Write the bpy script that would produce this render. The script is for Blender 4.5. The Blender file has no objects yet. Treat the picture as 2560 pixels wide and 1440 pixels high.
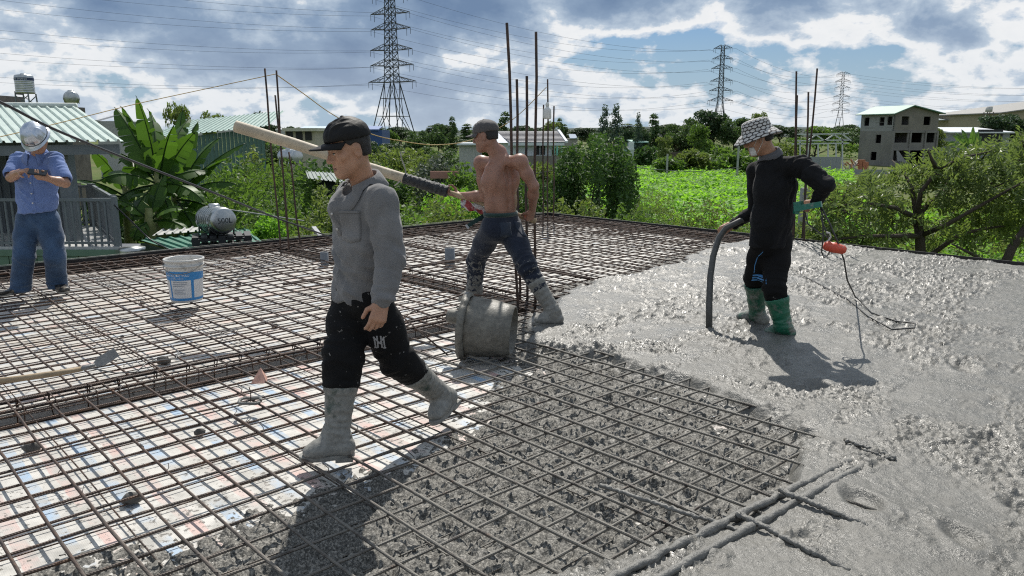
import bpy, math, random
import numpy as np
from mathutils import Vector, Matrix
scene = bpy.context.scene
COL = scene.collection
R = math.radians
random.seed(7)
rng = np.random.default_rng(7)

# ------------------------------------------------------------------ camera
F, H, HV = 1930.0, 1.65, 330.0            # focal length in photo pixels, eye height above the deck, horizon row
PITCH = math.atan((720 - HV) / F)
CP, SP = math.cos(PITCH), math.sin(PITCH)
cam_d = bpy.data.cameras.new('camera'); cam = bpy.data.objects.new('camera', cam_d); COL.objects.link(cam)
cam.location = (0, 0, H); cam.rotation_euler = (R(90) - PITCH, 0, 0)
cam_d.sensor_width = 36; cam_d.lens = F / 2560 * 36
cam_d.clip_start = .05; cam_d.clip_end = 6000
scene.camera = cam
scene.cycles.use_denoising = False; scene.cycles.filter_width = 1.15; scene.cycles.sample_clamp_indirect = 4.0; scene.cycles.sample_clamp_direct = 14.0
scene.cycles.caustics_reflective = False; scene.cycles.caustics_refractive = False; scene.cycles.max_bounces = 6; scene.cycles.diffuse_bounces = 3

# ------------------------------------------------------------------ light
SUN_EL, SUN_AZ = R(50), R(2)              # the sun stands ahead of the camera, shadows come towards it
scene.view_settings.view_transform = 'Standard'; scene.view_settings.look = 'None'
scene.view_settings.gamma = 1; scene.view_settings.exposure = 0.17
sd = bpy.data.lights.new('sun', 'SUN'); sun = bpy.data.objects.new('sun', sd); COL.objects.link(sun)
sd.energy = 4.6; sd.angle = R(.53); sd.color = (1, .955, .88)
sdir = Vector((math.sin(SUN_AZ) * math.cos(SUN_EL), math.cos(SUN_AZ) * math.cos(SUN_EL), math.sin(SUN_EL)))
sun.rotation_euler = sdir.to_track_quat('Z', 'Y').to_euler(); sun.location = sdir * 60

world = bpy.data.worlds.new('World'); scene.world = world; world.use_nodes = True
def make_sky():
    nt = world.node_tree; N = nt.nodes; L = nt.links; N.clear()
    def nd(t, **k):
        n = N.new(t)
        for a, b in k.items(): setattr(n, a, b)
        return n
    def math_(op, a, b=None, clamp=False):
        n = nd('ShaderNodeMath', operation=op, use_clamp=clamp)
        for i, x in enumerate((a, b)):
            if x is None: continue
            if isinstance(x, (int, float)): n.inputs[i].default_value = x
            else: L.new(x, n.inputs[i])
        return n.outputs[0]
    def mix(f, a, b):
        n = nd('ShaderNodeMix', data_type='RGBA')
        for i, x in ((0, f), (6, a), (7, b)):
            if isinstance(x, (int, float)): n.inputs[i].default_value = x
            elif isinstance(x, tuple): n.inputs[i].default_value = x
            else: L.new(x, n.inputs[i])
        return n.outputs[2]
    def ramp(f, pts, interp='LINEAR'):
        n = nd('ShaderNodeValToRGB'); n.color_ramp.interpolation = interp
        el = n.color_ramp.elements
        while len(el) < len(pts): el.new(.5)
        for e, (p, c) in zip(el, pts):
            e.position = p; e.color = c if isinstance(c, tuple) else (c, c, c, 1)
        L.new(f, n.inputs[0]); return n.outputs[0]
    sky = nd('ShaderNodeTexSky', sky_type='NISHITA', sun_disc=False)
    sky.sun_elevation = SUN_EL; sky.sun_rotation = SUN_AZ
    sky.air_density = 1.0; sky.dust_density = .6; sky.ozone_density = 1.5
    tc = nd('ShaderNodeTexCoord'); sp = nd('ShaderNodeSeparateXYZ'); L.new(tc.outputs['Generated'], sp.inputs[0])
    # the cloud deck: directions meet a level layer overhead, so clouds shrink and flatten to the horizon
    zc = math_('ADD', math_('MAXIMUM', sp.outputs[2], 0.0), .075)
    px = math_('DIVIDE', sp.outputs[0], zc); py = math_('DIVIDE', sp.outputs[1], zc)
    cb = nd('ShaderNodeCombineXYZ'); L.new(px, cb.inputs[0]); L.new(py, cb.inputs[1])
    cd = nd('ShaderNodeCombineXYZ'); L.new(sp.outputs[0], cd.inputs[0]); L.new(sp.outputs[1], cd.inputs[1]); L.new(math_('MULTIPLY', sp.outputs[2], 1.7), cd.inputs[2])
    def noise(scale, detail, rough, off, dist=0.0, vec=None):
        mp = nd('ShaderNodeMapping'); mp.inputs['Location'].default_value = off
        L.new(vec or cb.outputs[0], mp.inputs[0])
        n = nd('ShaderNodeTexNoise'); n.inputs['Scale'].default_value = scale
        n.inputs['Detail'].default_value = detail; n.inputs['Roughness'].default_value = rough
        n.inputs['Distortion'].default_value = dist
        L.new(mp.outputs[0], n.inputs['Vector']); return n.outputs[0]
    ce = nd('ShaderNodeCombineXYZ'); L.new(sp.outputs[0], ce.inputs[0]); L.new(sp.outputs[1], ce.inputs[1]); L.new(math_('MULTIPLY', math_('POWER', math_('MAXIMUM', sp.outputs[2], 0.0), .8), 2.6), ce.inputs[2])
    big = noise(2.7, 3, .45, (SKY_OX, SKY_OY, 0), .2, ce.outputs[0])                # where the banks lie
    puff = noise(9.0, 12, .58, (1.3, .4, 2.2 + SKY_OX), .12, cd.outputs[0])  # heaped cumulus
    low = ramp(sp.outputs[2], [(0.0, 1.0), (.13, 0.0)])
    tiny = noise(24.0, 8, .55, (7.3, .4, 2.2), .1, cd.outputs[0])
    thick = math_('ADD', math_('ADD', math_('MULTIPLY', big, .54), math_('MULTIPLY', puff, .46)), math_('MULTIPLY', math_('MULTIPLY', math_('SUBTRACT', tiny, .52), math_('ADD', low, .25)), .22))
    thick = math_('ADD', thick, math_('MULTIPLY', math_('SUBTRACT', math_('MINIMUM', math_('MAXIMUM', sp.outputs[2], 0.0), .17), .085), .38))   # heavier overhead, broken towards the horizon
    mask = ramp(thick, [(.415, 0.0), (.440, .7), (.462, 1.0)], 'EASE')
    # thin cloud glows white against the sun, thick banks turn slate blue
    col = ramp(thick, [(.40, (.52, .61, .73, 1)), (.455, (.95, .96, .97, 1)), (.488, (.90, .92, .94, 1)), (.508, (.52, .62, .74, 1)),
                       (.56, (.28, .385, .54, 1)), (.65, (.175, .265, .42, 1))])
    skyc = nd('ShaderNodeMix', data_type='RGBA', blend_type='MULTIPLY'); skyc.inputs[0].default_value = 1
    L.new(sky.outputs[0], skyc.inputs[6]); skyc.inputs[7].default_value = (.044, .058, .076, 1)
    veil = mix(math_('MINIMUM', math_('MULTIPLY', low, 1.1), .9), skyc.outputs[2], (.42, .56, .70, 1))
    colv = mix(math_('MULTIPLY', low, .42), col, (.74, .81, .88, 1))
    fin = mix(mask, veil, colv)
    bg = nd('ShaderNodeBackground'); L.new(fin, bg.inputs[0]); bg.inputs[1].default_value = SKY_S
    out = nd('ShaderNodeOutputWorld'); L.new(bg.outputs[0], out.inputs[0])
SKY_S = .83
SKY_OX, SKY_OY = 5.3, 10.7
make_sky()

# ------------------------------------------------------------------ geometry helpers
def ray(u, v):
    x = (u - 1280) / F; y = -(v - 720) / F
    return Vector((x, CP + y * SP, -SP + y * CP))
def at(u, v, z=0.0):                       # the point on the level z that the photo shows at (u, v)
    d = ray(u, v); return Vector((0, 0, H)) + d * ((z - H) / d.z)
def P(u, v, Y):                            # the point at distance Y ahead that the photo shows at (u, v)
    d = ray(u, v); return Vector((0, 0, H)) + d * (Y / d.y)
AA = R(47.1)                               # the slab lies askew: axes A (away to the right) and B (away to the left)
AX = Vector((math.sin(AA), math.cos(AA), 0)); BX = Vector((-math.cos(AA), math.sin(AA), 0)); ZX = Vector((0, 0, 1))
def S(a, b, z=0.0): return AX * a + BX * b + ZX * z
def V(*a): return Vector(a)

class MB:
    def __init__(s): s.v = []; s.f = []; s.m = []; s.sm = []
    def add(s, vs, fs, mi=0, smooth=False):
        o = len(s.v); s.v.extend(tuple(x) for x in vs)
        for f in fs: s.f.append(tuple(i + o for i in f)); s.m.append(mi); s.sm.append(smooth)
        return s
    def box(s, c, size, rz=0.0, mi=0, axes=None, taper=1.0):
        c = Vector(c)
        if axes is None: ax = (V(math.cos(rz), math.sin(rz), 0), V(-math.sin(rz), math.cos(rz), 0), V(0, 0, 1))
        else: ax = axes
        vs = []
        for k in (-1, 1):
            t = taper if k > 0 else 1
            for j in (-1, 1):
                for i in (-1, 1):
                    vs.append(c + ax[0] * (i * size[0] / 2 * t) + ax[1] * (j * size[1] / 2 * t) + ax[2] * (k * size[2] / 2))
        return s.add(vs, [(0, 2, 3, 1), (4, 5, 7, 6), (0, 1, 5, 4), (2, 6, 7, 3), (0, 4, 6, 2), (1, 3, 7, 5)], mi)
    def beam(s, p, q, w, h=None, mi=0, up=None):
        p = Vector(p); q = Vector(q); d = (q - p); L = d.length; d.normalize(); h = h or w
        u = Vector(up) if up else (V(0, 0, 1) if abs(d.z) < .95 else V(0, 1, 0))
        x = d.cross(u).normalized(); y = x.cross(d)
        return s.box((p + q) / 2, (w, h, L), mi=mi, axes=(x, y, d))
    def tube(s, pts, r, n=8, mi=0, cap=True, smooth=True):
        pts = [Vector(p) for p in pts]; m = len(pts)
        rr = [r] * m if isinstance(r, (int, float)) else list(r)
        t0 = (pts[1] - pts[0]).normalized()
        ref = V(0, 0, 1) if abs(t0.z) < .9 else V(1, 0, 0)
        x = t0.cross(ref).normalized(); vs = []; fs = []
        for i, p in enumerate(pts):
            t = (pts[min(i + 1, m - 1)] - pts[max(i - 1, 0)])
            t = t.normalized() if t.length > 1e-9 else t0
            x = (x - t * x.dot(t)); x = x.normalized() if x.length > 1e-6 else t.orthogonal().normalized()
            y = t.cross(x)
            for k in range(n):
                a = 2 * math.pi * k / n
                vs.append(p + (x * math.cos(a) + y * math.sin(a)) * rr[i])
        for i in range(m - 1):
            for k in range(n):
                a, b = i * n + k, i * n + (k + 1) % n
                fs.append((a, b, b + n, a + n))
        if cap: fs.append(tuple(range(n))[::-1]); fs.append(tuple((m - 1) * n + k for k in range(n)))
        return s.add(vs, fs, mi, smooth)
    def lathe(s, prof, c=(0, 0, 0), n=24, axes=None, mi=0, smooth=True, closed=False, wob=None):
        c = Vector(c); ax = axes or (V(1, 0, 0), V(0, 1, 0), V(0, 0, 1)); vs = []; fs = []
        for i, (r, z) in enumerate(prof):
            for k in range(n):
                a = 2 * math.pi * k / n; rr = r * (wob(a, z) if wob else 1)
                vs.append(c + ax[0] * (rr * math.cos(a)) + ax[1] * (rr * math.sin(a)) + ax[2] * z)
        m = len(prof)
        for i in range(m - 1):
            for k in range(n):
                a, b = i * n + k, i * n + (k + 1) % n
                fs.append((a, b, b + n, a + n))
        if closed: fs.append(tuple(range(n))[::-1]); fs.append(tuple((m - 1) * n + k for k in range(n)))
        return s.add(vs, fs, mi, smooth)
    def quad(s, a, b, c, d, mi=0): return s.add([a, b, c, d], [(0, 1, 2, 3)], mi)
    def slab(s, pts, n, t, mi=0):          # a polygon given thickness t along n
        pts = [Vector(p) for p in pts]; n = Vector(n).normalized() * t; m = len(pts)
        vs = pts + [p + n for p in pts]
        fs = [tuple(range(m))[::-1], tuple(range(m, 2 * m))] + [(i, (i + 1) % m, (i + 1) % m + m, i + m) for i in range(m)]
        return s.add(vs, fs, mi)

def org(o):
    v = Vector((0, 0, 0))
    while o is not None: v += o.location; o = o.parent
    return v
def tag(o, label=None, cat=None, group=None, kind=None):
    if label: o['label'] = label
    if cat: o['category'] = cat
    if group: o['group'] = group
    if kind: o['kind'] = kind
    return o
def empty(name, loc, label=None, cat=None, group=None):
    o = bpy.data.objects.new(name, None); o.empty_display_size = .1
    o.location = loc; COL.objects.link(o); tag(o, label, cat, group); return o
def mats(m): return list(m) if isinstance(m, (list, tuple)) else [m]
def link(name, me, parent=None, loc=None):
    o = bpy.data.objects.new(name, me); COL.objects.link(o)
    if parent is not None: o.parent = parent
    if loc is not None: o.location = loc
    return o
def build(mb, name, mat, parent=None, base=True):
    """world-space mesh -> one object; top-level objects get their origin at their base"""
    vs = np.array(mb.v, dtype=np.float64).reshape(-1, 3)
    if parent is not None: off = np.array(org(parent)); loc = None
    else:
        lo, hi = vs.min(0), vs.max(0); off = np.array([(lo[0] + hi[0]) / 2, (lo[1] + hi[1]) / 2, lo[2]]) if base else np.zeros(3)
        loc = Vector(off)
    me = bpy.data.meshes.new(name); me.from_pydata((vs - off).tolist(), [], mb.f)
    for m in mats(mat): me.materials.append(m)
    me.polygons.foreach_set('material_index', mb.m); me.polygons.foreach_set('use_smooth', mb.sm); me.update()
    return link(name, me, parent, loc)
def np_mesh(name, vs, quads, mat, parent=None, smooth=True, tris=False, attr=None, local=False, loc=None):
    """fast path for big numpy meshes; quads (n,4) or (n,3) index array"""
    vs = np.asarray(vs, dtype=np.float32)
    if parent is not None and not local: vs = vs - np.array(org(parent), dtype=np.float32)
    if loc is not None: vs = vs - np.array(loc, dtype=np.float32)
    k = quads.shape[1]; n = len(quads)
    me = bpy.data.meshes.new(name); me.vertices.add(len(vs)); me.vertices.foreach_set('co', vs.ravel())
    me.loops.add(n * k); me.loops.foreach_set('vertex_index', quads.astype(np.int32).ravel())
    me.polygons.add(n); me.polygons.foreach_set('loop_start', np.arange(0, n * k, k, dtype=np.int32))
    me.polygons.foreach_set('use_smooth', np.full(n, smooth))
    for m in mats(mat): me.materials.append(m)
    if attr:
        for an, av in attr.items():
            at_ = me.attributes.new(an, 'FLOAT', 'POINT'); at_.data.foreach_set('value', np.asarray(av, dtype=np.float32))
    me.update(calc_edges=True); me.validate()
    return link(name, me, parent, loc)
def copy_tree(o, parent=None):
    c = o.copy(); COL.objects.link(c); c.parent = parent
    for ch in o.children: copy_tree(ch, c)
    return c

# ------------------------------------------------------------------ numpy noise
_perm = np.random.default_rng(3).permutation(512).astype(np.int64); _perm = np.concatenate([_perm, _perm, _perm])
_g3 = np.random.default_rng(4).normal(size=(512, 3)); _g3 /= np.linalg.norm(_g3, axis=1)[:, None]
def noise3(p, freq=1.0, seed=0):
    p = np.asarray(p, dtype=np.float64) * freq + seed * 17.31
    i = np.floor(p).astype(np.int64); f = p - i; w = f * f * f * (f * (f * 6 - 15) + 10); i &= 511
    out = 0
    for dx in (0, 1):
        for dy in (0, 1):
            for dz in (0, 1):
                h = _perm[_perm[_perm[(i[..., 0] + dx) & 511] + ((i[..., 1] + dy) & 511)] + ((i[..., 2] + dz) & 511)]
                g = _g3[h & 511]
                d = g[..., 0] * (f[..., 0] - dx) + g[..., 1] * (f[..., 1] - dy) + g[..., 2] * (f[..., 2] - dz)
                ww = (w[..., 0] if dx else 1 - w[..., 0]) * (w[..., 1] if dy else 1 - w[..., 1]) * (w[..., 2] if dz else 1 - w[..., 2])
                out = out + d * ww
    return out * 1.6
def fbm(p, freq, octs=4, rough=.5, seed=0):
    s = 0; a = 1
    for k in range(octs): s = s + a * noise3(p, freq * 2 ** k, seed + k * 3.7); a *= rough
    return s
def sstep(x, a, b):
    t = np.clip((x - a) / (b - a), 0, 1); return t * t * (3 - 2 * t)

# ------------------------------------------------------------------ materials
class MT:
    """a small node-graph writer"""
    def __init__(s, name):
        s.m = bpy.data.materials.new(name); s.m.use_nodes = True
        s.nt = s.m.node_tree; s.N = s.nt.nodes; s.L = s.nt.links; s.N.clear()
        s.out = s.N.new('ShaderNodeOutputMaterial'); s.b = s.N.new('ShaderNodeBsdfPrincipled')
        s.L.new(s.b.outputs[0], s.out.inputs[0])
    def nd(s, t, **k):
        n = s.N.new(t)
        for a, b in k.items(): setattr(n, a, b)
        return n
    def put(s, sock, x):
        if x is None: return
        if isinstance(x, (int, float)): sock.default_value = x
        elif isinstance(x, (tuple, list)):
            x = tuple(x)
            if sock.type == 'RGBA' and len(x) == 3: x = x + (1,)
            sock.default_value = x
        else: s.L.new(x, sock)
    def coord(s, which='Object'):
        if which == 'World': return s.nd('ShaderNodeNewGeometry').outputs['Position']
        return s.nd('ShaderNodeTexCoord').outputs[which]
    def sep(s, v): n = s.nd('ShaderNodeSeparateXYZ'); s.L.new(v, n.inputs[0]); return n.outputs
    def comb(s, x=0, y=0, z=0):
        n = s.nd('ShaderNodeCombineXYZ')
        for i, q in enumerate((x, y, z)): s.put(n.inputs[i], q)
        return n.outputs[0]
    def math(s, op, a, b=None, c=None, clamp=False):
        n = s.nd('ShaderNodeMath', operation=op, use_clamp=clamp)
        for i, q in enumerate((a, b, c)): s.put(n.inputs[i], q)
        return n.outputs[0]
    def dot(s, v, w):
        n = s.nd('ShaderNodeVectorMath', operation='DOT_PRODUCT'); s.put(n.inputs[0], v); s.put(n.inputs[1], tuple(w)); return n.outputs['Value']
    def noise(s, scale=5, detail=4, rough=.55, vec=None, dist=0, w=None):
        n = s.nd('ShaderNodeTexNoise')
        s.put(n.inputs['Scale'], scale); s.put(n.inputs['Detail'], detail); s.put(n.inputs['Roughness'], rough); s.put(n.inputs['Distortion'], dist)
        s.L.new(vec if vec is not None else s.coord(), n.inputs['Vector']); return n.outputs[0]
    def voro(s, scale=5, vec=None, feature='F1', out='Distance', rnd=1.0):
        n = s.nd('ShaderNodeTexVoronoi', feature=feature); s.put(n.inputs['Scale'], scale); s.put(n.inputs['Randomness'], rnd)
        s.L.new(vec if vec is not None else s.coord(), n.inputs['Vector']); return n.outputs[out]
    def mapr(s, x, a, b, c=0.0, d=1.0, smooth=False):
        n = s.nd('ShaderNodeMapRange', interpolation_type='SMOOTHSTEP' if smooth else 'LINEAR')
        for i, q in enumerate((x, a, b, c, d)): s.put(n.inputs[i], q)
        return n.outputs[0]
    def mix(s, f, a, b, mode='MIX'):
        n = s.nd('ShaderNodeMix', data_type='RGBA', blend_type=mode)
        s.put(n.inputs[0], f); s.put(n.inputs[6], a); s.put(n.inputs[7], b); return n.outputs[2]
    def ramp(s, f, pts, interp='LINEAR'):
        n = s.nd('ShaderNodeValToRGB'); n.color_ramp.interpolation = interp; el = n.color_ramp.elements
        while len(el) < len(pts): el.new(.5)
        for e, (p, c) in zip(el, pts):
            e.position = p; e.color = (c, c, c, 1) if isinstance(c, (int, float)) else tuple(c)[:3] + (1,)
        s.L.new(f, n.inputs[0]); return n.outputs[0]
    def attr(s, name): return s.nd('ShaderNodeAttribute', attribute_name=name).outputs['Fac']
    def bump(s, h, strength=.3, dist=.01, prev=None):
        n = s.nd('ShaderNodeBump'); s.put(n.inputs['Strength'], strength); s.put(n.inputs['Distance'], dist); s.L.new(h, n.inputs['Height'])
        if prev is not None: s.L.new(prev, n.inputs['Normal'])
        s.L.new(n.outputs[0], s.b.inputs['Normal']); return n.outputs[0]
    def set(s, **k):
        names = dict(col='Base Color', rough='Roughness', metal='Metallic', spec='Specular IOR Level', coat='Coat Weight', coat_rough='Coat Roughness',
                     sheen='Sheen Weight', trans='Transmission Weight', alpha='Alpha', sss='Subsurface Weight', emit='Emission Color', emit_s='Emission Strength', ior='IOR')
        for a, x in k.items(): s.put(s.b.inputs[names[a]], x)
        return s
def simple(name, col, rough=.6, var=.25, scale=6, metal=0.0, bump=0.0, bscale=40, spec=.5, coord='Object', dirt=None, dirt_amt=.0, dist=.01):
    """a plain surface with uneven tone, optional dirt patches and fine relief"""
    m = MT(name); c = m.coord(coord); n = m.noise(scale, 5, .6, c)
    col2 = tuple(x * (1 - var) for x in col); col1 = tuple(min(1, x * (1 + var * .6)) for x in col)
    cc = m.mix(m.mapr(n, .3, .7), col2, col1)
    if dirt:
        d = m.noise(scale * 2.3, 7, .65, c); cc = m.mix(m.math('MULTIPLY', m.mapr(d, .62 - dirt_amt, .72 - dirt_amt * .6), .85), cc, dirt)
    m.set(col=cc, rough=rough, metal=metal, spec=spec)
    if bump: m.bump(m.noise(bscale, 4, .6, c), bump, dist)
    return m.m

# ------------------------------------------------------------------ ground and road
GZ = -4.0
def ground_mat():
    m = MT('ground'); c = m.coord('World')
    n = m.noise(.06, 6, .6, c); n2 = m.noise(1.3, 6, .65, c)
    cc = m.mix(m.mapr(n, .38, .62), (.075, .115, .028), (.135, .135, .055))
    cc = m.mix(m.mapr(n2, .45, .75), cc, (.045, .085, .018))
    m.set(col=cc, rough=.95, spec=.1); m.bump(n2, .6, .15); return m.m
mb = MB(); N_ = 24
gx = np.linspace(-1, 1, N_ + 1); gs = np.sign(gx) * np.abs(gx) ** 2.2 * 3500
gv = np.array([[x, y, GZ] for y in gs for x in gs]); q = []
for j in range(N_):
    for i in range(N_): k = j * (N_ + 1) + i; q.append((k, k + 1, k + N_ + 2, k + N_ + 1))
tag(np_mesh('ground', gv, np.array(q), ground_mat(), smooth=False), kind='structure')

# ------------------------------------------------------------------ slab: deck, sheets, edge boards
TB = (4.96, 5.25); TA = (4.90, 5.16); EB = (10.12, 10.42); EA = (10.36, 10.66)   # beam trenches
DEEP = -.55
ply = simple('plywood_deck', (.045, .032, .022), .75, .3, 3, bump=.2)  # near-black tone puts the shade of the trenches into the plywood colour
darkply = simple('film_faced_plywood', (.016, .015, .015), .5, .4, 4, dirt=(.10, .095, .085), dirt_amt=.06)
mb = MB()
def flat(a0, a1, b0, b1, z, mi=0): mb.quad(S(a0, b0, z), S(a1, b0, z), S(a1, b1, z), S(a0, b1, z), mi)
flat(-6, EA[1] + .02, -6, EB[1] + .02, DEEP)
for a0, a1 in ((-6, TA[0]), (TA[1], EA[0])):
    for b0, b1 in ((-6, TB[0]), (TB[1], EB[0])):
        z0, z1 = DEEP, -.005
        c = S((a0 + a1) / 2, (b0 + b1) / 2, (z0 + z1) / 2)
        mb.box(c, (a1 - a0, b1 - b0, z1 - z0), axes=(AX, BX, ZX))
tag(build(mb, 'formwork_deck', ply), kind='structure')

def sheet_mat(name, along, fade, rust=0.0):
    """woven plastic sheeting with faded red, white and blue stripes, specked with slurry"""
    m = MT(name); w = m.coord('World'); a = m.dot(w, AX); b = m.dot(w, BX)
    t = a if along == 'B' else b; o = b if along == 'B' else a
    wob = m.math('MULTIPLY', m.math('SUBTRACT', m.noise(2.2, 3, .5, w), .5), .05)
    x = m.math('FRACT', m.math('DIVIDE', m.math('ADD', t, wob), .29))
    st = m.ramp(x, [(0, (.60, .58, .54)), (.10, (.60, .58, .54)), (.12, (.27, .42, .60)), (.30, (.29, .44, .61)), (.32, (.61, .59, .55)), (.56, (.61, .59, .55)),
                    (.58, (.60, .35, .31)), (.78, (.59, .37, .33)), (.80, (.61, .59, .55))])
    worn = m.noise(3.5, 6, .65, w)
    cc = m.mix(m.mapr(worn, .36 - fade * .35, .60 - fade * .3, .18, 1.0), st, (.53, .51, .47))
    cc = m.mix(m.math('MULTIPLY', m.mapr(m.noise(1.1, 5, .6, w), .5, .75), .5 + rust), cc, (.62, .52, .42) if rust else (.60, .58, .54))
    sp = m.noise(34, 6, .7, w); dens = m.noise(2.0, 4, .6, w)
    near = m.mapr(b, 4.6, 2.2) if along == 'B' else 0.0
    thr = m.math('SUBTRACT', m.mapr(dens, .35, .65, .68, .60), m.math('MULTIPLY', near, .10))
    film = m.math('MULTIPLY', m.mapr(m.noise(7, 7, .68, w), .44, .62), m.math('ADD', m.math('MULTIPLY', near, .6), .32))
    cc = m.mix(film, cc, (.33, .32, .295))
    spk = m.math('GREATER_THAN', sp, thr)
    cc = m.mix(m.math('MULTIPLY', spk, .85), cc, (.11, .10, .088))
    weave = m.math('ADD', m.math('SINE', m.math('MULTIPLY', a, 900)), m.math('SINE', m.math('MULTIPLY', b, 900)))
    m.set(col=cc, rough=.55, spec=.35)
    n1 = m.bump(m.noise(3.0, 4, .55, w), .5, .03); m.bump(weave, .12, .001, n1); return m.m
def sheet(a0, a1, b0, b1, label, mat, drop=True):
    n = 60; seed = a0 + b0
    ga = np.linspace(a0, a1, n); gb = np.linspace(b0, b1, n); A_, B_ = np.meshgrid(ga, gb)
    pts = np.stack([A_, B_, np.full_like(A_, seed)], -1)
    z = .004 + .006 * np.clip(fbm(pts, 1.6, 3), -.4, 1)
    edge = np.minimum.reduce([A_ - a0, a1 - A_, B_ - b0, b1 - B_]); z = np.where(edge < .01, .0, z)
    W = A_[..., None] * np.array(AX) + B_[..., None] * np.array(BX); W[..., 2] = z
    q = np.array([[j * n + i, j * n + i + 1, (j + 1) * n + i + 1, (j + 1) * n + i] for j in range(n - 1) for i in range(n - 1)])
    vs = list(W.reshape(-1, 3)); q = list(map(tuple, q)); k = len(vs)
    def skirt(p, r, out):
        nonlocal k
        o = out * .004
        vs.extend([np.array(p + o), np.array(r + o), np.array(r + o - ZX * .065), np.array(p + o - ZX * .065)]); q.append((k, k + 1, k + 2, k + 3)); k += 4
    skirt(S(a0, b1), S(a1, b1), BX); skirt(S(a0, b0), S(a1, b0), -BX); skirt(S(a1, b0), S(a1, b1), AX); skirt(S(a0, b0), S(a0, b1), -AX)
    o = np_mesh('ground_sheet', np.array(vs), np.array(q), mat, smooth=True)
    return tag(o, label, 'sheeting')
sheet(-5, TA[0], -4, TB[0], 'red, white and blue striped sheeting under the front bay of rebar mesh', sheet_mat('striped_sheet_front', 'B', 0.0))
sheet(-5, TA[0], TB[1], EB[0], 'sun-bleached striped sheeting under the bay of mesh where the paint pail stands', sheet_mat('striped_sheet_pail', 'A', .22, .25))
sheet(TA[1], EA[0], TB[1], EB[0], 'almost white sheeting under the far corner bay of rebar mesh', sheet_mat('striped_sheet_corner', 'A', .5))

# edge boards: film-faced plywood, each board a part
def edge_form(p0, p1, out, label):
    d = (p1 - p0); L = d.length; d.normalize(); n = int(round(L / 2.44)); r = empty('edge_form', p0, label, 'formwork')
    for i in range(n):
        q0 = p0 + d * (L * i / n + .004); q1 = p0 + d * (L * (i + 1) / n - .004); m = MB()
        dz = random.uniform(-.006, .006)
        m.box((q0 + q1) / 2 + out * .011 + ZX * (-.20 + dz), ((q1 - q0).length, .02, .66), axes=(d, out, ZX)); build(m, 'board', darkply, r)
        m = MB(); m.box((q0 + q1) / 2 + out * .045 + ZX * (.075 + dz), ((q1 - q0).length, .045, .06), axes=(d, out, ZX)); build(m, 'batten', darkply, r)
    return r
edge_form(S(-3.2, EB[1]), S(EA[1] + .04, EB[1]), BX, 'black plywood edge form along the slab side by the houses')
edge_form(S(EA[1], -3.0), S(EA[1], EB[1] - .01), AX, 'black plywood edge form along the slab side by the field')

# ------------------------------------------------------------------ wet concrete
def conc_mat():
    m = MT('wet_concrete'); w = m.coord('World'); ms = m.attr('mess')
    n = m.noise(1.4, 5, .6, w); n2 = m.noise(22, 6, .65, w); n3 = m.noise(7, 5, .6, w)
    cc = m.mix(m.mapr(n, .3, .7), (.112, .108, .095), (.158, .152, .135))
    cc = m.mix(m.mapr(n2, .55, .75), cc, (.115, .110, .098))
    crumb = m.noise(85, 5, .7, w)                          # loose crumbs: pale dried bits, dark paste, shade between lumps painted dark
    cc = m.mix(m.math('MULTIPLY', ms, .35), cc, (.070, .067, .058))
    cc = m.mix(m.math('MULTIPLY', ms, m.mapr(crumb, .52, .58)), cc, (.28, .265, .235)); cc = m.mix(m.math('MULTIPLY', ms, m.mapr(crumb, .48, .42)), cc, (.045, .043, .038))
    m.set(col=cc, rough=m.math('ADD', m.mapr(n3, .35, .7, .27, .55), m.math('MULTIPLY', ms, .3)), spec=.45)
    b1 = m.bump(n2, .55, .022); b2 = m.bump(m.noise(75, 4, .65, w), .5, .007, b1); m.bump(m.voro(150, w), .25, .003, b2)
    return m.m
CONC = conc_mat()
def to_ab(p): return (p.x * AX.x + p.y * AX.y, p.x * BX.x + p.y * BX.y)
full_px = [(1885, 600), (1800, 613), (1720, 638), (1660, 664), (1600, 686), (1500, 702), (1415, 720), (1375, 758), (1335, 800), (1300, 845), (1345, 868),
           (1430, 880), (1540, 905), (1700, 948), (1860, 1015), (2015, 1090), (1990, 1150), (1935, 1222), (1850, 1290), (1700, 1342), (1560, 1378), (1400, 1405), (1270, 1450)]
FULL = [to_ab(at(u, v, .07)) for u, v in full_px] + [to_ab(V(-.35, 2.0, 0)), to_ab(V(-.6, 1.0, 0)), (1.0, -3.0), (EA[1], -3.0), (EA[1], to_ab(at(1885, 600, .07))[1])]
mess_px = [(1345, 868), (1300, 925), (1200, 960), (1120, 1060), (930, 1150), (720, 1235), (420, 1330), (150, 1420), (20, 1500)]
MESS = FULL[10:24] + [to_ab(V(-2.2, 2.0, 0))] + [to_ab(at(u, v)) for u, v in mess_px[::-1]]
def poly_sd(A_, B_, poly):                  # >0 inside
    x, y = A_, B_; d = np.full(x.shape, 1e9); ins = np.zeros(x.shape, bool); n = len(poly)
    for i in range(n):
        ax, ay = poly[i]; bx, by = poly[(i + 1) % n]; ex, ey = bx - ax, by - ay
        t = np.clip(((x - ax) * ex + (y - ay) * ey) / (ex * ex + ey * ey + 1e-12), 0, 1)
        d = np.minimum(d, np.hypot(x - ax - t * ex, y - ay - t * ey))
        c = ((ay > y) != (by > y)) & (x < (bx - ax) * (y - ay) / (by - ay + 1e-12) + ax); ins ^= c
    return np.where(ins, d, -d)
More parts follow.
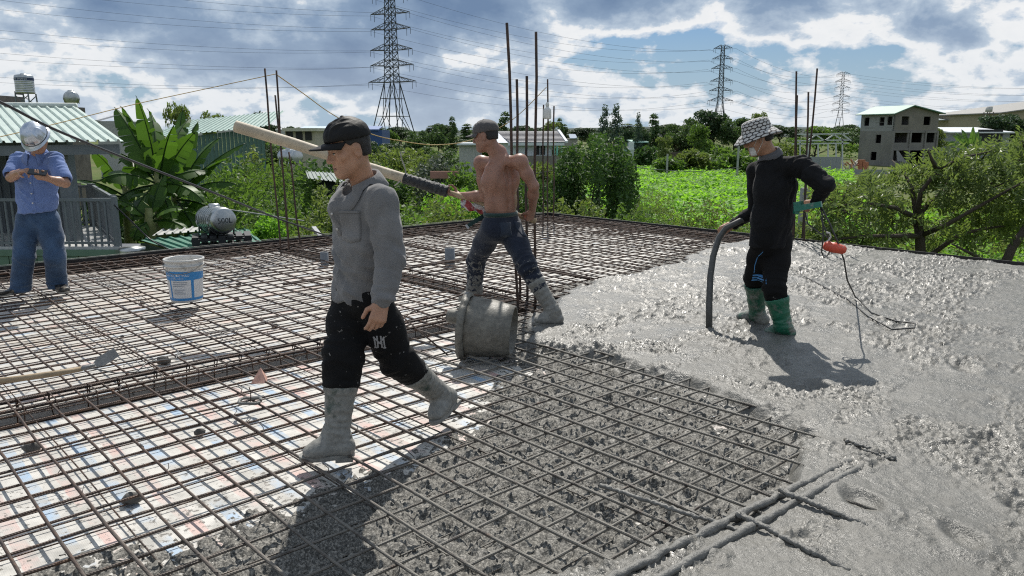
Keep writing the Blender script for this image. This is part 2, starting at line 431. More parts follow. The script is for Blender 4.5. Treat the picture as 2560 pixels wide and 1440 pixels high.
def conc_height(A_, B_):
    pts = np.stack([A_, B_, np.zeros_like(A_)], -1)
    sdf = poly_sd(A_, B_, FULL) + .10 * fbm(pts, 2.3, 4) ; sdm = poly_sd(A_, B_, MESS) + .22 * fbm(pts, 2.0, 4, .55, 5)
    rgh = sstep(fbm(pts, 1.1, 3, .5, 9) + .5 * fbm(pts * np.array([1.0, 3.2, 1.0]), 1.3, 2, .5, 19), -.30, .30)                   # crumbly here, floated smooth there
    l1 = fbm(pts, 5.0, 3, .5, 2); l2 = fbm(pts, 16.0, 3, .55, 3); l3 = np.abs(noise3(pts, 11.0, 8))
    l4 = noise3(pts, 30, 11); l5 = noise3(pts, 52, 21)
    clod = np.clip(l2 - .10, 0, 1) * .020 + np.abs(noise3(pts, 21, 41)) * .014 + np.abs(l4) * .016 + np.abs(l5) * .013 - .010
    clod = clod * (.22 + 1.15 * rgh) + .020 * np.clip(fbm(pts, .9, 2, .5, 23), -.5, .8) + l1 * .010 * (.5 + rgh)
    hf = -.06 + .165 * sstep(sdf, -.16, .12) + clod + .012 * sstep(sdf, .3, 2.5)
    m = np.maximum(sstep(sdm, -.65, .45), sstep(sdf, -.75, -.15))
    hm = -.055 + .066 * m + (np.clip(l2 + .35 * l1 + .05, -.2, 1) * .026 + np.abs(noise3(pts, 19, 12)) * .022 + np.abs(l4) * .020 + np.abs(l5) * .014 - .006) * (.25 + .75 * m)
    h = np.maximum(hf, hm)
    # a shallow trough stays open between the deck and the sheet where the beam trenches run
    return h, sdf, sdm
def axis_pts(lo, hi, fine, coarse, split, start):
    return np.concatenate([np.arange(lo, start, coarse), np.arange(start, split, fine), np.arange(split, hi, coarse), [hi]])
ga = axis_pts(-.9, EA[1] - .005, .0105, .024, 4.6, .45); gb = axis_pts(-1.3, 7.2, .0105, .024, 4.2, .35)
A_, B_ = np.meshgrid(ga, gb); hz, sdf_, sdm_ = conc_height(A_, B_)
W = A_[..., None] * np.array(AX) + B_[..., None] * np.array(BX)
inview = (W[..., 1] > 1.5) & (np.abs(W[..., 0]) < W[..., 1] * .74 + 1.6)
# footprints pressed into the pour by the vibrator man and others
for fx, fy, fr in ((1.9, 4.6, .15), (2.4, 3.6, .16), (3.0, 4.9, .15), (1.5, 3.05, .14), (2.9, 6.8, .16), (3.8, 7.4, .17), (2.2, 8.0, .16), (3.3, 5.9, .15), (1.75, 2.75, .13), (2.15, 3.0, .12)):
    d = np.hypot((W[..., 0] - fx) * 1.5, W[..., 1] - fy); d = d * (1 + .35 * noise3(np.stack([A_, B_, A_ * 0], -1), 7, 31)); hz = hz - .026 * np.exp(-(d / (fr * .8)) ** 4) + .012 * np.exp(-((d - fr) / .05) ** 2)
trench = ((B_ > TB[0]) & (B_ < TB[1]) & (sdf_ < -.02)) | ((A_ > TA[0]) & (A_ < TA[1]) & (B_ > TB[0]) & (sdf_ < -.02))
W[..., 2] = hz
keep = inview & (hz > -.02) & ~trench
nb_, na_ = A_.shape; idx = np.arange(nb_ * na_).reshape(nb_, na_)
kq = keep[:-1, :-1] | keep[1:, 1:] | keep[:-1, 1:] | keep[1:, :-1]
kq &= ~(trench[:-1, :-1] | trench[1:, 1:])
Q = np.stack([idx[:-1, :-1], idx[:-1, 1:], idx[1:, 1:], idx[1:, :-1]], -1)[kq]
used = np.unique(Q); remap = np.full(nb_ * na_, -1); remap[used] = np.arange(len(used))
tag(np_mesh('wet_concrete', W.reshape(-1, 3)[used], remap[Q], CONC, attr={'mess': sstep(-sdf_.ravel()[used], -.02, .12)}), kind='structure')
def conc_z(x, y):
    p = V(x, y, 0); a, b = to_ab(p); h, _, _ = conc_height(np.array([a]), np.array([b])); return float(max(h[0], 0.0))

# ------------------------------------------------------------------ reinforcing steel
def bar_mat(name, mud=True):
    m = MT(name); w = m.coord('World'); a = m.dot(w, AX); b = m.dot(w, BX); z = m.sep(w)[2]
    n = m.noise(9, 5, .6, w)
    cc = m.mix(m.mapr(n, .35, .65), (.030, .022, .019), (.085, .048, .031))
    cc = m.mix(m.mapr(m.noise(23, 3, .5, w), .58, .72), cc, (.12, .062, .035))
    if mud:                                # slurry clings to the steel round the pour
        e = m.math('ADD', m.math('MULTIPLY', b, .8), m.math('MULTIPLY', a, -.22)); e = m.math('ADD', e, m.math('MULTIPLY', m.noise(2.5, 4, .6, w), 1.2))
        f = m.mapr(e, 3.1, 2.2); f2 = m.math('MULTIPLY', m.mapr(a, 2.2, 3.4), m.mapr(b, 5.0, 4.2)); f = m.math('MAXIMUM', f, f2)
        cc = m.mix(m.math('MULTIPLY', f, m.mapr(n, .30, .50)), cc, (.165, .155, .135))
    rib = m.math('SINE', m.math('MULTIPLY', m.math('ADD', m.math('ADD', a, b), z), 2 * math.pi / .011))
    m.set(col=cc, rough=.62, metal=.15); b1 = m.bump(rib, .55, .0016); m.bump(m.noise(120, 3, .6, w), .4, .002, b1); return m.m
BAR = bar_mat('rebar_steel'); BARV = bar_mat('column_rebar_steel', False)
def bar(parent, p, q, r, wave=.006, seg=.42, n=6, mat=None, name='bar', zfun=None, ph=0):
    p = Vector(p); q = Vector(q); d = q - p; L = d.length; m = max(2, int(L / seg)); d.normalize(); s = d.cross(ZX).normalized(); pts = []
    o1, o2 = random.uniform(0, 9), random.uniform(0, 9)
    for i in range(m + 1):
        t = L * i / m
        pts.append(p + d * t + s * (wave * (math.sin(t * 1.9 + o1) + .6 * math.sin(t * 4.3 + o2)) + random.uniform(-.25, .25) * wave) + ZX * (random.uniform(-1, 1) * wave * .55 + wave * .8 * math.sin(t * 2.6 + o2)))
    k = MB(); k.tube(pts, [r * random.uniform(.88, 1.12) for _ in pts], n); return build(k, name, mat or BAR, parent)
def seen(p): return p.y > 2.05 and abs(p.x) < p.y * .74 + .5
def seen_dry(X, Y):                        # in front of the camera and not deep in the pour
    A_ = X * AX.x + Y * AX.y; B_ = X * BX.x + Y * BX.y
    return (Y > 1.3) & (np.abs(X) < Y * .74 + 1.6) & (poly_sd(A_, B_, FULL) < .5)
def buried(p):
    a, b = to_ab(p); return poly_sd(np.array([a]), np.array([b]), FULL)[0] > .5
def clip_bar(p, q, keep):                  # the stretch of a bar that lies on the slab in front of the camera
    n = 160; t = np.linspace(0, 1, n + 1); ok = seen_dry(p.x + (q.x - p.x) * t, p.y + (q.y - p.y) * t)
    if not ok.any(): return None
    i = np.nonzero(ok)[0]; i0, i1 = int(i[0]), int(i[-1])
    return (p.lerp(q, i0 / n), p.lerp(q, i1 / n)) if i1 > i0 + 2 else None
keepf = None
def mat_of_bars(label, z, r, stepa, stepb, offa, offb, wave):
    root = empty('rebar_mat', S(3, 5, z), label, 'rebar mesh')
    nA = nB = 0; a = offa
    while a < EA[0] + .15:
        c = clip_bar(S(a, -2.5, z), S(a, EB[1] - .05 - random.uniform(0, .08), z), keepf)
        if c: bar(root, c[0], c[1] + AX * random.uniform(-.03, .03), r * 1.15, wave)
        a += stepa * random.uniform(.92, 1.08)
    b = offb
    while b < EB[0] + .15:
        c = clip_bar(S(-4.5, b, z - r * 1.8), S(EA[1] - .05 - random.uniform(0, .08), b, z - r * 1.8), keepf)
        if c: bar(root, c[0], c[1], r, wave)
        b += stepb * random.uniform(.92, 1.08)
    return root
TOP = mat_of_bars('upper rebar mesh of rusty bars tied in a square grid over the deck', .082, .0064, .186, .172, -2.4, -.35, .0055)
LOW = mat_of_bars('lower rebar mesh of thinner bars lying close above the striped sheeting', .026, .0034, .80, .172, -2.3, -.25, .004)
# lapped ends and stray lengths laid over the mesh
for i in range(34):
    if i % 2: a = random.uniform(1.2, 9.5); b = random.uniform(8.6, 9.5); p = S(a, b, .100); q = S(a + random.uniform(-.12, .12), b + random.uniform(.7, 1.0), .100)
    else: a = random.uniform(8.6, 9.4); b = random.uniform(5.6, 9.8); p = S(a, b, .100); q = S(a + random.uniform(.8, 1.1), b + random.uniform(-.12, .12), .100)
    bar(TOP, p, q, .0072, .006)
# tie-wire knots where bars cross
kn = MB()
for i in range(900):
    a = -1.85 + .186 * random.randrange(0, 66); b = .35 + .172 * random.randrange(0, 57); p = S(a, b, .082)
    if p.y > 2.2 and p.y < 8 and seen(p) and not buried(p):
        d = V(random.uniform(-1, 1), random.uniform(-1, 1), random.uniform(.2, 1.0)).normalized()
        kn.tube([p - d * .016, p + d * .004 + V(.01, 0, .004), p + d * random.uniform(.02, .045)], .0022, 4)
tag(build(kn, 'tie_wire', simple('tie_wire', (.035, .03, .028), .6), TOP), kind='stuff')

# beam cages in the trenches: long bars and closed stirrups
def cage(p0, p1, wv, w, label, step=.2, r=.011, zt=.088, zb=-.30):
    d = (p1 - p0); L = d.length; d.normalize(); root = empty('beam_cage', p0, label, 'beam cage')
    for s in (-1, 1):
        bar(root, p0 + wv * (s * w / 2) + ZX * (zt + random.uniform(-.004, .004)), p1 + wv * (s * w / 2) + ZX * zt, r, .004, .4, 6, name='long_bar')
    for s in (-1, 1): bar(root, p0 + wv * (s * w / 2) + ZX * zb, p1 + wv * (s * w / 2) + ZX * zb, r, .004, .5, 6, name='long_bar')
    n = int(L / step)
    for i in range(n):
        c = p0 + d * (step * (i + .5) + random.uniform(-.02, .02)); e = w / 2 + .012; lean = d * random.uniform(-.025, .025); m = MB()
        pts = [c + wv * e * a_ + ZX * zz + lean * k for a_, zz, k in ((.3, zt + .016, 1), (1, zt + .014, 1), (1, zb, -1), (-1, zb, -1), (-1, zt + .014, 1), (.5, zt + .018, 1), (.75, zt - .05, 1))]
        m.tube(pts, .0042, 5); build(m, 'stirrup', BAR, root)
    return root
cage(S(-1.3, 5.11), S(4.85, 5.11), BX, .19, 'beam cage in the trench that runs past the striped sheeting to the drum')
cage(S(5.03, 5.3), S(5.03, 10.2), AX, .17, 'beam cage in the trench that runs from the column bars to the houses side')
cage(S(1.0, 10.27), S(10.5, 10.27), BX, .20, 'beam cage along the slab edge on the houses side')
cage(S(10.5, 5.6), S(10.5, 10.1), AX, .20, 'beam cage along the slab edge on the field side')
# loose doubled bars over the beams
pr = empty('top_bar_pair', S(6.5, 7.5, .1), 'pair of long extra bars laid over the mesh of the far corner bay', 'rebar')
for b_, o_ in ((6.55, 0), (6.62, .02), (8.35, 0), (8.42, .01)): pass
for a_, o_ in ((6.15, 0), (6.21, .02)): bar(pr, S(a_, 5.4, .105), S(a_ + o_, 9.9, .105), .009, .006)
pr = empty('top_bar_pair', S(4, 6.9, .1), 'pair of extra bars laid across the mesh behind the grey pipe stubs', 'rebar')
for b_, o_ in ((7.3, 0), (7.36, .02)): bar(pr, S(3.6, b_, .105), S(7.2, b_ + o_, .105), .009, .006)
MUDBAR = simple('mud_caked_steel', (.17, .165, .15), .55, .35, 20, bump=.8, bscale=60, coord='World', dist=.012)
pr = empty('caked_beam_bars', S(2.6, 1.5, .1), 'two thick concrete-caked beam bars sinking into the wet pour', 'rebar')
def caked(p, q, r, z0, z1, w=.01):
    pts = []; rr = []; n = 44
    for i in range(n + 1):
        t = i / n; c = Vector(p).lerp(Vector(q), t); c.z = z0 + (z1 - z0) * t + random.uniform(-.004, .004)
        pts.append(c + V(random.uniform(-w, w), random.uniform(-w, w), 0) * .5); rr.append(r * random.uniform(.75, 1.35))
    m = MB(); m.tube(pts, rr, 8); build(m, 'bar', MUDBAR, pr)
caked(at(1500, 1470, .10), at(2125, 1150, .10), .017, .115, .095); caked(at(1600, 1480, .10), at(2160, 1160, .10), .017, .115, .095)
caked(at(1945, 1240, .1), at(2200, 1330, .1), .012, .13, .105); caked(at(1840, 1300, .1), at(2120, 1430, .1), .012, .13, .105)
caked(at(1500, 1215, .1), at(1850, 1330, .1), .009, .105, .105)
pr = empty('sunken_rebar', at(2150, 1120, .1), 'short length of rebar breaking the surface of the wet pour', 'rebar')
caked(at(2110, 1100, .115), at(2240, 1142, .115), .009, .118, .108); caked(at(2160, 1130, .1), at(2230, 1150, .1), .007, .112, .105)

# column starter bars
def column(root_label, bars, r, ties=()):
    root = empty('column_starter', bars[0][0], root_label, 'rebar')
    for lo, hi in bars:
        lo = Vector(lo); hi = Vector(hi); m = MB(); n = 7; o = random.uniform(0, 6)
        pts = [lo.lerp(hi, i / n) + V(math.sin(i * 1.1 + o), math.cos(i * .9 + o), 0) * (.008 if 0 < i < n else 0) for i in range(n + 1)]
        m.tube(pts, r, 8); build(m, 'bar', BARV, root)
    for t in ties:
        m = MB(); m.tube([bars[k][0].lerp(bars[k][1], t) for k in range(len(bars))] + [bars[0][0].lerp(bars[0][1], t)], .004, 5); build(m, 'tie', BARV, root)
    return root
def up(u, v, z, ut, vt):                   # a bar standing at the deck spot (u, v) whose tip shows at (ut, vt)
    b = at(u, v, z); return b - ZX * .3, P(ut, vt, b.y)
column('tall rusty column bars standing behind the shirtless man at the meeting of two beams',
       [up(1297, 775, .05, 1267, 57), up(1300, 740, .05, 1292, 198), up(1317, 752, .05, 1317, 190), up(1337, 752, .05, 1340, 80)], .0125)
column('thin column bars holding up the yellow cord at the slab edge',
       [up(703, 632, .05, 662, 171), up(722, 628, .05, 691, 176), up(726, 618, .05, 688, 238), up(756, 618, .05, 722, 380)], .0125)
COLF = column('slender column bars at the far slab corner carrying the lamp',
       [up(1357, 556, .05, 1359, 262), up(1370, 558, .05, 1369, 198), up(1384, 553, .05, 1385, 265)], .0135)
column('column bars at the field-side slab edge behind the man in the bucket hat',
       [up(1985, 610, .05, 1991, 178), up(1988, 607, .05, 1993, 238), up(2012, 612, .05, 2021, 230), up(2003, 606, .05, 2043, 171)], .0135)

# ------------------------------------------------------------------ figures: implicit surfaces meshed by surface nets
from mathutils.bvhtree import BVHTree
def A3(p): return np.array(p, dtype=np.float32)
def unit(v): v = Vector(v); return v.normalized()
class Fld:
    def __init__(s, lo, hi, h):
        s.lo = A3(lo) ; s.h = h; s.n = np.ceil((A3(hi) - s.lo) / h).astype(int) + 1
        s.D = np.full(s.n, .5, np.float32)
    def reg(s, lo, hi):
        i0 = np.clip(np.floor((A3(lo) - s.lo) / s.h).astype(int), 0, s.n - 1); i1 = np.clip(np.ceil((A3(hi) - s.lo) / s.h).astype(int) + 1, 1, s.n)
        sl = tuple(slice(a, b) for a, b in zip(i0, i1))
        g = [(s.lo[k] + s.h * np.arange(i0[k], i1[k], dtype=np.float32)) for k in range(3)]
        return sl, g[0][:, None, None], g[1][None, :, None], g[2][None, None, :]
    def comb(s, sl, d, k, op):
        a = s.D[sl]
        if op == 's': d = -d; 
        if op == 'u':
            hh = np.clip(.5 + .5 * (d - a) / k, 0, 1); s.D[sl] = d + (a - d) * hh - k * hh * (1 - hh)
        else:
            hh = np.clip(.5 - .5 * (d - a) / k, 0, 1); s.D[sl] = d + (a - d) * hh + k * hh * (1 - hh)
    def cap(s, p, q, r0, r1=None, k=.02, op='u'):
        r1 = r0 if r1 is None else r1; p = A3(p); q = A3(q); m = max(r0, r1) + k + 3 * s.h
        sl, X, Y, Z = s.reg(np.minimum(p, q) - m, np.maximum(p, q) + m)
        d = q - p; L2 = float(d @ d) + 1e-12
        t = np.clip(((X - p[0]) * d[0] + (Y - p[1]) * d[1] + (Z - p[2]) * d[2]) / L2, 0, 1)
        e = np.sqrt((X - p[0] - t * d[0]) ** 2 + (Y - p[1] - t * d[1]) ** 2 + (Z - p[2] - t * d[2]) ** 2) - (r0 + (r1 - r0) * t)
        s.comb(sl, e, k, op); return s
    def chain(s, pts, rs, k=.02, op='u'):
        for a, b, r, r2 in zip(pts[:-1], pts[1:], rs[:-1], rs[1:]): s.cap(a, b, r, r2, k, op)
        return s
    def rc(s, p, q, r0, r1, side, k=.03, op='u', endk=1.0):
        """tapered capsule of oval section; r = (half width along side, half depth)"""
        p = Vector(p); q = Vector(q); ax = (q - p); L = ax.length; ax.normalize(); x = Vector(side); x = (x - ax * x.dot(ax)).normalized(); y = ax.cross(x)
        m = max(r0 + r1) + k + 3 * s.h; pa, qa = A3(p), A3(q)
        sl, X, Y, Z = s.reg(np.minimum(pa, qa) - m, np.maximum(pa, qa) + m); X = X - pa[0]; Y = Y - pa[1]; Z = Z - pa[2]
        w = X * ax.x + Y * ax.y + Z * ax.z; t = np.clip(w / L, 0, 1); w = w - t * L
        rx = r0[0] + (r1[0] - r0[0]) * t; ry = r0[1] + (r1[1] - r0[1]) * t
        a = (X * x.x + Y * x.y + Z * x.z) / rx; b = (X * y.x + Y * y.y + Z * y.z) / ry; c = w / (np.minimum(rx, ry) * endk)
        s.comb(sl, (np.sqrt(a * a + b * b + c * c) - 1) * np.minimum(rx, ry), k, op); return s
    def ell(s, c, r, ax=None, k=.02, op='u'):
        c = A3(c); m = max(r) + k + 3 * s.h; ax = ax or (V(1, 0, 0), V(0, 1, 0), V(0, 0, 1))
        sl, X, Y, Z = s.reg(c - m, c + m); X = X - c[0]; Y = Y - c[1]; Z = Z - c[2]; e = 0; g = 0
        for i in range(3):
            t = X * ax[i].x + Y * ax[i].y + Z * ax[i].z; e = e + (t / r[i]) ** 2; g = g + (t / r[i] ** 2) ** 2
        e = np.sqrt(e); g = np.sqrt(g) + 1e-6; s.comb(sl, np.where(e < .05, -min(r), e * (e - 1) / g), k, op); return s
    def cut(s, p, n, k=.004, box=None):    # keep the side that n points away from
        p = A3(p); n = unit(n)
        if box is None: sl, X, Y, Z = s.reg(s.lo, s.lo + s.n * s.h)
        else: sl, X, Y, Z = s.reg(*box)
        d = (X - p[0]) * n.x + (Y - p[1]) * n.y + (Z - p[2]) * n.z; a = s.D[sl]
        hh = np.clip(.5 - .5 * (d - a) / k, 0, 1); s.D[sl] = d + (a - d) * hh + k * hh * (1 - hh); return s
    def mesh(s):
        D = s.D; I = D < 0
        c = [I[i:I.shape[0] - 1 + i, j:I.shape[1] - 1 + j, k:I.shape[2] - 1 + k] for i in (0, 1) for j in (0, 1) for k in (0, 1)]
        anyc = c[0].copy(); allc = c[0].copy()
        for x in c[1:]: anyc |= x; allc &= x
        ijk = np.argwhere(anyc & ~allc); n = len(ijk)
        offs = np.array([(i, j, k) for i in (0, 1) for j in (0, 1) for k in (0, 1)])
        val = np.stack([D[ijk[:, 0] + o[0], ijk[:, 1] + o[1], ijk[:, 2] + o[2]] for o in offs], 1)
        acc = np.zeros((n, 3)); cnt = np.zeros(n)
        for a in range(8):
            for b in range(a + 1, 8):
                if np.abs(offs[a] - offs[b]).sum() != 1: continue
                va, vb = val[:, a], val[:, b]; m = (va < 0) != (vb < 0); t = va[m] / (va[m] - vb[m])
                acc[m] += offs[a] + t[:, None] * (offs[b] - offs[a]); cnt[m] += 1
        vs = s.lo + (ijk + acc / cnt[:, None]) * s.h
        idx = np.full(anyc.shape, -1, np.int64); idx[ijk[:, 0], ijk[:, 1], ijk[:, 2]] = np.arange(n); fs = []
        for ax in range(3):
            o = [0, 0, 0]; o[ax] = 1; u, w = [k for k in range(3) if k != ax]
            if ax == 1: u, w = w, u
            sA = [slice(0, -1) if k == ax else slice(1, -1) for k in range(3)]; sB = [slice(1, None) if k == ax else slice(1, -1) for k in range(3)]
            a, b = I[tuple(sA)], I[tuple(sB)]
            for flip, m in ((False, a & ~b), (True, b & ~a)):
                e = np.argwhere(m); e = e + np.array([0 if k == ax else 1 for k in range(3)])
                if not len(e): continue
                def g(du, dw): t = e.copy(); t[:, u] -= du; t[:, w] -= dw; return idx[t[:, 0], t[:, 1], t[:, 2]]
                q = np.stack([g(1, 1), g(0, 1), g(0, 0), g(1, 0)], 1)
                fs.append(q[:, ::-1] if flip else q)
        fs = np.concatenate(fs); fs = fs[(fs >= 0).all(1)]
        # normals from the field
        gi = np.clip(np.round((vs - s.lo) / s.h).astype(int), 1, np.array(D.shape) - 2); nn = np.empty_like(vs)
        for k in range(3):
            o = np.zeros(3, int); o[k] = 1; p = gi + o; q = gi - o
            nn[:, k] = D[p[:, 0], p[:, 1], p[:, 2]] - D[q[:, 0], q[:, 1], q[:, 2]]
        nn /= np.linalg.norm(nn, axis=1)[:, None] + 1e-9
        return vs, fs, nn
def folds(vs, specs, seed=0):
    """cloth folds: long ridges across an axis, strongest near a place"""
    out = np.zeros(len(vs))
    for i, (c, rad, axis, fr, amp) in enumerate(specs):
        ax = unit(axis); x = ax.orthogonal().normalized(); y = ax.cross(x); d = vs - A3(c)
        q = np.stack([d @ A3(ax) * fr, d @ A3(x) * fr * .28, d @ A3(y) * fr * .28], 1)
        w = np.exp(-(np.linalg.norm(d, axis=1) / rad) ** 2)
        r = noise3(q, 1.0, seed + i * 5.3) + .5 * noise3(q, 1.9, seed + i * 3.1 + 2); out += 1.45 * amp * w * (1 - 2.2 * np.abs(r))
    return out
class Piece: pass
def piece(fld, name, mat, root, specs=None, seed=0, rough=0.0):
    vs, fs, nn = fld.mesh()
    if specs: vs = vs + nn * folds(vs, specs, seed)[:, None]
    if rough: vs = vs + nn * (rough * fbm(vs, 30, 3, .5, seed))[:, None]
    o = np_mesh(name, vs, fs, mat, root)
    o['_k'] = 0; del o['_k']
    p = Piece(); p.o = o; p.vs = vs; p.fs = fs; p._b = None
    return p
def bvh(p):
    if p._b is None: p._b = BVHTree.FromPolygons(p.vs.tolist(), p.fs.tolist())
    return p._b
def wrap(p, pt, n, off):
    n = unit(n); h = bvh(p).ray_cast(Vector(pt) + n * .25, -n, .6)
    if h[0] is None: return Vector(pt)
    return h[0] + n * off
def patch(p, o, x, y, n, w, h, name, mat, parent, off=.004, nx=8, ny=8, shape=None, thick=.004):
    """a sewn-on patch that follows the cloth underneath"""
    m = MB(); x = unit(x); y = unit(y); top = []; bot = []
    for j in range(ny + 1):
        for i in range(nx + 1):
            s, t = i / nx * 2 - 1, j / ny * 2 - 1
            if shape: s, t = shape(s, t)
            q = Vector(o) + x * (s * w / 2) + y * (t * h / 2); a = wrap(p, q, n, off); top.append(a); bot.append(a - unit(n) * (thick + off))
    k = nx + 1; nv = len(top); fs = []
    for j in range(ny):
        for i in range(nx): a = j * k + i; fs.append((a, a + 1, a + k + 1, a + k))
    rim = [i for i in range(k)] + [j * k + nx for j in range(1, ny + 1)] + [ny * k + i for i in range(nx - 1, -1, -1)] + [j * k for j in range(ny - 1, 0, -1)]
    for a, b in zip(rim, rim[1:] + rim[:1]): fs.append((a, nv + a, nv + b, b))
    m.add(top + bot, fs, 0, True); return build(m, name, mat, parent)
def strokes(p, o, x, y, n, lines, w, name, mat, parent, off=.003):
    """flat printed strokes laid on a surface"""
    m = MB(); x = unit(x); y = unit(y)
    for ln in lines:
        pts = []
        for (a, b), (c, d) in zip(ln[:-1], ln[1:]):
            for i in range(5): t = i / 4; pts.append((a + (c - a) * t, b + (d - b) * t, c - a, d - b))
        L = []; Rr = []
        for a, b, dx, dy in pts:
            l = math.hypot(dx, dy); ox, oy = -dy / l * w / 2, dx / l * w / 2
            L.append(wrap(p, Vector(o) + x * (a + ox) + y * (b + oy), n, off)); Rr.append(wrap(p, Vector(o) + x * (a - ox) + y * (b - oy), n, off))
        k = len(L); m.add(L + Rr, [(i, i + 1, k + i + 1, k + i) for i in range(k - 1)])
    return build(m, name, mat, parent)

def head(fl, C, f, u, nb, k=1.0):
    f = unit(f); u = unit(u - f * Vector(u).dot(f)); l = u.cross(f); C = Vector(C); ax = (l, f, u)
    def p(a, b, c): return C + l * a + f * b + u * c
    fl.ell(p(0, -.012, .032), (.077, .098, .092), ax, .02)
    fl.ell(p(0, .030, -.042), (.060, .062, .082), ax, .03)
    fl.ell(p(0, .066, -.097), (.026, .026, .022), ax, .03)
    for s in (-1, 1):
        fl.cap(p(.050 * s, .0, -.060), p(.018 * s, .066, -.098), .020, .018, .025)
        fl.ell(p(.044 * s, .060, -.018), (.022, .022, .018), ax, .022)
        fl.ell(p(.033 * s, .101, .006), (.016, .014, .010), ax, .016, 's')
        fl.ell(p(.032 * s, .0745, .004), (.0150, .0150, .0125), ax, .006)
        fl.ell(p(.013 * s, .094, -.035), (.009, .011, .008), ax, .008)
        fl.ell(p(.079 * s, -.010, -.008), (.009, .021, .033), ax, .008)
        fl.ell(p(.087 * s, -.004, -.006), (.006, .011, .018), ax, .006, 's')
    fl.cap(p(-.034, .080, .027), p(.034, .080, .027), .012, .012, .016)
    fl.cap(p(0, .086, .014), p(0, .108, -.026), .009, .0125, .012)
    fl.ell(p(0, .108, -.030), (.012, .011, .010), ax, .008)
    fl.cap(p(-.020, .083, -.062), p(.020, .083, -.062), .0075, .0075, .010); fl.cap(p(0, .090, -.060), p(0, .091, -.060), .008, .008, .012)
    fl.cap(p(-.017, .082, -.074), p(.017, .082, -.074), .0085, .0085, .010); fl.cap(p(0, .087, -.075), p(0, .088, -.075), .0085, .0085, .010)
    fl.cap(p(-.022, .092, -.068), p(.022, .092, -.068), .0028, .0028, .005, 's')
    fl.cap(p(0, -.022, -.045), nb, .056, .058, .03)
    return l, f, u
def hand(fl, w, d, n, t, curls=(.5, .6, .5), thumb=(.6, .5), sc=1.0, spread=.0):
    """palm, four unequal bent fingers and a thumb off the side of the palm; d forward, n back of the hand, t thumb side"""
    w = Vector(w); d = unit(d); n = Vector(n); n = unit(n - d * n.dot(d)); t0 = d.cross(n); t = t0 if t0.dot(Vector(t)) > 0 else -t0
    offs = (.030, .010, -.011, -.030); Ls = (.072, .080, .074, .057)
    for i in range(4):
        a = w + t * (offs[i] * .62 * sc) + d * .012 * sc; kn = w + t * (offs[i] * sc) + d * ((.094 - .004 * abs(i - 1)) * sc) + n * .003
        fl.cap(a, kn, .0145 * sc, .0125 * sc, .014)
        dd = unit(d + t * (spread * (1.5 - i))); ang = 0; p = kn; r = .0098 * sc if i < 3 else .0086 * sc
        cs = curls[i] if isinstance(curls[0], (tuple, list)) else curls
        for j, fr in enumerate((.45, .31, .24)):
            ang += cs[j]; v = dd * math.cos(ang) - n * math.sin(ang); q = p + v * (Ls[i] * fr * sc * 1.02)
            fl.cap(p, q, r, r * .93, .004); p = q; r *= .93
    b = w + t * (.024 * sc) + d * (.030 * sc) - n * .006
    v1 = unit(d * .62 + t * .62 - n * (.3 + thumb[0] * .5)); m1 = b + v1 * (.042 * sc); v2 = unit(d * (.9 - thumb[1] * .2) + t * (.25 - thumb[1] * .5) - n * (.2 + thumb[1] * .6)); m2 = m1 + v2 * (.034 * sc)
    fl.cap(w + t * .012 * sc + d * .008, b, .017 * sc, .016 * sc, .014); fl.cap(b, m1, .0145 * sc, .0115 * sc, .010); fl.cap(m1, m2, .0112 * sc, .0095 * sc, .004); fl.cap(m2, m2 + v2 * .010, .0095 * sc, .0085 * sc, .004)
    return w + d * .1 * sc

# ------------------------------------------------------------------ cloth and skin
def cloth(name, col, rough=.9, var=.25, weave=700, splat=None, splat_z=None, amt=.0, fleck=None, sheen=.3, world=True, scale=7):
    """woven cloth with uneven wear; optional slurry that thickens towards the hems and scattered flecks"""
    m = MT(name); c = m.coord('World'); n = m.noise(scale, 5, .6, c)
    cc = m.mix(m.mapr(n, .3, .7), tuple(x * (1 - var) for x in col), tuple(x * (1 + var * .7) for x in col))
    cc = m.mix(m.math('MULTIPLY', m.mapr(m.noise(150, 2, .5, c), .4, .7), .25), cc, tuple(x * .6 for x in col))
    if splat is not None:
        z = m.sep(c)[2]; g = m.mapr(z, splat_z[0], splat_z[1]); d = m.noise(26, 6, .68, c)
        f = m.math('GREATER_THAN', m.math('ADD', d, m.math('MULTIPLY', g, .34)), .66 - amt); cc = m.mix(m.math('MULTIPLY', f, .85), cc, splat)
    if fleck is not None:
        f = m.mapr(m.noise(40, 5, .62, c), .655, .70); cc = m.mix(f, cc, fleck)
    m.set(col=cc, rough=rough, spec=.25, sheen=sheen)
    b1 = m.bump(m.noise(9, 4, .6, c), .28, .03); m.bump(m.noise(weave, 2, .5, c), .15, .001, b1); return m.m
def skin(name, col, wet=.45):
    m = MT(name); c = m.coord('World'); n = m.noise(14, 4, .6, c); n2 = m.noise(60, 4, .6, c)
    cc = m.mix(m.mapr(n, .3, .7), tuple(x * .82 for x in col), tuple(x * 1.12 for x in col)); cc = m.mix(m.math('MULTIPLY', m.mapr(n2, .5, .8), .3), cc, (col[0] * .9, col[1] * .62, col[2] * .55))
    m.set(col=cc, rough=wet, spec=.45, sss=.08); m.b.inputs['Subsurface Radius'].default_value = (.012, .005, .003); m.bump(n2, .18, .004); return m.m
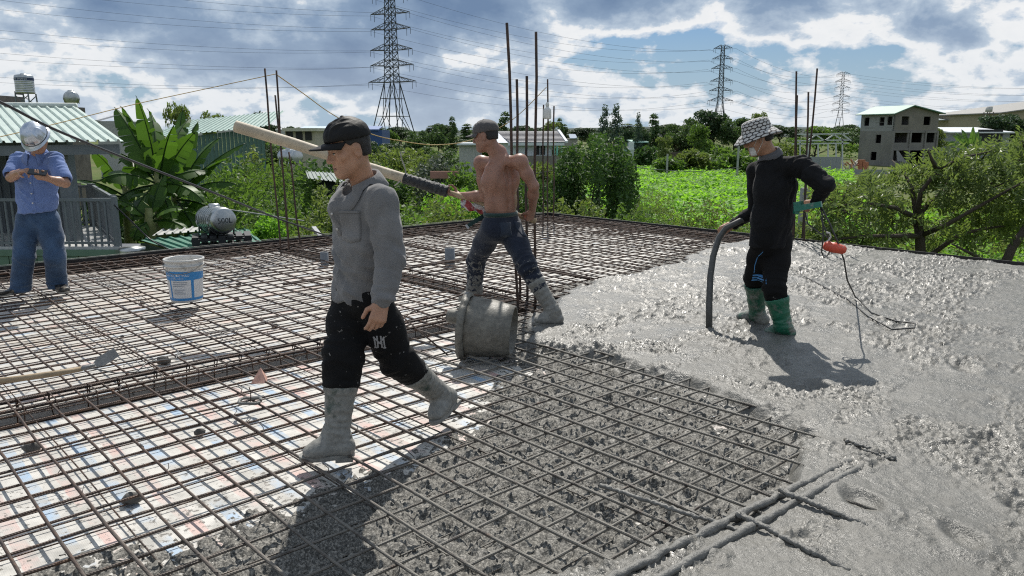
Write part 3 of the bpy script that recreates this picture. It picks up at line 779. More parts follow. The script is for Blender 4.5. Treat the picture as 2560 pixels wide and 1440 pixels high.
def caked_mat(name, base, mud=(.21, .205, .185), lo=.45, hi=.56, rough=.6, zc=None):
    m = MT(name); c = m.coord('World'); d = m.noise(11, 7, .68, c)
    if zc: d = m.math('ADD', d, m.mapr(m.sep(c)[2], zc[1], zc[0], 0, .35))
    f = m.mapr(d, lo, hi); n = m.noise(40, 4, .6, c)
    cc = m.mix(f, base, m.mix(m.mapr(n, .3, .7), tuple(x * .78 for x in mud), tuple(x * 1.25 for x in mud)))
    m.set(col=cc, rough=m.mapr(f, 0, 1, .30, rough), spec=.45); b = m.bump(f, .35, .006); m.bump(n, .4, .006, b); return m.m
HAIR = simple('black_hair', (.012, .010, .009), .55, .3, 60, bump=.7, bscale=160, coord='World')
LIP = simple('lip', (.19, .075, .06), .5, .2, 40, coord='World'); BROW = simple('eyebrow', (.013, .010, .009), .8, coord='World')
EYEW = simple('eye_white', (.48, .45, .42), .25, .1, coord='World'); IRIS = simple('iris', (.012, .008, .006), .15, .1, coord='World')
def face_bits(root, body, C, l, f, u):
    def p(a, b, c): return C + l * a + f * b + u * c
    for s in (-1, 1):
        m = MB(); pts = [wrap(body, p(s * x, .09, z), f, .001) for x, z in ((.014, .026), (.026, .031), (.040, .030), (.050, .024))]; m.tube(pts, [.0026, .0042, .0040, .0018], 6); build(m, 'eyebrow', BROW, root)
        m = MB(); pts = [wrap(body, p(s * x, .09, z), f, .0006) for x, z in ((.019, .003), (.026, .0065), (.034, .0075), (.043, .0045))]; m.tube(pts, [.0016, .0022, .0022, .0016], 5); build(m, 'eyelid', BROW, root)
        e = MB(); q = wrap(body, p(s * .031, .09, .0025), f, -.0042); e.lathe([(.0, .0075), (.0045, .006), (.007, .003), (.0078, -.002)], q, 10, (l, u, f)); ew = build(e, 'eye', EYEW, root)
        e = MB(); e.lathe([(.0, .0088), (.003, .008), (.0045, .0065)], q, 8, (l, u, f)); build(e, 'iris', IRIS, ew)
    m = MB(); top = [wrap(body, p(x, .1, z), f, .0007) for x, z in ((-.021, -.067), (-.011, -.0615), (0, -.0625), (.011, -.0615), (.021, -.067))]
    mid = [wrap(body, p(x, .1, z), f, .0012) for x, z in ((-.022, -.068), (-.011, -.068), (0, -.0685), (.011, -.068), (.022, -.068))]
    bot = [wrap(body, p(x, .1, z), f, .0007) for x, z in ((-.021, -.069), (-.011, -.0775), (0, -.0795), (.011, -.0775), (.021, -.069))]
    m.add(top + mid + bot, [(i, i + 1, i + 6, i + 5) for i in range(4)] + [(i + 5, i + 6, i + 11, i + 10) for i in range(4)], 0, True); build(m, 'lips', LIP, root)
def short_hair(root, C, l, f, u, h=.006, low=-.040, grow=.004):
    fl = Fld(C - V(.14, .14, .14), C + V(.14, .14, .16), h); ax = (l, f, u)
    fl.ell(C + u * .032 - f * .012, (.077 + grow, .098 + grow, .092 + grow), ax, .004); fl.ell(C - f * .055 - u * .02, (.062 + grow, .045, .06), ax, .02)
    fl.cut(C + u * low, -u); fl.cut(C + f * .018 + u * .02, f * .8 - u * .6, .01)
    for s in (-1, 1): fl.ell(C + l * (.085 * s) - f * .006 - u * .012, (.03, .030, .044), ax, .008, 's')
    return piece(fl, 'hair', HAIR, root, rough=.0025)
def baseball_cap(root, C, l, f, u, mat, bmat=None, brim=.078, rest=.052, puff=0.0, droop=.35, folds_=None):
    fl = Fld(C - V(.16, .16, .12), C + V(.16, .16, .20), .0055); ax = (l, f, u)
    fl.ell(C + u * (.050 + puff * .3) - f * .010, (.091, .112, .088 + puff), ax, .004); fl.cap(C + u * (.138 + puff * 1.25) - f * .01, C + u * (.139 + puff * 1.25) - f * .01, .007, .007, .006)
    fl.cut(C + u * rest - f * .0 , -u + f * .05)
    cp = piece(fl, 'cap', mat, root, folds_ or [(C + u * .12 + f * .03, .09, f, 34, .004)], rough=.001); m = MB()
    nx, ny = 14, 6; top = []
    for j in range(ny + 1):
        for i in range(nx + 1):
            s = i / nx * 2 - 1; t = j / ny; th = s * 1.12
            rad = (math.sin(th), math.cos(th)); q = C + l * (.089 * rad[0] * (1 - .04 * t)) + f * (-.010 + .108 * rad[1] + brim * t * (math.cos(s * 1.35) * .85 + .15)) + u * (rest + .004 - .024 * s * s * (.30 + .70 * t) - brim * t * droop)
            top.append(q)
    k = nx + 1; nv = len(top); fs = [(j * k + i, j * k + i + 1, (j + 1) * k + i + 1, (j + 1) * k + i) for j in range(ny) for i in range(nx)]
    rim = list(range(k)) + [j * k + nx for j in range(1, ny + 1)] + [ny * k + i for i in range(nx - 1, -1, -1)] + [j * k for j in range(ny - 1, 0, -1)]
    m.add(top + [q - u * .005 for q in top], fs + [tuple(nv + a for a in q[::-1]) for q in fs] + [(a, nv + a, nv + b, b) for a, b in zip(rim, rim[1:] + rim[:1])], 0, True)
    build(m, 'brim', bmat or mat, cp.o); return cp
def collar(root, base, ax, f, mat, r=.066, h=.040, flap=.055, gap=.45, name='collar', lift=0.0, spread=.020, on=None):
    """a folded shirt collar: stand, fold and falling flap with two points at the front"""
    ax = unit(ax); f = unit(f - ax * Vector(f).dot(ax)); l = ax.cross(f); m = MB(); n = 36; prof = 5; vs = []
    for i in range(n + 1):
        th = gap + (2 * math.pi - 2 * gap) * i / n; d = f * math.cos(th) + l * math.sin(th); fr = (max(0, math.cos(th)) ** 2)
        rr = r * (1 + .22 * fr); fl = flap * (1 + .55 * fr)
        for a, b in ((rr, 0), (rr * .98, h * (1 - .35 * fr)), (rr + .008, h * (1.06 - .35 * fr)), (rr + .016, h * (.72 - .35 * fr)), (rr + spread + .012 * fr, h * (1 - .35 * fr) - fl)):
            q = base + d * a + ax * (b + lift)
            if on is not None and a > rr + .005:                          # the flap lies on the shirt, never inside it
                lc_, nn_, _, _ = bvh(on).find_nearest(q)
                if lc_ is not None and (q - lc_).dot(nn_) < .007: q = lc_ + nn_ * .007
            vs.append(q)
    fs = [(i * prof + j, (i + 1) * prof + j, (i + 1) * prof + j + 1, i * prof + j + 1) for i in range(n) for j in range(prof - 1)]
    m.add(vs, fs, 0, True); o = build(m, name, mat, root); s = o.modifiers.new('thick', 'SOLIDIFY'); s.thickness = .003; return o
def boot(root, top, ankle, heel, toe, mat, name='boot', up=None, rtop=.062, rank=.046, wide=.047, rimup=.0):
    """a rubber boot: open shaft, ankle, heel block and rounded toe on a flat sole"""
    top, ankle, heel, toe = map(Vector, (top, ankle, heel, toe)); d = unit(toe - heel); up = unit(up or V(0, 0, 1)); up = unit(up - d * up.dot(d)); L = (toe - heel).length
    pts = [top, ankle, heel, toe]; lo = V(*[min(p[k] for p in pts) - .11 for k in range(3)]); hi = V(*[max(p[k] for p in pts) + .11 for k in range(3)])
    fl = Fld(lo, hi, .0065); sd_ = d.cross(up)
    fl.cap(ankle, top, rank, rtop, .03); fl.cap(ankle, heel + d * .035 + up * .05, rank, .042, .03)
    fl.rc(heel + d * .04 + up * .035, heel + d * (L * .66) + up * .038, (.040, .040), (wide, .042), sd_, .03); fl.rc(heel + d * (L * .62) + up * .034, toe - d * .048 + up * .030, (wide, .040), (wide * .9, .031), sd_, .025)
    fl.cap(ankle.lerp(heel + d * L * .6 + up * .05, .2), heel + d * (L * .58) + up * .052, .04, .034, .04)
    fl.cut(heel, -up, .006, (lo, hi)); ax = unit(top - ankle); fl.cut(top, ax, .004)
    fl.cap(top - ax * .012, top + ax * .08, rtop - .008, rtop - .004, .003, 's'); fl.cap(top - ax * .016, top - ax * .010, rtop + .004, rtop + .004, .004)
    fl.cap(top - ax * .012, top + ax * .08, rtop - .008, rtop - .004, .003, 's'); fl.cut(top, ax, .004)
    b = piece(fl, name, mat, root, [(ankle, .10, ax, 26, .004), (top.lerp(ankle, .5), .12, ax, 20, .003)], rough=.0015)
    if name == 'boot':                     # the welted sole with its heel block
        m = MB(); out = []
        for k in range(26):
            th = 2 * math.pi * k / 26; c_ = math.cos(th); w_ = wide * (1.06 if c_ > 0 else .90); out.append(heel + d * (L / 2 - .002 + (L / 2 + .004) * c_) + sd_ * (w_ * math.copysign(abs(math.sin(th)) ** .8, math.sin(th))) - up * .006)
        m.slab(out, up, .022); hb_ = heel + d * .045 - up * .010; m.box(hb_, (.085, wide * 1.7, .022), axes=(d, sd_, up)); build(m, 'sole', mat, b.o)
    return b

# ------------------------------------------------------------------ the four men
UP = V(0, 0, 1)
def dirs(f): f = unit(f); return f, UP.cross(f).normalized()       # forward, left
SKIN_A = skin('tanned_skin', (.40, .215, .135)); SKIN_B = skin('sunburnt_skin', (.30, .155, .108), .40); SKIN_C = skin('office_skin', (.36, .20, .13))
MUD = (.215, .21, .19)

def gray_man():
    root = empty('person', at(900, 1085, .08), 'man in a grey long-sleeved polo and black cap striding past in caked boots', 'person')
    tf, tl = dirs((-.80, -.60, 0)); hf = unit(V(-.80, -.54, -.24))
    C = P(872, 374, 3.66); nk = P(915, 466, 3.74); pel = P(903, 720, 3.80); chest = P(908, 545, 3.76)
    sL = nk + tl * .165 - UP * .055 + tf * .005; sR = nk - tl * .165 - UP * .050 + tf * .0
    eL = P(978, 645, 3.58); wL = P(957, 752, 3.50); eR = sR - UP * .29 - tf * .06 - tl * .03; wR = eR - UP * .235 + tf * .06
    hL = pel + tl * .088 - UP * .01; hR = pel - tl * .088 - UP * .01
    kL = P(992, 898, 3.84); aL = P(1100, 985, 4.12); kR = P(858, 890, 3.70); aR = P(843, 1075, 3.62)
    toeR = at(748, 1146, .078); heelR = at(884, 1136, .078); toeL = at(1082, 1062, .085); heelL = P(1136, 1000, 4.22)
    lo = V(-1.3, 3.1, -.02); hi = V(-.1, 4.5, 1.85)
    # body under the clothes
    fl = Fld(lo, hi, .0058); l, f, u = head(fl, C, hf, UP * 1, nk - UP * .03)
    fl.rc(pel, chest, (.135, .095), (.155, .098), tl, .04); fl.rc(chest, nk - UP * .10, (.155, .098), (.13, .075), tl, .04)
    for s_, e_, w_ in ((sL, eL, wL), (sR, eR, wR)): fl.chain([nk - UP * .06, s_, e_, w_], [.06, .045, .036, .026], .03)
    for h_, k_, a_ in ((hL, kL, aL), (hR, kR, aR)): fl.chain([h_, k_, a_], [.07, .048, .034], .03)
    hand(fl, wL, P(933, 836, 3.44) - wL, tl + tf * .25 - UP * .1, tf, ((.35, .55, .4), (.4, .7, .5), (.5, .8, .5), (.55, .8, .5)), (.2, .3), 1.02)
    hand(fl, wR, -UP + tf * .15, -tl, tf, (.4, .6, .4), (.3, .3)); body = piece(fl, 'body', SKIN_A, root); face_bits(root, body, C, l, f, u)
    short_hair(root, C, l, f, u)
    # polo shirt
    GS = cloth('grey_polo_cloth', (.172, .170, .172), .95, .22, 600, sheen=.2)
    hem = P(900, 738, 3.80); s = Fld(lo, hi, .0075)
    s.rc(hem - UP * .06, chest - UP * .12, (.164, .132), (.156, .120), tl, .05); s.rc(chest - UP * .12, chest + UP * .05, (.156, .120), (.176, .120), tl, .05)
    s.rc(chest + UP * .05, nk - UP * .105, (.178, .120), (.145, .085), tl, .05); s.cap(nk - UP * .055, nk - UP * .01, .070, .062, .05)
    for s_, e_, w_ in ((sL, eL, wL), (sR, eR, wR)):
        s.cap(nk - UP * .06, s_ - UP * .010, .056, .060, .05); s.chain([s_, e_], [.068, .061], .03); s.cap(e_, e_.lerp(w_, .88), .060, .050, .03)
        c0 = e_.lerp(w_, .80); s.cap(c0, e_.lerp(w_, .90), .053, .053, .006)
    s.cut(hem - UP * .02 + tl * .0, -UP + tf * .06); nb = unit(C - nk); s.cap(nk + nb * .0, nk + nb * .2, .063, .070, .012, 's')
    s.cap(nk + tf * .075 + UP * .02, nk + tf * .140 - UP * .13, .034, .010, .012, 's')
    ax = unit(wL - eL)
    shirt = piece(s, 'shirt', GS, root, [(pel + UP * .10, .24, UP * .75 + tl * .65, 12, .017), (chest, .24, UP * .5 - tl * .8 , 9, .009), (eL, .15, ax + tf * .6, 15, .0055), (wL, .11, ax, 22, .006), (sL, .16, tf + UP * .3, 13, .004), (hem, .18, tl, 13, .010), (sL.lerp(eL, .5), .16, tf + tl * .3, 12, .006)], 2)
    for e_, w_ in ((eL, wL), (eR, wR)):
        m = MB(); a_ = e_.lerp(w_, .86); b_ = e_.lerp(w_, 1.02); m.tube([a_, a_.lerp(b_, .5), b_, b_ - (b_ - a_) * .1], [.046, .044, .041, .030], 16); build(m, 'cuff', cloth('blue_grey_cuff', (.095, .115, .145), .9), shirt.o)
    collar(shirt.o, nk - UP * .004, C - nk + UP * .10, tf, GS, .073, .056, .070, .50, spread=.034, on=shirt)
    pc = chest + tf * .12 + tl * .105 + UP * .01; pn = tf * .75 + tl * .66
    px = unit(UP.cross(pn)); patch(shirt, pc - UP * .03, px, UP, pn, .105, .135, 'pocket', GS, shirt.o, .005, shape=lambda a, b: (a * (1 - .0 * b), b - (.18 * (1 - abs(a)) if b < -.9 else 0)))
    patch(shirt, pc + UP * .036, px, UP, pn, .108, .012, 'pocket_hem', GS, shirt.o, .008)
    pl = nk + tf * .12 - UP * .14; patch(shirt, pl - UP * .0, tl, UP, tf, .030, .17, 'placket', GS, shirt.o, .005)
    for dz in (.02, -.055):
        m = MB(); q = wrap(shirt, pl + UP * dz, tf + tl * .2, .010); m.lathe([(0, .002), (.004, .0025), (.0062, .001), (.0062, -.004)], q, 10, (tl, UP, tf)); build(m, 'button', simple('button', (.55, .52, .48), .3), shirt.o)
    # trousers
    T = cloth('black_track_trousers', (.0050, .0050, .0056), .85, .3, 500, fleck=(.22, .21, .20), sheen=.0)
    t = Fld(lo, hi, .0075); t.rc(pel + UP * .06, pel - UP * .03, (.150, .118), (.160, .125), tl, .04)
    t.chain([hL - UP * .02, hL.lerp(kL, .5), kL, kL.lerp(aL, .38)], [.102, .098, .084, .080], .035); t.chain([hR - UP * .02, hR.lerp(kR, .5), kR, kR.lerp(aR, .36)], [.102, .102, .092, .088], .035)
    t.cut(kL.lerp(aL, .42), unit(aL - kL), .006, (kL.lerp(aL, .42) - V(.18, .18, .14), kL.lerp(aL, .42) + V(.18, .18, .10))); t.cut(kR.lerp(aR, .42), unit(aR - kR), .006, (kR.lerp(aR, .42) - V(.14, .18, .2), kR.lerp(aR, .42) + V(.14, .18, .06)))
    tr = piece(t, 'trousers', T, root, [(kL, .16, kL - hL, 14, .010), (kR, .18, kR - hR, 13, .010), (pel - UP * .1, .16, UP + tl * .4, 13, .009)], 4)
    LOGO = simple('grey_print', (.32, .32, .33), .8, coord='World'); on = unit(tf * .35 + tl * .94)
    lo_ = P(945, 848, 3.74); lx = unit(V(1, -.2, 0)); ly = unit(UP * 1.0 - lx * .12)
    strokes(tr, lo_, lx, ly, on, [[(-.026, .030), (-.022, -.034)], [(-.030, .030), (.0, -.005), (.030, .030)], [(-.010, .036), (-.010, -.034)], [(.010, .036), (.012, -.034)], [(.024, .028), (.026, -.034)], [(-.010, -.002), (.012, -.010)], [(-.030, -.032), (-.014, -.034)], [(.018, -.034), (.034, -.034)]], .008, 'emblem', LOGO, tr.o)
    BM = caked_mat('caked_green_boot', (.030, .055, .045), lo=.36, hi=.50, zc=(.05, .30))
    boot(root, kR.lerp(aR, .36), aR, heelR, toeR, BM, rtop=.082, rank=.056, wide=.052)
    boot(root, kL.lerp(aL, .34), aL, heelL, toeL, BM, rtop=.078, rank=.054, wide=.050, up=unit(aL - toeL + V(.05, .12, .08)))
    CAPM = cloth('black_cap_cloth', (.0075, .0070, .0070), .6, .2, 500, sheen=.0)
    baseball_cap(root, C, l, f, u, CAPM, rest=.050, brim=.088, puff=.008, droop=.10, folds_=[(C + u * .13 + f * .05, .06, l + f * .3, 30, .007), (C + u * .10, .12, u, 14, .003)])
gray_man()

def shirtless_man():
    root = empty('person', at(1290, 780, .08), 'shirtless man in a grey cap and splattered jeans lunging with the long pole', 'person')
    tf, tl = dirs((-.62, .78, 0)); hf = unit(V(-.93, .30, -.18)); pf, pl_ = dirs((-.75, .66, 0))
    C = P(1214, 340, 6.45); nk = P(1250, 390, 6.48); pel = P(1252, 555, 6.50); chest = P(1250, 455, 6.50)
    sL = P(1203, 408, 6.64); sR = P(1300, 405, 6.36); eL = P(1212, 492, 6.66); wL = P(1150, 489, 6.76); eR = P(1334, 465, 6.36); wR = P(1331, 525, 6.52)
    hL = pel + pl_ * .09 - UP * .01; hR = pel - pl_ * .09 - UP * .01; kL = P(1190, 652, 6.78); aL = P(1186, 735, 6.88); kR = P(1318, 668, 6.30); aR = P(1383, 778, 6.22)
    lo = V(-.95, 5.9, 0); hi = V(.75, 7.25, 1.92)
    fl = Fld(lo, hi, .0068); l, f, u = head(fl, C, hf, UP, nk - UP * .04)
    fl.rc(pel - UP * .02, P(1252, 505, 6.5), (.142, .098), (.140, .090), tl, .05); fl.rc(P(1252, 505, 6.5), chest, (.138, .090), (.165, .100), tl, .05); fl.rc(chest, nk - UP * .10, (.168, .102), (.150, .080), tl, .05)
    fl.cap(nk - UP * .03, nk + UP * .03, .062, .056, .05)
    for s_, e_, w_ in ((sL, eL, wL), (sR, eR, wR)):
        fl.cap(nk - UP * .055, s_ + UP * .005, .055, .050, .05); fl.cap(s_, s_, .062, .062, .035); fl.chain([s_, s_.lerp(e_, .5), e_], [.052, .050, .042], .03); fl.chain([e_, e_.lerp(w_, .35), w_], [.041, .045, .029], .025)
    # shoulder blades and the groove of the spine
    bk = -tf
    fl.ell(chest + bk * .075 + tl * .085 + UP * .04, (.050, .030, .085), (tl, tf, UP), .05); fl.ell(chest + bk * .075 - tl * .085 + UP * .04, (.050, .030, .085), (tl, tf, UP), .05)
    fl.chain([nk + bk * .088 - UP * .06, chest + bk * .122, P(1252, 505, 6.5) + bk * .105, pel + bk * .112 + UP * .02], [.010, .013, .014, .010], .035, 's')
    for sg in (-1, 1): fl.chain([chest + bk * .078 + tl * .04 * sg - UP * .02, pel + bk * .070 + tl * .042 * sg + UP * .05], [.035, .034], .04)
    for h_, k_, a_ in ((hL, kL, aL), (hR, kR, aR)): fl.chain([h_, k_, a_], [.072, .05, .036], .03)
    hand(fl, wL, P(1118, 481, 6.76) - wL, V(-.1, .3, -1), V(.1, -.2, .9), (.75, .85, .6), (.9, .6), 1.02)
    hand(fl, wR, P(1322, 552, 6.56) - wR, V(.6, -.75, .1), V(-.5, -.1, .7), (1.2, 1.2, .7), (.9, .8), 1.02)
    piece(fl, 'body', SKIN_B, root); short_hair(root, C, l, f, u)
    J = cloth('dark_jeans', (.014, .020, .036), .85, .35, 500, splat=MUD, splat_z=(.85, .15), amt=-.07, sheen=.2)
    t = Fld(lo, hi, .0085); t.rc(pel + UP * .075, pel - UP * .05, (.156, .112), (.172, .125), pl_, .04)
    for s in (-1, 1): t.ell(pel - pf * .055 + pl_ * (.075 * s) - UP * .04, (.078, .075, .085), (pl_, pf, UP), .05)
    t.chain([hL - UP * .03, hL.lerp(kL, .5), kL, aL + UP * .03], [.104, .096, .076, .070], .035); t.chain([hR - UP * .03, hR.lerp(kR, .5), kR, kR.lerp(aR, .45)], [.104, .096, .076, .072], .035); t.cut(pel + UP * .085, UP)
    tr = piece(t, 'jeans', J, root, [(kL, .15, kL - hL, 15, .010), (kR, .15, kR - hR, 15, .010), (aL, .14, aL - kL, 18, .009), (pel - UP * .09, .16, UP, 13, .007)], 8)
    PK = cloth('dark_jeans_pocket', (.020, .030, .050), .85, .3, 500)
    for s in (-1, 1): patch(tr, pel - pf * .13 + pl_ * (.078 * s) - UP * .045, pl_, UP, -pf, .105, .115, 'back_pocket', PK, tr.o, .004, shape=lambda a, b: (a * (1 + .08 * b), b - (.22 * (1 - abs(a)) if b < -.9 else 0)))
    BELT = cloth('dark_green_belt', (.012, .040, .034), .6, .2, 400); m = MB(); n = 40; vs = []
    for i in range(n):
        th = 2 * math.pi * i / n; c_ = pel + UP * .070 + pl_ * (.168 * math.cos(th)) + pf * (.122 * math.sin(th)); 
        d = unit(pl_ * math.cos(th) / .168 + pf * math.sin(th) / .122); vs += [c_ - UP * .018, c_ + d * .003 - UP * .0, c_ + UP * .018, c_ - d * .01]
    m.add(vs, [(i * 4 + a, ((i + 1) % n) * 4 + a, ((i + 1) % n) * 4 + (a + 1) % 4, i * 4 + (a + 1) % 4) for i in range(n) for a in range(4)], 0, True); bt = build(m, 'belt', BELT, root)
    m = MB(); pts = [P(1212, 538, 6.52), P(1195, 549, 6.48), P(1180, 558, 6.45), P(1170, 565, 6.43)]
    for a, b in zip(pts[:-1], pts[1:]): m.beam(a, b + (b - a) * .04, .034, .004, up=V(.2, -1, .2))
    build(m, 'belt_end', BELT, bt); m = MB(); m.beam(pts[-1], P(1166, 568, 6.42), .038, .006, up=V(.2, -1, .2)); build(m, 'belt_tip', simple('belt_tip', (.45, .44, .42), .4, metal=.8), bt)
    BM = caked_mat('slurry_coated_boot', (.14, .135, .12), lo=.30, hi=.45)
    boot(root, kR.lerp(aR, .30), aR, at(1405, 812, .085) , at(1372, 806, .10) + V(-.14, -.03, 0), BM, rtop=.074, rank=.056, wide=.052, up=V(.35, 0, 1))
    boot(root, aL + UP * .06, aL - UP * .03, at(1202, 757, .08), at(1202, 757, .08) + V(-.22, .16, 0), BM, rtop=.074, rank=.058, wide=.052)
    CM = cloth('grey_cap_cloth', (.085, .078, .078), .8, .2, 500, sheen=.2)
    baseball_cap(root, C, l, f, u, CM, rest=.032, brim=.075, droop=.12, puff=-.006)
shirtless_man()

def vibrator_man():
    root = empty('person', at(1930, 830, .1), 'man in a black long-sleeved top, patterned bucket hat and green boots', 'person')
    tf, tl = dirs((-.60, .80, 0)); hf = unit(V(-.93, .18, -.32))
    C = P(1897, 345, 5.92); nk = P(1930, 392, 5.95); pel = P(1930, 592, 5.95); chest = P(1938, 470, 5.95)
    sL = P(1890, 428, 6.10); sR = P(2003, 415, 5.82); eL = P(1893, 525, 6.16); wL = P(1832, 562, 6.24); eR = P(2063, 462, 5.66); wR = P(2040, 508, 5.78)
    hL = pel + tl * .088; hR = pel - tl * .088; kL = P(1888, 695, 6.14); aL = P(1893, 785, 6.22); kR = P(1935, 718, 5.83); aR = P(1958, 815, 5.80)
    lo = V(1.5, 5.35, .02); hi = V(2.65, 6.6, 1.95)
    fl = Fld(lo, hi, .0068); l, f, u = head(fl, C, hf, UP, nk - UP * .02); fl.rc(pel, chest, (.135, .09), (.155, .095), tl, .04); fl.rc(chest, nk - UP * .1, (.155, .095), (.13, .075), tl, .04)
    for s_, e_, w_ in ((sL, eL, wL), (sR, eR, wR)): fl.chain([nk - UP * .07, s_, e_, w_], [.055, .045, .036, .027], .03)
    for h_, k_, a_ in ((hL, kL, aL), (hR, kR, aR)): fl.chain([h_, k_, a_], [.07, .048, .034], .03)
    hand(fl, wL, P(1803, 578, 6.24) - wL, V(.1, -.75, .65), V(-.6, -.1, .5), (.8, .9, .6), (.7, .6), 1.02)
    hand(fl, wR, P(2018, 512, 5.84) - wR, V(-.1, -.8, .5), V(-.2, .1, .8), (.9, 1.0, .6), (.6, .6), 1.02)
    body = piece(fl, 'body', SKIN_A, root); face_bits(root, body, C, l, f, u); short_hair(root, C, l, f, u)
    TOPM = cloth('black_jersey', (.0072, .0075, .0088), .85, .25, 500, splat=(.045, .045, .045), splat_z=(.95, .55), amt=-.12, sheen=.04)
    hem = P(1922, 615, 5.95); s = Fld(lo, hi, .0085)
    s.rc(hem - UP * .05, P(1930, 545, 5.95), (.176, .140), (.160, .125), tl, .05); s.rc(P(1930, 545, 5.95), chest, (.162, .125), (.180, .125), tl, .05); s.rc(chest, nk - UP * .09, (.180, .122), (.152, .090), tl, .05); s.cap(nk - UP * .06, nk - UP * .01, .078, .064, .05)
    for s_, e_, w_ in ((sL, eL, wL), (sR, eR, wR)):
        s.cap(nk - UP * .075, s_, .068, .066, .05); s.chain([s_, s_.lerp(e_, .5), e_], [.070, .066, .058], .03); s.cap(e_, e_.lerp(w_, .94), .057, .041, .025)
    s.cut(hem, -UP); nb = unit(C - nk); s.cap(nk + nb * .01, nk + nb * .2, .062, .068, .01, 's')
    shirt = piece(s, 'top', TOPM, root, [(sR, .20, unit(eR - sR), 20, .011), (eR, .14, wR - eR, 24, .009), (eL, .14, wL - eL, 22, .008), (pel + UP * .08, .2, UP * .4 + tl * .9, 13, .013), (chest, .22, tl, 13, .009), (wL, .12, wL - eL, 26, .006)], 12)
    LIN = cloth('grey_collar_lining', (.10, .10, .11), .9, .2, 500); collar(shirt.o, nk - UP * .015, C - nk + UP * .10, tf, LIN, .068, .060, .050, .5, on=shirt)
    m = MB(); ca = unit(C - nk + UP * .10); ff = unit(tf - ca * tf.dot(ca)); ll = ca.cross(ff)
    m.tube([nk - UP * .015 + ca * .062 + (ff * math.cos(a) + ll * math.sin(a)) * .076 for a in np.linspace(.6, 2 * math.pi - .6, 28)], .003, 5); build(m, 'collar_piping', simple('white_piping', (.6, .6, .62), .7), shirt.o)
    T = cloth('black_sport_trousers', (.0050, .0050, .0055), .85, .3, 500, splat=(.12, .115, .105), splat_z=(.6, .1), amt=-.13, sheen=.0); t = Fld(lo, hi, .0085)
    t.rc(pel + UP * .05, pel - UP * .05, (.150, .115), (.160, .122), tl, .04)
    t.chain([hL - UP * .02, hL.lerp(kL, .5), kL, kL.lerp(aL, .2)], [.100, .094, .080, .074], .035); t.chain([hR - UP * .02, hR.lerp(kR, .5), kR, kR.lerp(aR, .28)], [.102, .096, .082, .076], .035)
    for k_, a_, q in ((kL, aL, .22), (kR, aR, .34)): c_ = k_.lerp(a_, q); t.cut(c_, unit(a_ - k_), .006, (c_ - V(.13, .13, .16), c_ + V(.13, .13, .04)))
    tr = piece(t, 'trousers', T, root, [(kL, .15, kL - hL, 14, .009), (kR, .15, kR - hR, 14, .009), (pel - UP * .1, .15, UP + tl, 13, .008)], 14)
    BLUE = simple('blue_print', (.09, .30, .62), .7, coord='World'); on = V(-.1, -1, .05); o_ = P(1911, 699, 5.74)
    for k in range(3): strokes(tr, o_ - UP * (.021 * k), V(1, 0, .18), UP, on, [[(-.030, 0), (.030, 0)]], .013, 'blue_stripe', BLUE, tr.o)
    strokes(tr, P(1905, 660, 5.78), V(1, 0, 0), UP, on, [[(.012, .09), (-.010, .05), (-.018, -.03), (-.008, -.10)]], .005, 'side_piping', BLUE, tr.o)
    BM = caked_mat('green_rubber_boot', (.012, .115, .062), lo=.56, hi=.70, zc=(.02, .20)); BM2 = caked_mat('muddied_green_boot', (.015, .095, .058), lo=.50, hi=.66, zc=(.02, .26))
    boot(root, kR.lerp(aR, .27), aR, at(1985, 848, .075), at(1985, 848, .075) + V(-.20, .15, 0), BM, rtop=.088, rank=.060, wide=.052)
    boot(root, kL.lerp(aL, .16), aL, at(1918, 815, .085), at(1838, 795, .10), BM2, rtop=.086, rank=.058, wide=.052)
    # bucket hat with an oval lattice print
    hm = MT('oval_print_hat'); uv = hm.coord('UV'); q = hm.sep(uv)
    col_ = hm.math('MULTIPLY', q[0], 17.0); row = hm.math('MULTIPLY', q[1], 8.0); off = hm.math('MULTIPLY', hm.math('MODULO', hm.math('FLOOR', row), 2.0), .5)
    fx = hm.math('SUBTRACT', hm.math('FRACT', hm.math('ADD', col_, off)), .5); fy = hm.math('SUBTRACT', hm.math('FRACT', row), .5)
    dd = hm.math('ADD', hm.math('MULTIPLY', hm.math('MULTIPLY', fx, fx), 1.0), hm.math('MULTIPLY', hm.math('MULTIPLY', fy, fy), 1.05)); oval = hm.math('LESS_THAN', dd, .185)
    hm.set(col=hm.mix(oval, (.045, .040, .038), (.50, .49, .47)), rough=.9, spec=.2, sheen=.2); hm.bump(hm.noise(300, 2, .5), .1, .001)
    hu = unit(u + f * .06 + UP * .3); hx = unit(l - hu * l.dot(hu)); hy = hu.cross(hx); hc = C + hu * .020
    prof = [(.172, -.022, 0), (.160, -.010, .10), (.140, .012, .22), (.118, .030, .34), (.106, .040, .40), (.103, .060, .50), (.098, .090, .66), (.090, .112, .80), (.070, .122, .90), (.035, .127, .96), (.004, .128, 1)]
    n = 48; vs = []; fs = []; uvv = []
    for r_, z_, v_ in prof:
        for k in range(n + 1):
            a = 2 * math.pi * k / n; wv = 1 + (.035 * math.sin(a * 3 + 1) * (1 if v_ < .3 else .15)); dz = .010 * math.sin(a * 2 + .5) * (1 if v_ < .3 else 0)
            vs.append(hc + hx * (r_ * .92 * wv * math.cos(a)) + hy * (r_ * 1.06 * wv * math.sin(a)) + hu * (z_ + dz)); uvv.append((k / n, v_))
    w = n + 1
    for i in range(len(prof) - 1):
        for k in range(n): fs.append((i * w + k, i * w + k + 1, (i + 1) * w + k + 1, (i + 1) * w + k))
    m = MB(); m.add(vs, fs, 0, True); hat = build(m, 'bucket_hat', hm.m, root); lay = hat.data.uv_layers.new(name='uv')
    for lp in hat.data.loops: lay.data[lp.index].uv = uvv[lp.vertex_index]
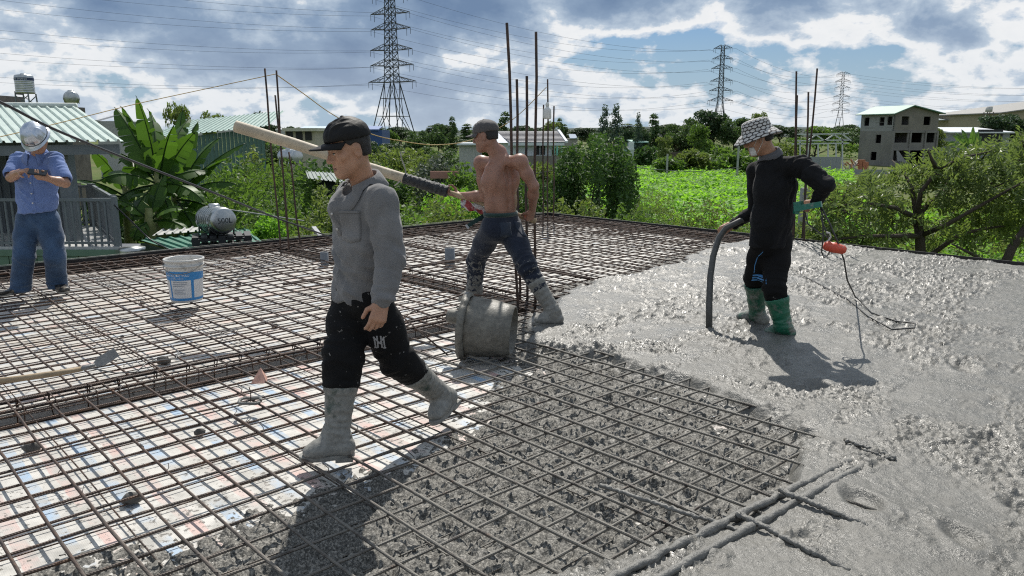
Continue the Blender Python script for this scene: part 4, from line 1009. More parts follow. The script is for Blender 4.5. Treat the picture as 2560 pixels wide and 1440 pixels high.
    sm = hat.modifiers.new('thick', 'SOLIDIFY'); sm.thickness = .004; sm.offset = -1
    # face mask pulled under the chin
    MK = cloth('white_mask', (.62, .62, .60), .9, .1, 600); 
    patch(body, C + f * .060 - u * .080 + l * .02, f * .8 + u * .1, u, l + f * .6 - u * .1, .062, .066, 'face_mask', MK, root, .006, shape=lambda a, b: (a * (1 - .3 * abs(b)), b))
    m = MB(); m.tube([C + l * .066 + f * .055 - u * .045, C + l * .084 + f * .012 + u * .015], .0022, 5); m.tube([C + l * .066 + f * .045 - u * .10, C + l * .086 - f * .012 - u * .03, C + l * .084 - f * .022 + u * .015], .0022, 5); build(m, 'mask_loop', MK, root)
vibrator_man()

def blue_man():
    root = empty('person', at(98, 740, .08), 'man in a light blue shirt, jeans and silver helmet looking at his phone', 'person')
    tf, tl = dirs((.10, -1, 0)); hf = unit(V(.05, -.62, -.78))
    C = P(91, 346, 7.36); nk = P(92, 386, 7.52); pel = P(94, 540, 7.54); chest = P(93, 450, 7.52)
    sR = P(48, 400, 7.54); sL = P(138, 400, 7.50); eR = P(27, 444, 7.36); wR = P(50, 430, 7.20); eL = P(163, 458, 7.36); wL = P(122, 447, 7.20)
    hR = pel - tl * .092; hL = pel + tl * .092; kR = P(60, 640, 7.45); aR = P(52, 722, 7.52); kL = P(138, 640, 7.52); aL = P(143, 712, 7.66)
    lo = V(-5.25, 6.9, 0); hi = V(-4.0, 7.95, 1.9)
    fl = Fld(lo, hi, .0070); l, f, u = head(fl, C, hf, UP * .6 - V(0, .8, 0) * -1 if False else unit(V(0, -.78, .62)), nk - UP * .03)
    fl.rc(pel, chest, (.145, .10), (.155, .10), tl, .04); fl.rc(chest, nk - UP * .1, (.155, .1), (.13, .075), tl, .04)
    for s_, e_, w_ in ((sL, eL, wL), (sR, eR, wR)): fl.chain([nk - UP * .07, s_, e_], [.055, .048, .040], .03); fl.chain([e_, e_.lerp(w_, .4), w_], [.040, .042, .030], .02)
    for h_, k_, a_ in ((hL, kL, aL), (hR, kR, aR)): fl.chain([h_, k_, a_], [.07, .048, .036], .03)
    ph = P(93, 434, 7.10)
    hand(fl, wL, ph - V(.0, 0, .03) - wL, V(.25, -.3, -.9), V(-.1, -.6, .5), (.55, .7, .5), (.3, .4), 1.0)
    hand(fl, wR, ph + V(-.03, 0, .05) - wR, V(.1, -.35, .9), V(.4, -.4, 0), ((.35, .5, .3), (.9, .9, .5), (1.0, 1.0, .6), (1.0, 1.0, .6)), (.5, .4), 1.0)
    body = piece(fl, 'body', SKIN_C, root); short_hair(root, C, l, f, u, .007)
    SH = cloth('light_blue_shirt', (.135, .205, .43), .9, .14, 500, sheen=.2); hem = P(94, 532, 7.54); s = Fld(lo, hi, .0085)
    s.rc(hem - UP * .05, P(93, 490, 7.53), (.174, .140), (.166, .130), tl, .05); s.rc(P(93, 490, 7.53), chest, (.166, .130), (.174, .122), tl, .05); s.rc(chest, nk - UP * .095, (.172, .118), (.148, .085), tl, .05); s.cap(nk - UP * .06, nk - UP * .01, .078, .064, .05)
    for s_, e_ in ((sL, eL), (sR, eR)): s.cap(nk - UP * .075, s_, .066, .066, .05); s.cap(s_, s_.lerp(e_, .78), .070, .078, .03); ax = unit(e_ - s_); q = s_.lerp(e_, .80); s.cut(q, ax, .006, (q - V(.14, .14, .10), q + V(.14, .14, .16))) if False else None
    for s_, e_ in ((sL, eL), (sR, eR)): q = s_.lerp(e_, .92); s.cap(q, e_ + (e_ - s_) * .6, .060, .075, .006, 's')
    s.cut(hem + UP * .012, -UP + tl * .10); s.cap(nk + tf * .08 + UP * .02, nk + tf * .15 - UP * .06, .024, .008, .012, 's'); nb = V(0, -.35, 1).normalized(); s.cap(nk, nk + nb * .2, .062, .068, .01, 's')
    shirt = piece(s, 'shirt', SH, root, [(pel + UP * .12, .22, UP * .6 + tl * .7, 12, .013), (chest, .24, tl + UP * .3, 11, .010), (sL, .16, eL - sL, 18, .008), (sR, .16, eR - sR, 18, .008)], 22)
    collar(shirt.o, nk - UP * .002, V(0, -.30, 1), tf, SH, .075, .046, .066, .35, spread=.040, on=shirt)
    patch(shirt, chest + tf * .14 - UP * .10 + UP * .02, tl, UP, tf, .034, .42, 'placket', SH, shirt.o, .004, ny=16)
    WB = simple('pale_button', (.6, .6, .62), .3)
    for dz in (.10, .0, -.10, -.19):
        m = MB(); q = wrap(shirt, chest + tf * .14 + UP * (dz - .02), tf, .009); m.lathe([(0, .002), (.005, .0025), (.0075, .001), (.0075, -.005)], q, 8, (tl, UP, tf)); build(m, 'button', WB, shirt.o)
    patch(shirt, chest + tf * .12 + tl * .092 + UP * .035, tl, UP, tf + tl * .25, .105, .115, 'pocket', SH, shirt.o, .004)
    J = cloth('blue_jeans', (.042, .080, .150), .9, .45, 500, sheen=.2, scale=5); t = Fld(lo, hi, .0085)
    t.rc(pel + UP * .06, pel - UP * .05, (.160, .118), (.170, .125), tl, .04)
    t.chain([hR - UP * .03, hR.lerp(kR, .5), kR, aR + UP * .02], [.106, .104, .090, .092], .035); t.chain([hL - UP * .03, hL.lerp(kL, .5), kL, aL + UP * .02], [.106, .104, .090, .092], .035)
    for a_ in (aL, aR): t.cut(a_ - UP * .035, -UP, .006, (a_ - V(.16, .16, .2), a_ + V(.16, .16, .05)))
    piece(t, 'jeans', J, root, [(aR + UP * .03, .13, UP, 20, .009), (aL + UP * .03, .13, UP, 20, .009), (kR, .2, UP + V(.8, 0, 0), 12, .005), (kL, .2, UP - V(.8, 0, 0), 12, .005), (pel - UP * .08, .14, UP + tl, 14, .008)], 24)
    SHOE = caked_mat('dusty_black_shoe', (.020, .018, .017), (.20, .17, .13), lo=.50, hi=.62, rough=.8); SOLE = simple('grey_sole', (.25, .23, .20), .8)
    for a_, tp in ((aR, V(-.14, -.20, 0)), (aL, V(.16, -.17, 0))):
        hl = V(a_.x, a_.y + .02, .082); b = boot(root, a_ + UP * .01, a_ - UP * .015, hl, hl + unit(tp) * .285, SHOE, 'shoe', rtop=.052, rank=.050, wide=.050)
        d = unit(tp); m = MB(); sd_ = d.cross(UP); pts = []
        for k in range(20):
            th = 2 * math.pi * k / 20; pts.append(hl + d * (.142 + .150 * math.cos(th)) + sd_ * (.050 * math.sin(th)) - UP * .004)
        m.slab(pts, UP, .022); build(m, 'sole', SOLE, b.o)
    # aluminium helmet with pressed ribs
    AL = simple('polished_aluminium', (.50, .54, .60), .34, .18, 10, metal=1.0, bump=.12, bscale=14, dist=.02); hu = u; hc = C + u * .030 - f * .008; m = MB(); prof = [(.001, .130), (.042, .124), (.079, .104), (.103, .070), (.114, .030), (.118, .0), (.136, -.010), (.138, -.014), (.116, -.008)]
    def wob(a, z):
        ribs = sum(math.exp(-(((a - c_ + math.pi) % (2 * math.pi) - math.pi) / .10) ** 2) for c_ in (math.pi / 2, math.pi / 2 + .75, math.pi / 2 - .75, -math.pi / 2, -math.pi / 2 + .8, -math.pi / 2 - .8, 0, math.pi))
        return 1 + .060 * ribs * (1 if z > .005 else .0) + (.16 * max(0, math.sin(a)) ** 3 if z < -.005 else 0)
    m.lathe(prof, hc, 72, (l * .95, f * 1.08, u), wob=wob); hel = build(m, 'helmet', AL, root)
    m = MB(); m.beam(hc + f * .126 + u * .030 - l * .040, hc + f * .126 + u * .030 + l * .040, .022, .004, up=f); build(m, 'helmet_plate', simple('helmet_plate', (.42, .43, .45), .35, metal=.9), hel)
    m = MB(); m.tube([hc + (l * math.cos(a) * .95 + f * math.sin(a) * 1.08) * .1205 + u * .006 for a in np.linspace(0, 2 * math.pi, 41)], .0035, 5, cap=False); build(m, 'helmet_band', simple('helmet_band', (.03, .03, .035), .6), hel)
    # the phone rests in his hand
    m = MB(); px = unit(V(1, .25, -.12)); pz = unit(V(0, -.55, .80)); pz = unit(pz - px * pz.dot(px)); py = px.cross(pz); m.box(ph + V(.005, 0, .012), (.150, .075, .010), axes=(px, py, pz)); phn = build(m, 'phone', simple('phone_shell', (.012, .012, .014), .25))
    m = MB(); m.box(ph + V(.005, 0, .012) - py * 0 + pz * .0058, (.140, .068, .001), axes=(px, py, pz)); build(m, 'screen', simple('phone_screen', (.02, .022, .026), .08), phn)
    tag(phn, 'black phone held in both hands by the man in blue', 'phone')
blue_man()

# ------------------------------------------------------------------ tools and things on the slab
def text_mesh(body, size=1.0):
    """letters as flat faces: (verts, faces), centred on x, baseline at y = 0"""
    cu = bpy.data.curves.new('lettering', 'FONT'); cu.body = body; cu.size = size; cu.align_x = 'CENTER'; cu.resolution_u = 3
    o = bpy.data.objects.new('lettering', cu); COL.objects.link(o); me = bpy.data.meshes.new_from_object(o.evaluated_get(bpy.context.evaluated_depsgraph_get()))
    vs = [tuple(v.co) for v in me.vertices]; fs = [tuple(p.vertices) for p in me.polygons]
    bpy.data.objects.remove(o); bpy.data.curves.remove(cu); bpy.data.meshes.remove(me); return vs, fs
SLURRY = caked_mat('slurry_coat', (.075, .070, .058), (.165, .156, .132), lo=.26, hi=.56, rough=.55)

# the concrete-coated drum lying on its side
Lc = P(1166, 815, 5.46); Rc = P(1284, 828, 5.40); dx = unit(Rc - Lc); dr = empty('concrete_drum', V((Lc.x + Rc.x) / 2, (Lc.y + Rc.y) / 2, .085), 'tapered drum caked in wet concrete lying on the mesh', 'drum')
dy = unit(dx.cross(UP)); dz_ = dy.cross(dx); LL = (Rc - Lc).length
def wobd(a, z): return 1 + .016 * math.sin(3 * a + z * 9) + .012 * math.sin(11 * a + z * 31) + random.uniform(-.011, .011)
m = MB(); m.lathe([(.20, .0), (.222, .006), (.218, LL * .25), (.206, LL * .55), (.190, LL * .85), (.180, LL), (.168, LL), (.172, LL * .6), (.17, LL * .1), (.001, LL * .09)], Lc, 56, (dy, dz_, dx), wob=wobd); build(m, 'barrel', SLURRY, dr)
m = MB(); m.lathe([(.212, -.028), (.240, -.026), (.246, -.004), (.242, .020), (.224, .026)], Lc, 64, (dy, dz_, dx), wob=lambda a, z: wobd(a * 1.7, z) + random.uniform(-.012, .012)); fr_ = build(m, 'flange', SLURRY, dr)
m = MB(); m.lathe([(.001, -.02), (.222, -.018), (.222, -.010)], Lc, 40, (dy, dz_, dx)); build(m, 'end_plate', SLURRY, dr)
pc = Lc - dx * .02 + dz_ * .055 - dy * .02; m = MB(); m.lathe([(.001, -.135), (.040, -.132), (.052, -.11), (.050, -.03), (.062, 0)], pc, 20, (dy, dz_, dx), wob=wobd); build(m, 'spout', SLURRY, dr)
m = MB(); hp = [P(1120, 888, 5.38), P(1010, 795, 5.7), P(1030, 780, 5.8), P(1160, 735, 5.9), P(1225, 740, 5.8)]
m.tube(hp, .006, 6); build(m, 'bail_handle', BARV, dr)

# paint pail
pb = at(468, 750, .09) ; pl = empty('paint_pail', pb, 'white plastic paint pail with a blue label standing on the mesh', 'pail')
PW = caked_mat('pail_plastic', (.56, .55, .52), (.33, .32, .29), lo=.56, hi=.70, rough=.55)
rb, rt, ph_ = .142, .170, .405
def pr_(z): return rb + (rt - rb) * z / ph_
m = MB(); m.lathe([(.001, .0), (rb - .004, .0), (rb, .006), (pr_(.3), .3), (pr_(.335), .335), (pr_(.335) + .012, .337), (pr_(.345) + .012, .347), (pr_(.35), .350), (rt, ph_ - .022), (rt + .010, ph_ - .020), (rt + .012, ph_ - .004), (rt + .006, ph_), (rt - .003, ph_ - .002), (rt - .006, ph_ - .02), (rb - .004, .012), (.001, .010)], pb, 48); build(m, 'bucket', PW, pl)
def on_pail(th, z, off): return pb + V(math.sin(th), -math.cos(th), 0) * (pr_(z) + off) + UP * z
def pail_panel(t0, t1, z0, z1, off, name, mat, par, nt=24, wave=0):
    m = MB(); vs = []; 
    for j in range(5):
        for i in range(nt + 1):
            th = t0 + (t1 - t0) * i / nt; zz = z0 + (z1 - z0) * j / 4
            if wave and j == 4: zz += wave * math.sin((th - t0) / (t1 - t0) * 3.3 + .4)
            vs.append(on_pail(th, zz, off))
    m.add(vs, [(j * (nt + 1) + i, j * (nt + 1) + i + 1, (j + 1) * (nt + 1) + i + 1, (j + 1) * (nt + 1) + i) for j in range(4) for i in range(nt)], 0, True); return build(m, name, mat, par)
LBW = caked_mat('label_white', (.60, .60, .60), (.42, .41, .38), lo=.58, hi=.72, rough=.6); LBB = caked_mat('label_blue', (.035, .22, .50), (.42, .41, .38), lo=.60, hi=.72, rough=.6); LGR = simple('label_grey', (.33, .35, .38), .7)
lab = pail_panel(-1.25, 1.75, .02, .30, .0015, 'label', LBW, pl)
pail_panel(-1.25, 1.75, .215, .285, .0028, 'label_band', LBB, lab, wave=.014); pail_panel(-1.25, 1.75, .022, .045, .0028, 'label_foot', LBB, lab); pail_panel(-.62, -.50, .045, .215, .0026, 'label_bar', LBB, lab, 6); pail_panel(.70, .86, .045, .215, .0026, 'label_bar', LBB, lab, 6)
for txt, sz, z_, t_ in (('SƠN NƯỚC MÀU', .030, .250, -.10), ('mịn đẹp mọi nơi', .018, .228, -.10)):
    tv, tf_ = text_mesh(txt, sz); m = MB(); m.add([on_pail(t_ + x / pr_(z_), z_ + y, .0042) for x, y, _ in tv], tf_); build(m, 'lettering', simple('label_ink_white', (.75, .76, .78), .6), lab)
for k in range(7):
    z_ = .195 - .018 * k
    if k == 3: continue
    pail_panel(-.36, .05 + .45 * random.random(), z_, z_ + .006, .0040, 'print_line', LGR, lab, 8)
m = MB(); m.tube([pb + V(.185 * math.cos(a), -.185 * math.sin(a) * .98 * .0 - .0, 0) + UP * (.375) + V(0, -math.sin(a) * .165, -math.sin(a) * .10) for a in np.linspace(0, math.pi, 25)], .0035, 6); build(m, 'wire_handle', simple('wire_handle', (.30, .29, .27), .4, metal=.7), pl)

# grey pipe stubs through the deck
PVC = simple('grey_pvc', (.15, .165, .18), .45, .15, 8, dirt=(.25, .24, .22), dirt_amt=.02)
for (u, v, tp), lb in (((812, 662, 630), 'grey plastic pipe stub left in the deck near the slab edge'), ((1125, 662, 620), 'taller grey plastic pipe stub left in the deck behind the drum')):
    b = at(u, v, .02); h = (P(u, tp, b.y)).z; r_ = .050 if u < 1000 else .062; m = MB(); m.lathe([(r_, -.02), (r_, h), (r_ - .004, h + .001), (r_ - .006, h - .002), (r_ - .006, .0)], b - UP * .02, 24); tag(build(m, 'pipe_stub', PVC), lb, 'pipe')

# long-handled spatula shovel on the mesh
WOODP = simple('pale_wood', (.36, .27, .165), .7, .25, 9, bump=.3, bscale=30, coord='World'); STEELG = caked_mat('worn_steel', (.20, .195, .185), (.27, .265, .25), lo=.4, hi=.6, rough=.5)
sh = empty('shovel', at(120, 940, .1), 'narrow shovel with a pale wooden handle lying on the mesh', 'shovel')
m = MB(); m.tube([at(-90, 962, .125), at(60, 945, .13), at(150, 932, .135), at(205, 922, .135)], [.019, .020, .020, .017], 12); build(m, 'handle', WOODP, sh)
m = MB(); a = at(200, 923, .135); b = at(238, 912, .150); c = P(292, 880, b.y + .12); m.tube([a, b], [.016, .010], 10)
e = unit((c - b).cross(V(.3, -1, .2))); w = .035; pts = [b - e * w * .5, b + e * w * .5, b.lerp(c, .3) + e * w, c + e * w * .9, c - e * w * .9, b.lerp(c, .3) - e * w]; m.slab(pts, V(.2, -1, .3), .004); build(m, 'blade', STEELG, sh)
# thin cable lying in loops over the mesh
CABG = simple('grey_cable', (.10, .10, .10), .5); m = MB()
pth = [(150, 925), (225, 920), (290, 933), (340, 930), (370, 905), (405, 900), (440, 897), (446, 880), (432, 868), (425, 860), (450, 852), (520, 842), (600, 822), (700, 792), (800, 768)]
m.tube([at(u, v, .10) for u, v in pth], .0045, 6); tag(build(m, 'loose_cable', CABG), 'thin grey cable lying in a loop over the mesh by the shovel', 'cable')
# loop of rope around an upright wire, and a torn packet
m = MB(); c = at(625, 1002, .10); m.tube([c + V(math.cos(a) * .062, math.sin(a) * .055, .004 * math.sin(3 * a)) for a in np.linspace(0, 2 * math.pi * .96, 30)], .010, 8); rr_ = build(m, 'rope_ring', MUDBAR); m = MB(); m.tube([c + V(-.005, .02, -.03), c + V(.004, .01, .05), c + V(.0, .0, .085)], .003, 5); build(m, 'wire_stem', BARV, rr_); tag(rr_, 'ring of muddy rope with a wire stem beside the beam trench', 'rope')
m = MB(); c = at(652, 958, .07); m.add([c + V(-.06, -.02, 0), c + V(.05, -.03, .01), c + V(.035, .03, .03), c + V(-.03, .03, .045), c + V(.0, .015, .10)], [(0, 1, 4), (1, 2, 4), (2, 3, 4), (3, 0, 4)]); tag(build(m, 'torn_packet', simple('torn_packet', (.62, .36, .28), .6, .4, 30)), 'crumpled reddish packet standing on the mesh by the rope ring', 'packet')
# mortar spacer lumps under the bars
SPM = simple('spacer_mortar', (.10, .095, .088), .9, .3, 30, bump=.6, coord='World')
SPX = [(90, 809, .5), (306, 845, .5), (440, 800, 1), (592, 751, .8), (597, 715, .8), (687, 819, .9), (409, 908, 1.5), (356, 761, .8), (81, 1128, 1.3), (500, 1087, .9), (331, 1256, 1.3), (880, 690, .7), (1480, 617, .8), (1600, 625, .8), (1060, 600, .6), (1290, 600, .7)]
SPL = ['in front of the blue-shirted man', 'beyond the shovel blade', 'in front of the paint pail', 'right of the foot of the paint pail', 'behind the paint pail', 'near the grey polo man\'s hip', 'beside the looped thin cable', 'left of the foot of the paint pail', 'on the striped sheeting by the trench', 'nearest to the rope ring', 'at the edge of the spilt slurry', 'behind the grey polo man\'s back', 'out in the far corner bay', 'by the wet concrete\'s far edge', 'behind the taller pipe stub', 'right behind the shirtless man\'s legs']
for i, (u, v, s) in enumerate(SPX):
    s *= .6; c = at(u, v, .012); m = MB(); rr = random.Random(i); n = 9
    prof = [(.001, 0), (.040 * s, .002), (.043 * s, .020), (.030 * s, .042 * s + .01), (.001, .048 * s + .01)]; m.lathe(prof, c, n, (V(1.25, .1, 0), V(0, .9, 0), UP), wob=lambda a, z: rr.uniform(.78, 1.2))
    tag(build(m, 'spacer_block', SPM), 'small dark mortar spacer lump under the mesh ' + SPL[i], 'spacer', 'mortar spacers under the mesh')

# the long pole: pale pipe lashed to a black-wrapped hose end, wooden tail in the other hand
p0 = P(590, 316, 6.95); p1 = P(1012, 446, 6.80); p2 = P(1122, 480, 6.75); p3 = P(1340, 553, 6.62); pol = empty('long_pole', p2, 'long pale pole with a black wrapped end carried by the shirtless man', 'pole')
PIPE = simple('weathered_pipe', (.43, .36, .26), .65, .28, 5, bump=.15, dirt=(.17, .13, .09), dirt_amt=.04)
m = MB(); d_ = unit(p1 - p0); m.tube([p0, p0.lerp(p1, .33) + UP * .004, p0.lerp(p1, .66) - UP * .003, p1], [.053, .050, .046, .043], 16, cap=False); m.tube([p0, p0 + d_ * .3], [.040, .038], 16, cap=False); build(m, 'pipe', PIPE, pol)
WR = simple('black_wrap', (.022, .023, .026), .55, .5, 24, bump=.9, bscale=50, dirt=(.12, .12, .115), dirt_amt=.06, dist=.02); m = MB(); q = []; rr = []
for i in range(41): t = i / 40; q.append(p1.lerp(p2, t - .02)); rr.append(.047 + .004 * math.sin(t * 60) + .004 * t)
m.tube(q, rr, 14); build(m, 'wrapped_end', WR, pol)
m = MB(); m.tube([p2, p2.lerp(p3, .5), p3], [.020, .021, .024], 10); build(m, 'wooden_tail', WOODP, pol)
m = MB(); h0 = P(1014, 440, 6.78); m.tube([P(985, 465, 6.77), P(998, 455, 6.77), h0, P(1014, 425, 6.78), P(1005, 400, 6.78), P(1000, 380, 6.78), P(1013, 381, 6.78)], .0065, 6); build(m, 'wire_hook', simple('galvanised_wire', (.35, .34, .31), .5, metal=.6), pol)
BG = MT('printed_bag'); bc = BG.coord('World'); BG.set(col=BG.mix(BG.mapr(BG.noise(9, 2, .5, bc), .50, .56), (.62, .60, .60), (.35, .05, .05)), rough=.45); BG.bump(BG.noise(30, 4, .6, bc), .6, .02); m = MB(); vs = []; fs = []
for i in range(9):
    for j in range(5):
        t = i / 8; p = P(1152 + t * 75, 508 + t * 22, 6.72); vs.append(p + UP * ((j - 2) * .020 + .012 * math.sin(i * 2.1 + j)) + V(0, .018 * math.sin(i * 1.3 + j * 1.9), 0))
fs = [(i * 5 + j, i * 5 + j + 1, i * 5 + j + 6, i * 5 + j + 5) for i in range(8) for j in range(4)]; m.add(vs, fs, 0, True); bo = build(m, 'plastic_bag', BG.m); bo.modifiers.new('thick', 'SOLIDIFY').thickness = .004; tag(bo, 'crumpled white and red plastic bag against the shirtless man\'s waist', 'bag')

# concrete vibrator: poker hose, green handle, cables and the orange float
HOSE = simple('grey_rubber_hose', (.085, .085, .080), .6, .25, 20, dirt=(.17, .165, .15), dirt_amt=.05, coord='World'); vb = empty('concrete_vibrator', P(1945, 530, 6.0), 'concrete vibrator with a grey poker hose and green motor handle', 'vibrator')
hs = [P(1772, 845, 6.0), P(1773, 760, 6.04), P(1776, 690, 6.10), P(1783, 640, 6.16), P(1797, 595, 6.22), P(1815, 570, 6.22), P(1850, 552, 6.16), P(1900, 540, 6.30), P(1960, 530, 6.25), P(1998, 518, 5.95)]
m = MB(); hs[0].z = .06; m.tube(hs, [.027, .026, .025, .025, .025, .024, .023, .022, .022, .022], 14); build(m, 'poker_hose', HOSE, vb)
GRN = caked_mat('green_paint', (.025, .17, .125), (.22, .23, .21), lo=.58, hi=.72, rough=.5); m = MB(); g0 = P(1986, 522, 5.78); g1 = P(2054, 510, 5.66); m.beam(g0, g1, .030, .042); m.beam(P(1988, 514, 5.80), P(2006, 511, 5.76), .05, .05); m.beam(P(1990, 535, 5.79), P(1994, 512, 5.79), .035, .04); build(m, 'motor_handle', GRN, vb)
CAB = simple('dark_cable', (.045, .045, .044), .5); m = MB()
loop = [P(2050, 512, 5.72), P(2056, 540, 5.70), P(2058, 590, 5.70), P(2054, 630, 5.70), P(2060, 645, 5.70), P(2072, 635, 5.70), P(2076, 610, 5.70), P(2066, 580, 5.70), P(2052, 545, 5.70)]; m.tube(loop, .0055, 6)
m.tube([P(2050, 512, 5.72), P(2075, 560, 5.66), P(2096, 610, 5.66), P(2110, 650, 5.7), P(2118, 700, 5.75), at(2138, 742, .16), at(2180, 782, .14), at(2240, 803, .135), at(2288, 808, .135), at(2286, 820, .13), at(2230, 824, .13), at(2170, 790, .14), at(2120, 748, .14), at(2010, 690, .12)], .0060, 6)
m.tube([P(2012, 530, 5.85), P(2020, 560, 5.8), P(2045, 580, 5.75), P(2066, 592, 5.7), P(2074, 596, 5.7)], .0048, 6); build(m, 'cable', CAB, vb)
ORG = simple('orange_plastic', (.62, .085, .045), .5, .2, 12, dirt=(.40, .30, .26), dirt_amt=.05); fl_ = empty('orange_float', P(2086, 620, 5.68), 'orange plastic plug box hanging from the vibrator cable', 'plug box')
a = P(2060, 613, 5.68); b = P(2114, 626, 5.66); d_ = unit(b - a); x_ = unit(d_.cross(UP)); y_ = x_.cross(d_); LL = (b - a).length; m = MB(); m.lathe([(.001, 0), (.030, .004), (.037, .02), (.036, LL * .35), (.039, LL * .36), (.039, LL * .5), (.033, LL * .9), (.022, LL), (.001, LL)], a, 18, (x_, y_, d_)); build(m, 'plug_body', ORG, fl_)
m = MB(); m.tube([P(2064, 606, 5.68), P(2072, 600, 5.68), P(2077, 592, 5.68), P(2074, 583, 5.68), P(2066, 581, 5.68)], .007, 7); build(m, 'hook', simple('white_hook', (.55, .53, .50), .5), fl_)

# the site lamp on the far column bars and the cords
LM = simple('lamp_white', (.66, .66, .64), .35, .1, 6); bY = at(1370, 558, .05).y - .05; lc = P(1368, 298, bY); lp = empty('site_lamp', lc, 'white bulb lamp hanging from a bar at the far slab corner', 'lamp')
k = bY / 1930; m = MB(); m.lathe([(.001, 0), (.062, .004), (.072, .03), (.070, .12), (.066, .16), (.058, .18), (.030, .20), (.024, .22)], lc, 24); build(m, 'bulb', LM, lp); m = MB(); m.lathe([(.026, .215), (.030, .22), (.030, .26), (.022, .285), (.001, .287)], lc, 16); build(m, 'socket', LM, lp)
YEL = simple('yellow_cord', (.42, .28, .07), .6, .2)
def cord(name, pts, r, mat, label, cat='cable', sub=8):
    q = []; P4 = [Vector(p) for p in pts]
    for i in range(len(P4) - 1):
        a = P4[max(i - 1, 0)]; b = P4[i]; c = P4[i + 1]; d = P4[min(i + 2, len(P4) - 1)]
        for j in range(sub):
            t = j / sub; q.append(.5 * ((2 * b) + (c - a) * t + (2 * a - 5 * b + 4 * c - d) * t * t + (3 * b - a - 3 * c + d) * t ** 3))
    q.append(P4[-1]); m = MB(); m.tube(q, r, 6); return tag(build(m, name, mat), label, cat)
yl = at(722, 628, .05).y
cord('yellow_cord', [P(-120, 365, 7.6), P(0, 342, 8.1), P(170, 302, 8.9), P(340, 260, 9.7), P(520, 221, 10.4), P(689, 185, yl)], .0050, YEL, 'yellow cord rising from the blue-shirted man\'s side to the thin column bars', 'cord')
cord('yellow_cord', [P(689, 185, yl), P(760, 235, 11.3), P(830, 285, 11.7), P(920, 332, 12.2), P(1000, 352, 12.6), P(1090, 362, 13.0), P(1180, 349, 13.4), P(1280, 300, 13.9), P(1366, 218, bY)], .0065, YEL, 'yellow cord sagging between the thin column bars and the lamp', 'cord')
BCAB = simple('black_power_cable', (.018, .018, .022), .4)
cord('power_cable', [P(-160, 190, 5.4), P(0, 255, 5.9), P(140, 325, 6.4), P(350, 410, 7.4), P(560, 492, 8.6), P(700, 548, 9.9), at(848, 600, .12)], .0115, BCAB, 'thick black power cable slanting down to the slab edge', 'cable')
m = MB(); m.beam(P(784, 568, 12.6), P(812, 604, 12.2), .07, .03); tag(build(m, 'alloy_strip', simple('alloy_strip', (.36, .37, .38), .7)), 'pale metal strip leaning outside the slab edge', 'strip')
cord('string_line', [S(1.5, EB[1] - .03, .15), S(4, EB[1] - .03, .145), S(7, EB[1] - .03, .15), S(10.6, EB[1] - .03, .15)], .003, simple('mason_string', (.5, .48, .42), .8), 'pale mason string stretched along the slab edge on the houses side', 'string', 2)

# ------------------------------------------------------------------ houses beside the slab
CORR = simple('green_roof_steel_glare', (.56, .64, .58), .42, .10, 3, metal=.15); GRNW = simple('green_fascia_steel', (.125, .215, .155), .55, .22, 3, dirt=(.16, .17, .13), dirt_amt=.05); SLATE = simple('blue_grey_wall_steel', (.085, .098, .110), .6, .15, 3); GREYP = simple('grey_paint', (.145, .165, .180), .5, .15, 4)  # CORR: sun glare on the green roof is put into its pale colour
TIN = simple('green_tin', (.045, .185, .125), .5, .25, 4, dirt=(.25, .27, .24), dirt_amt=.02); STAIN = MT('stainless_steel'); sc_ = STAIN.coord(); STAIN.set(col=STAIN.mix(STAIN.mapr(STAIN.noise(5, 4, .5, sc_), .3, .7), (.36, .38, .38), (.50, .51, .50)), metal=1.0, rough=.32); STAIN.bump(STAIN.noise(7, 3, .5, sc_), .15, .02); STAIN = STAIN.m
def corrugated(name, e0, e1, r0, r1, n, h, mat, parent, wide=.35, thick=.006):
    """ribbed sheet steel between the line e0-e1 (eave) and r0-r1 (ridge), n ribs"""
    e0, e1, r0, r1 = map(Vector, (e0, e1, r0, r1)); nn = unit((e1 - e0).cross(r0 - e0)); nn = nn if nn.z > 0 or abs(nn.z) < .05 else -nn
    m = MB(); top = []; ks = []
    for i in range(n):
        for f_, hh in ((0, 0), (.5 - wide / 2, 0), (.5 - wide / 4, h), (.5 + wide / 4, h), (.5 + wide / 2, 0)): ks.append(((i + f_) / n, hh))
    ks.append((1, 0))
    for t, hh in ks: top += [e0.lerp(e1, t) + nn * hh, r0.lerp(r1, t) + nn * hh]
    k = len(ks); fs = [(2 * i, 2 * i + 2, 2 * i + 3, 2 * i + 1) for i in range(k - 1)]; nv = len(top)
    bot = [p - nn * thick for p in top]; fs += [tuple(nv + a for a in q[::-1]) for q in fs] + [(2 * i, nv + 2 * i, nv + 2 * i + 2, 2 * i + 2) for i in range(k - 1)] + [(2 * i + 1, 2 * i + 3, nv + 2 * i + 3, nv + 2 * i + 1) for i in range(k - 1)]
    m.add(top + bot, fs); return build(m, name, mat, parent)
hb = empty('steel_house', V(-9, 14, GZ), 'green steel-roofed house with a railed balcony behind the man in blue', 'house')
E1 = P(309, 353, 13.0); E0 = P(-420, 362, 12.2); R1 = P(192, 268, 15.8); R0 = P(-420, 262, 15.2)
rf = corrugated('roof', E0, E1, R0, R1, 27, .035, CORR, hb); rf.data.name = 'roof'
m = MB(); m.tube([R0 + UP * .03, R1 + UP * .03], .06, 6); build(m, 'ridge_cap', simple('ridge_cap', (.55, .60, .56), .5), rf)
m = MB(); m.beam(E0 - UP * .13 + V(0, .10, 0), E1 - UP * .13 + V(-.12, .10, 0), .05, .16); build(m, 'fascia', GREYP, hb)
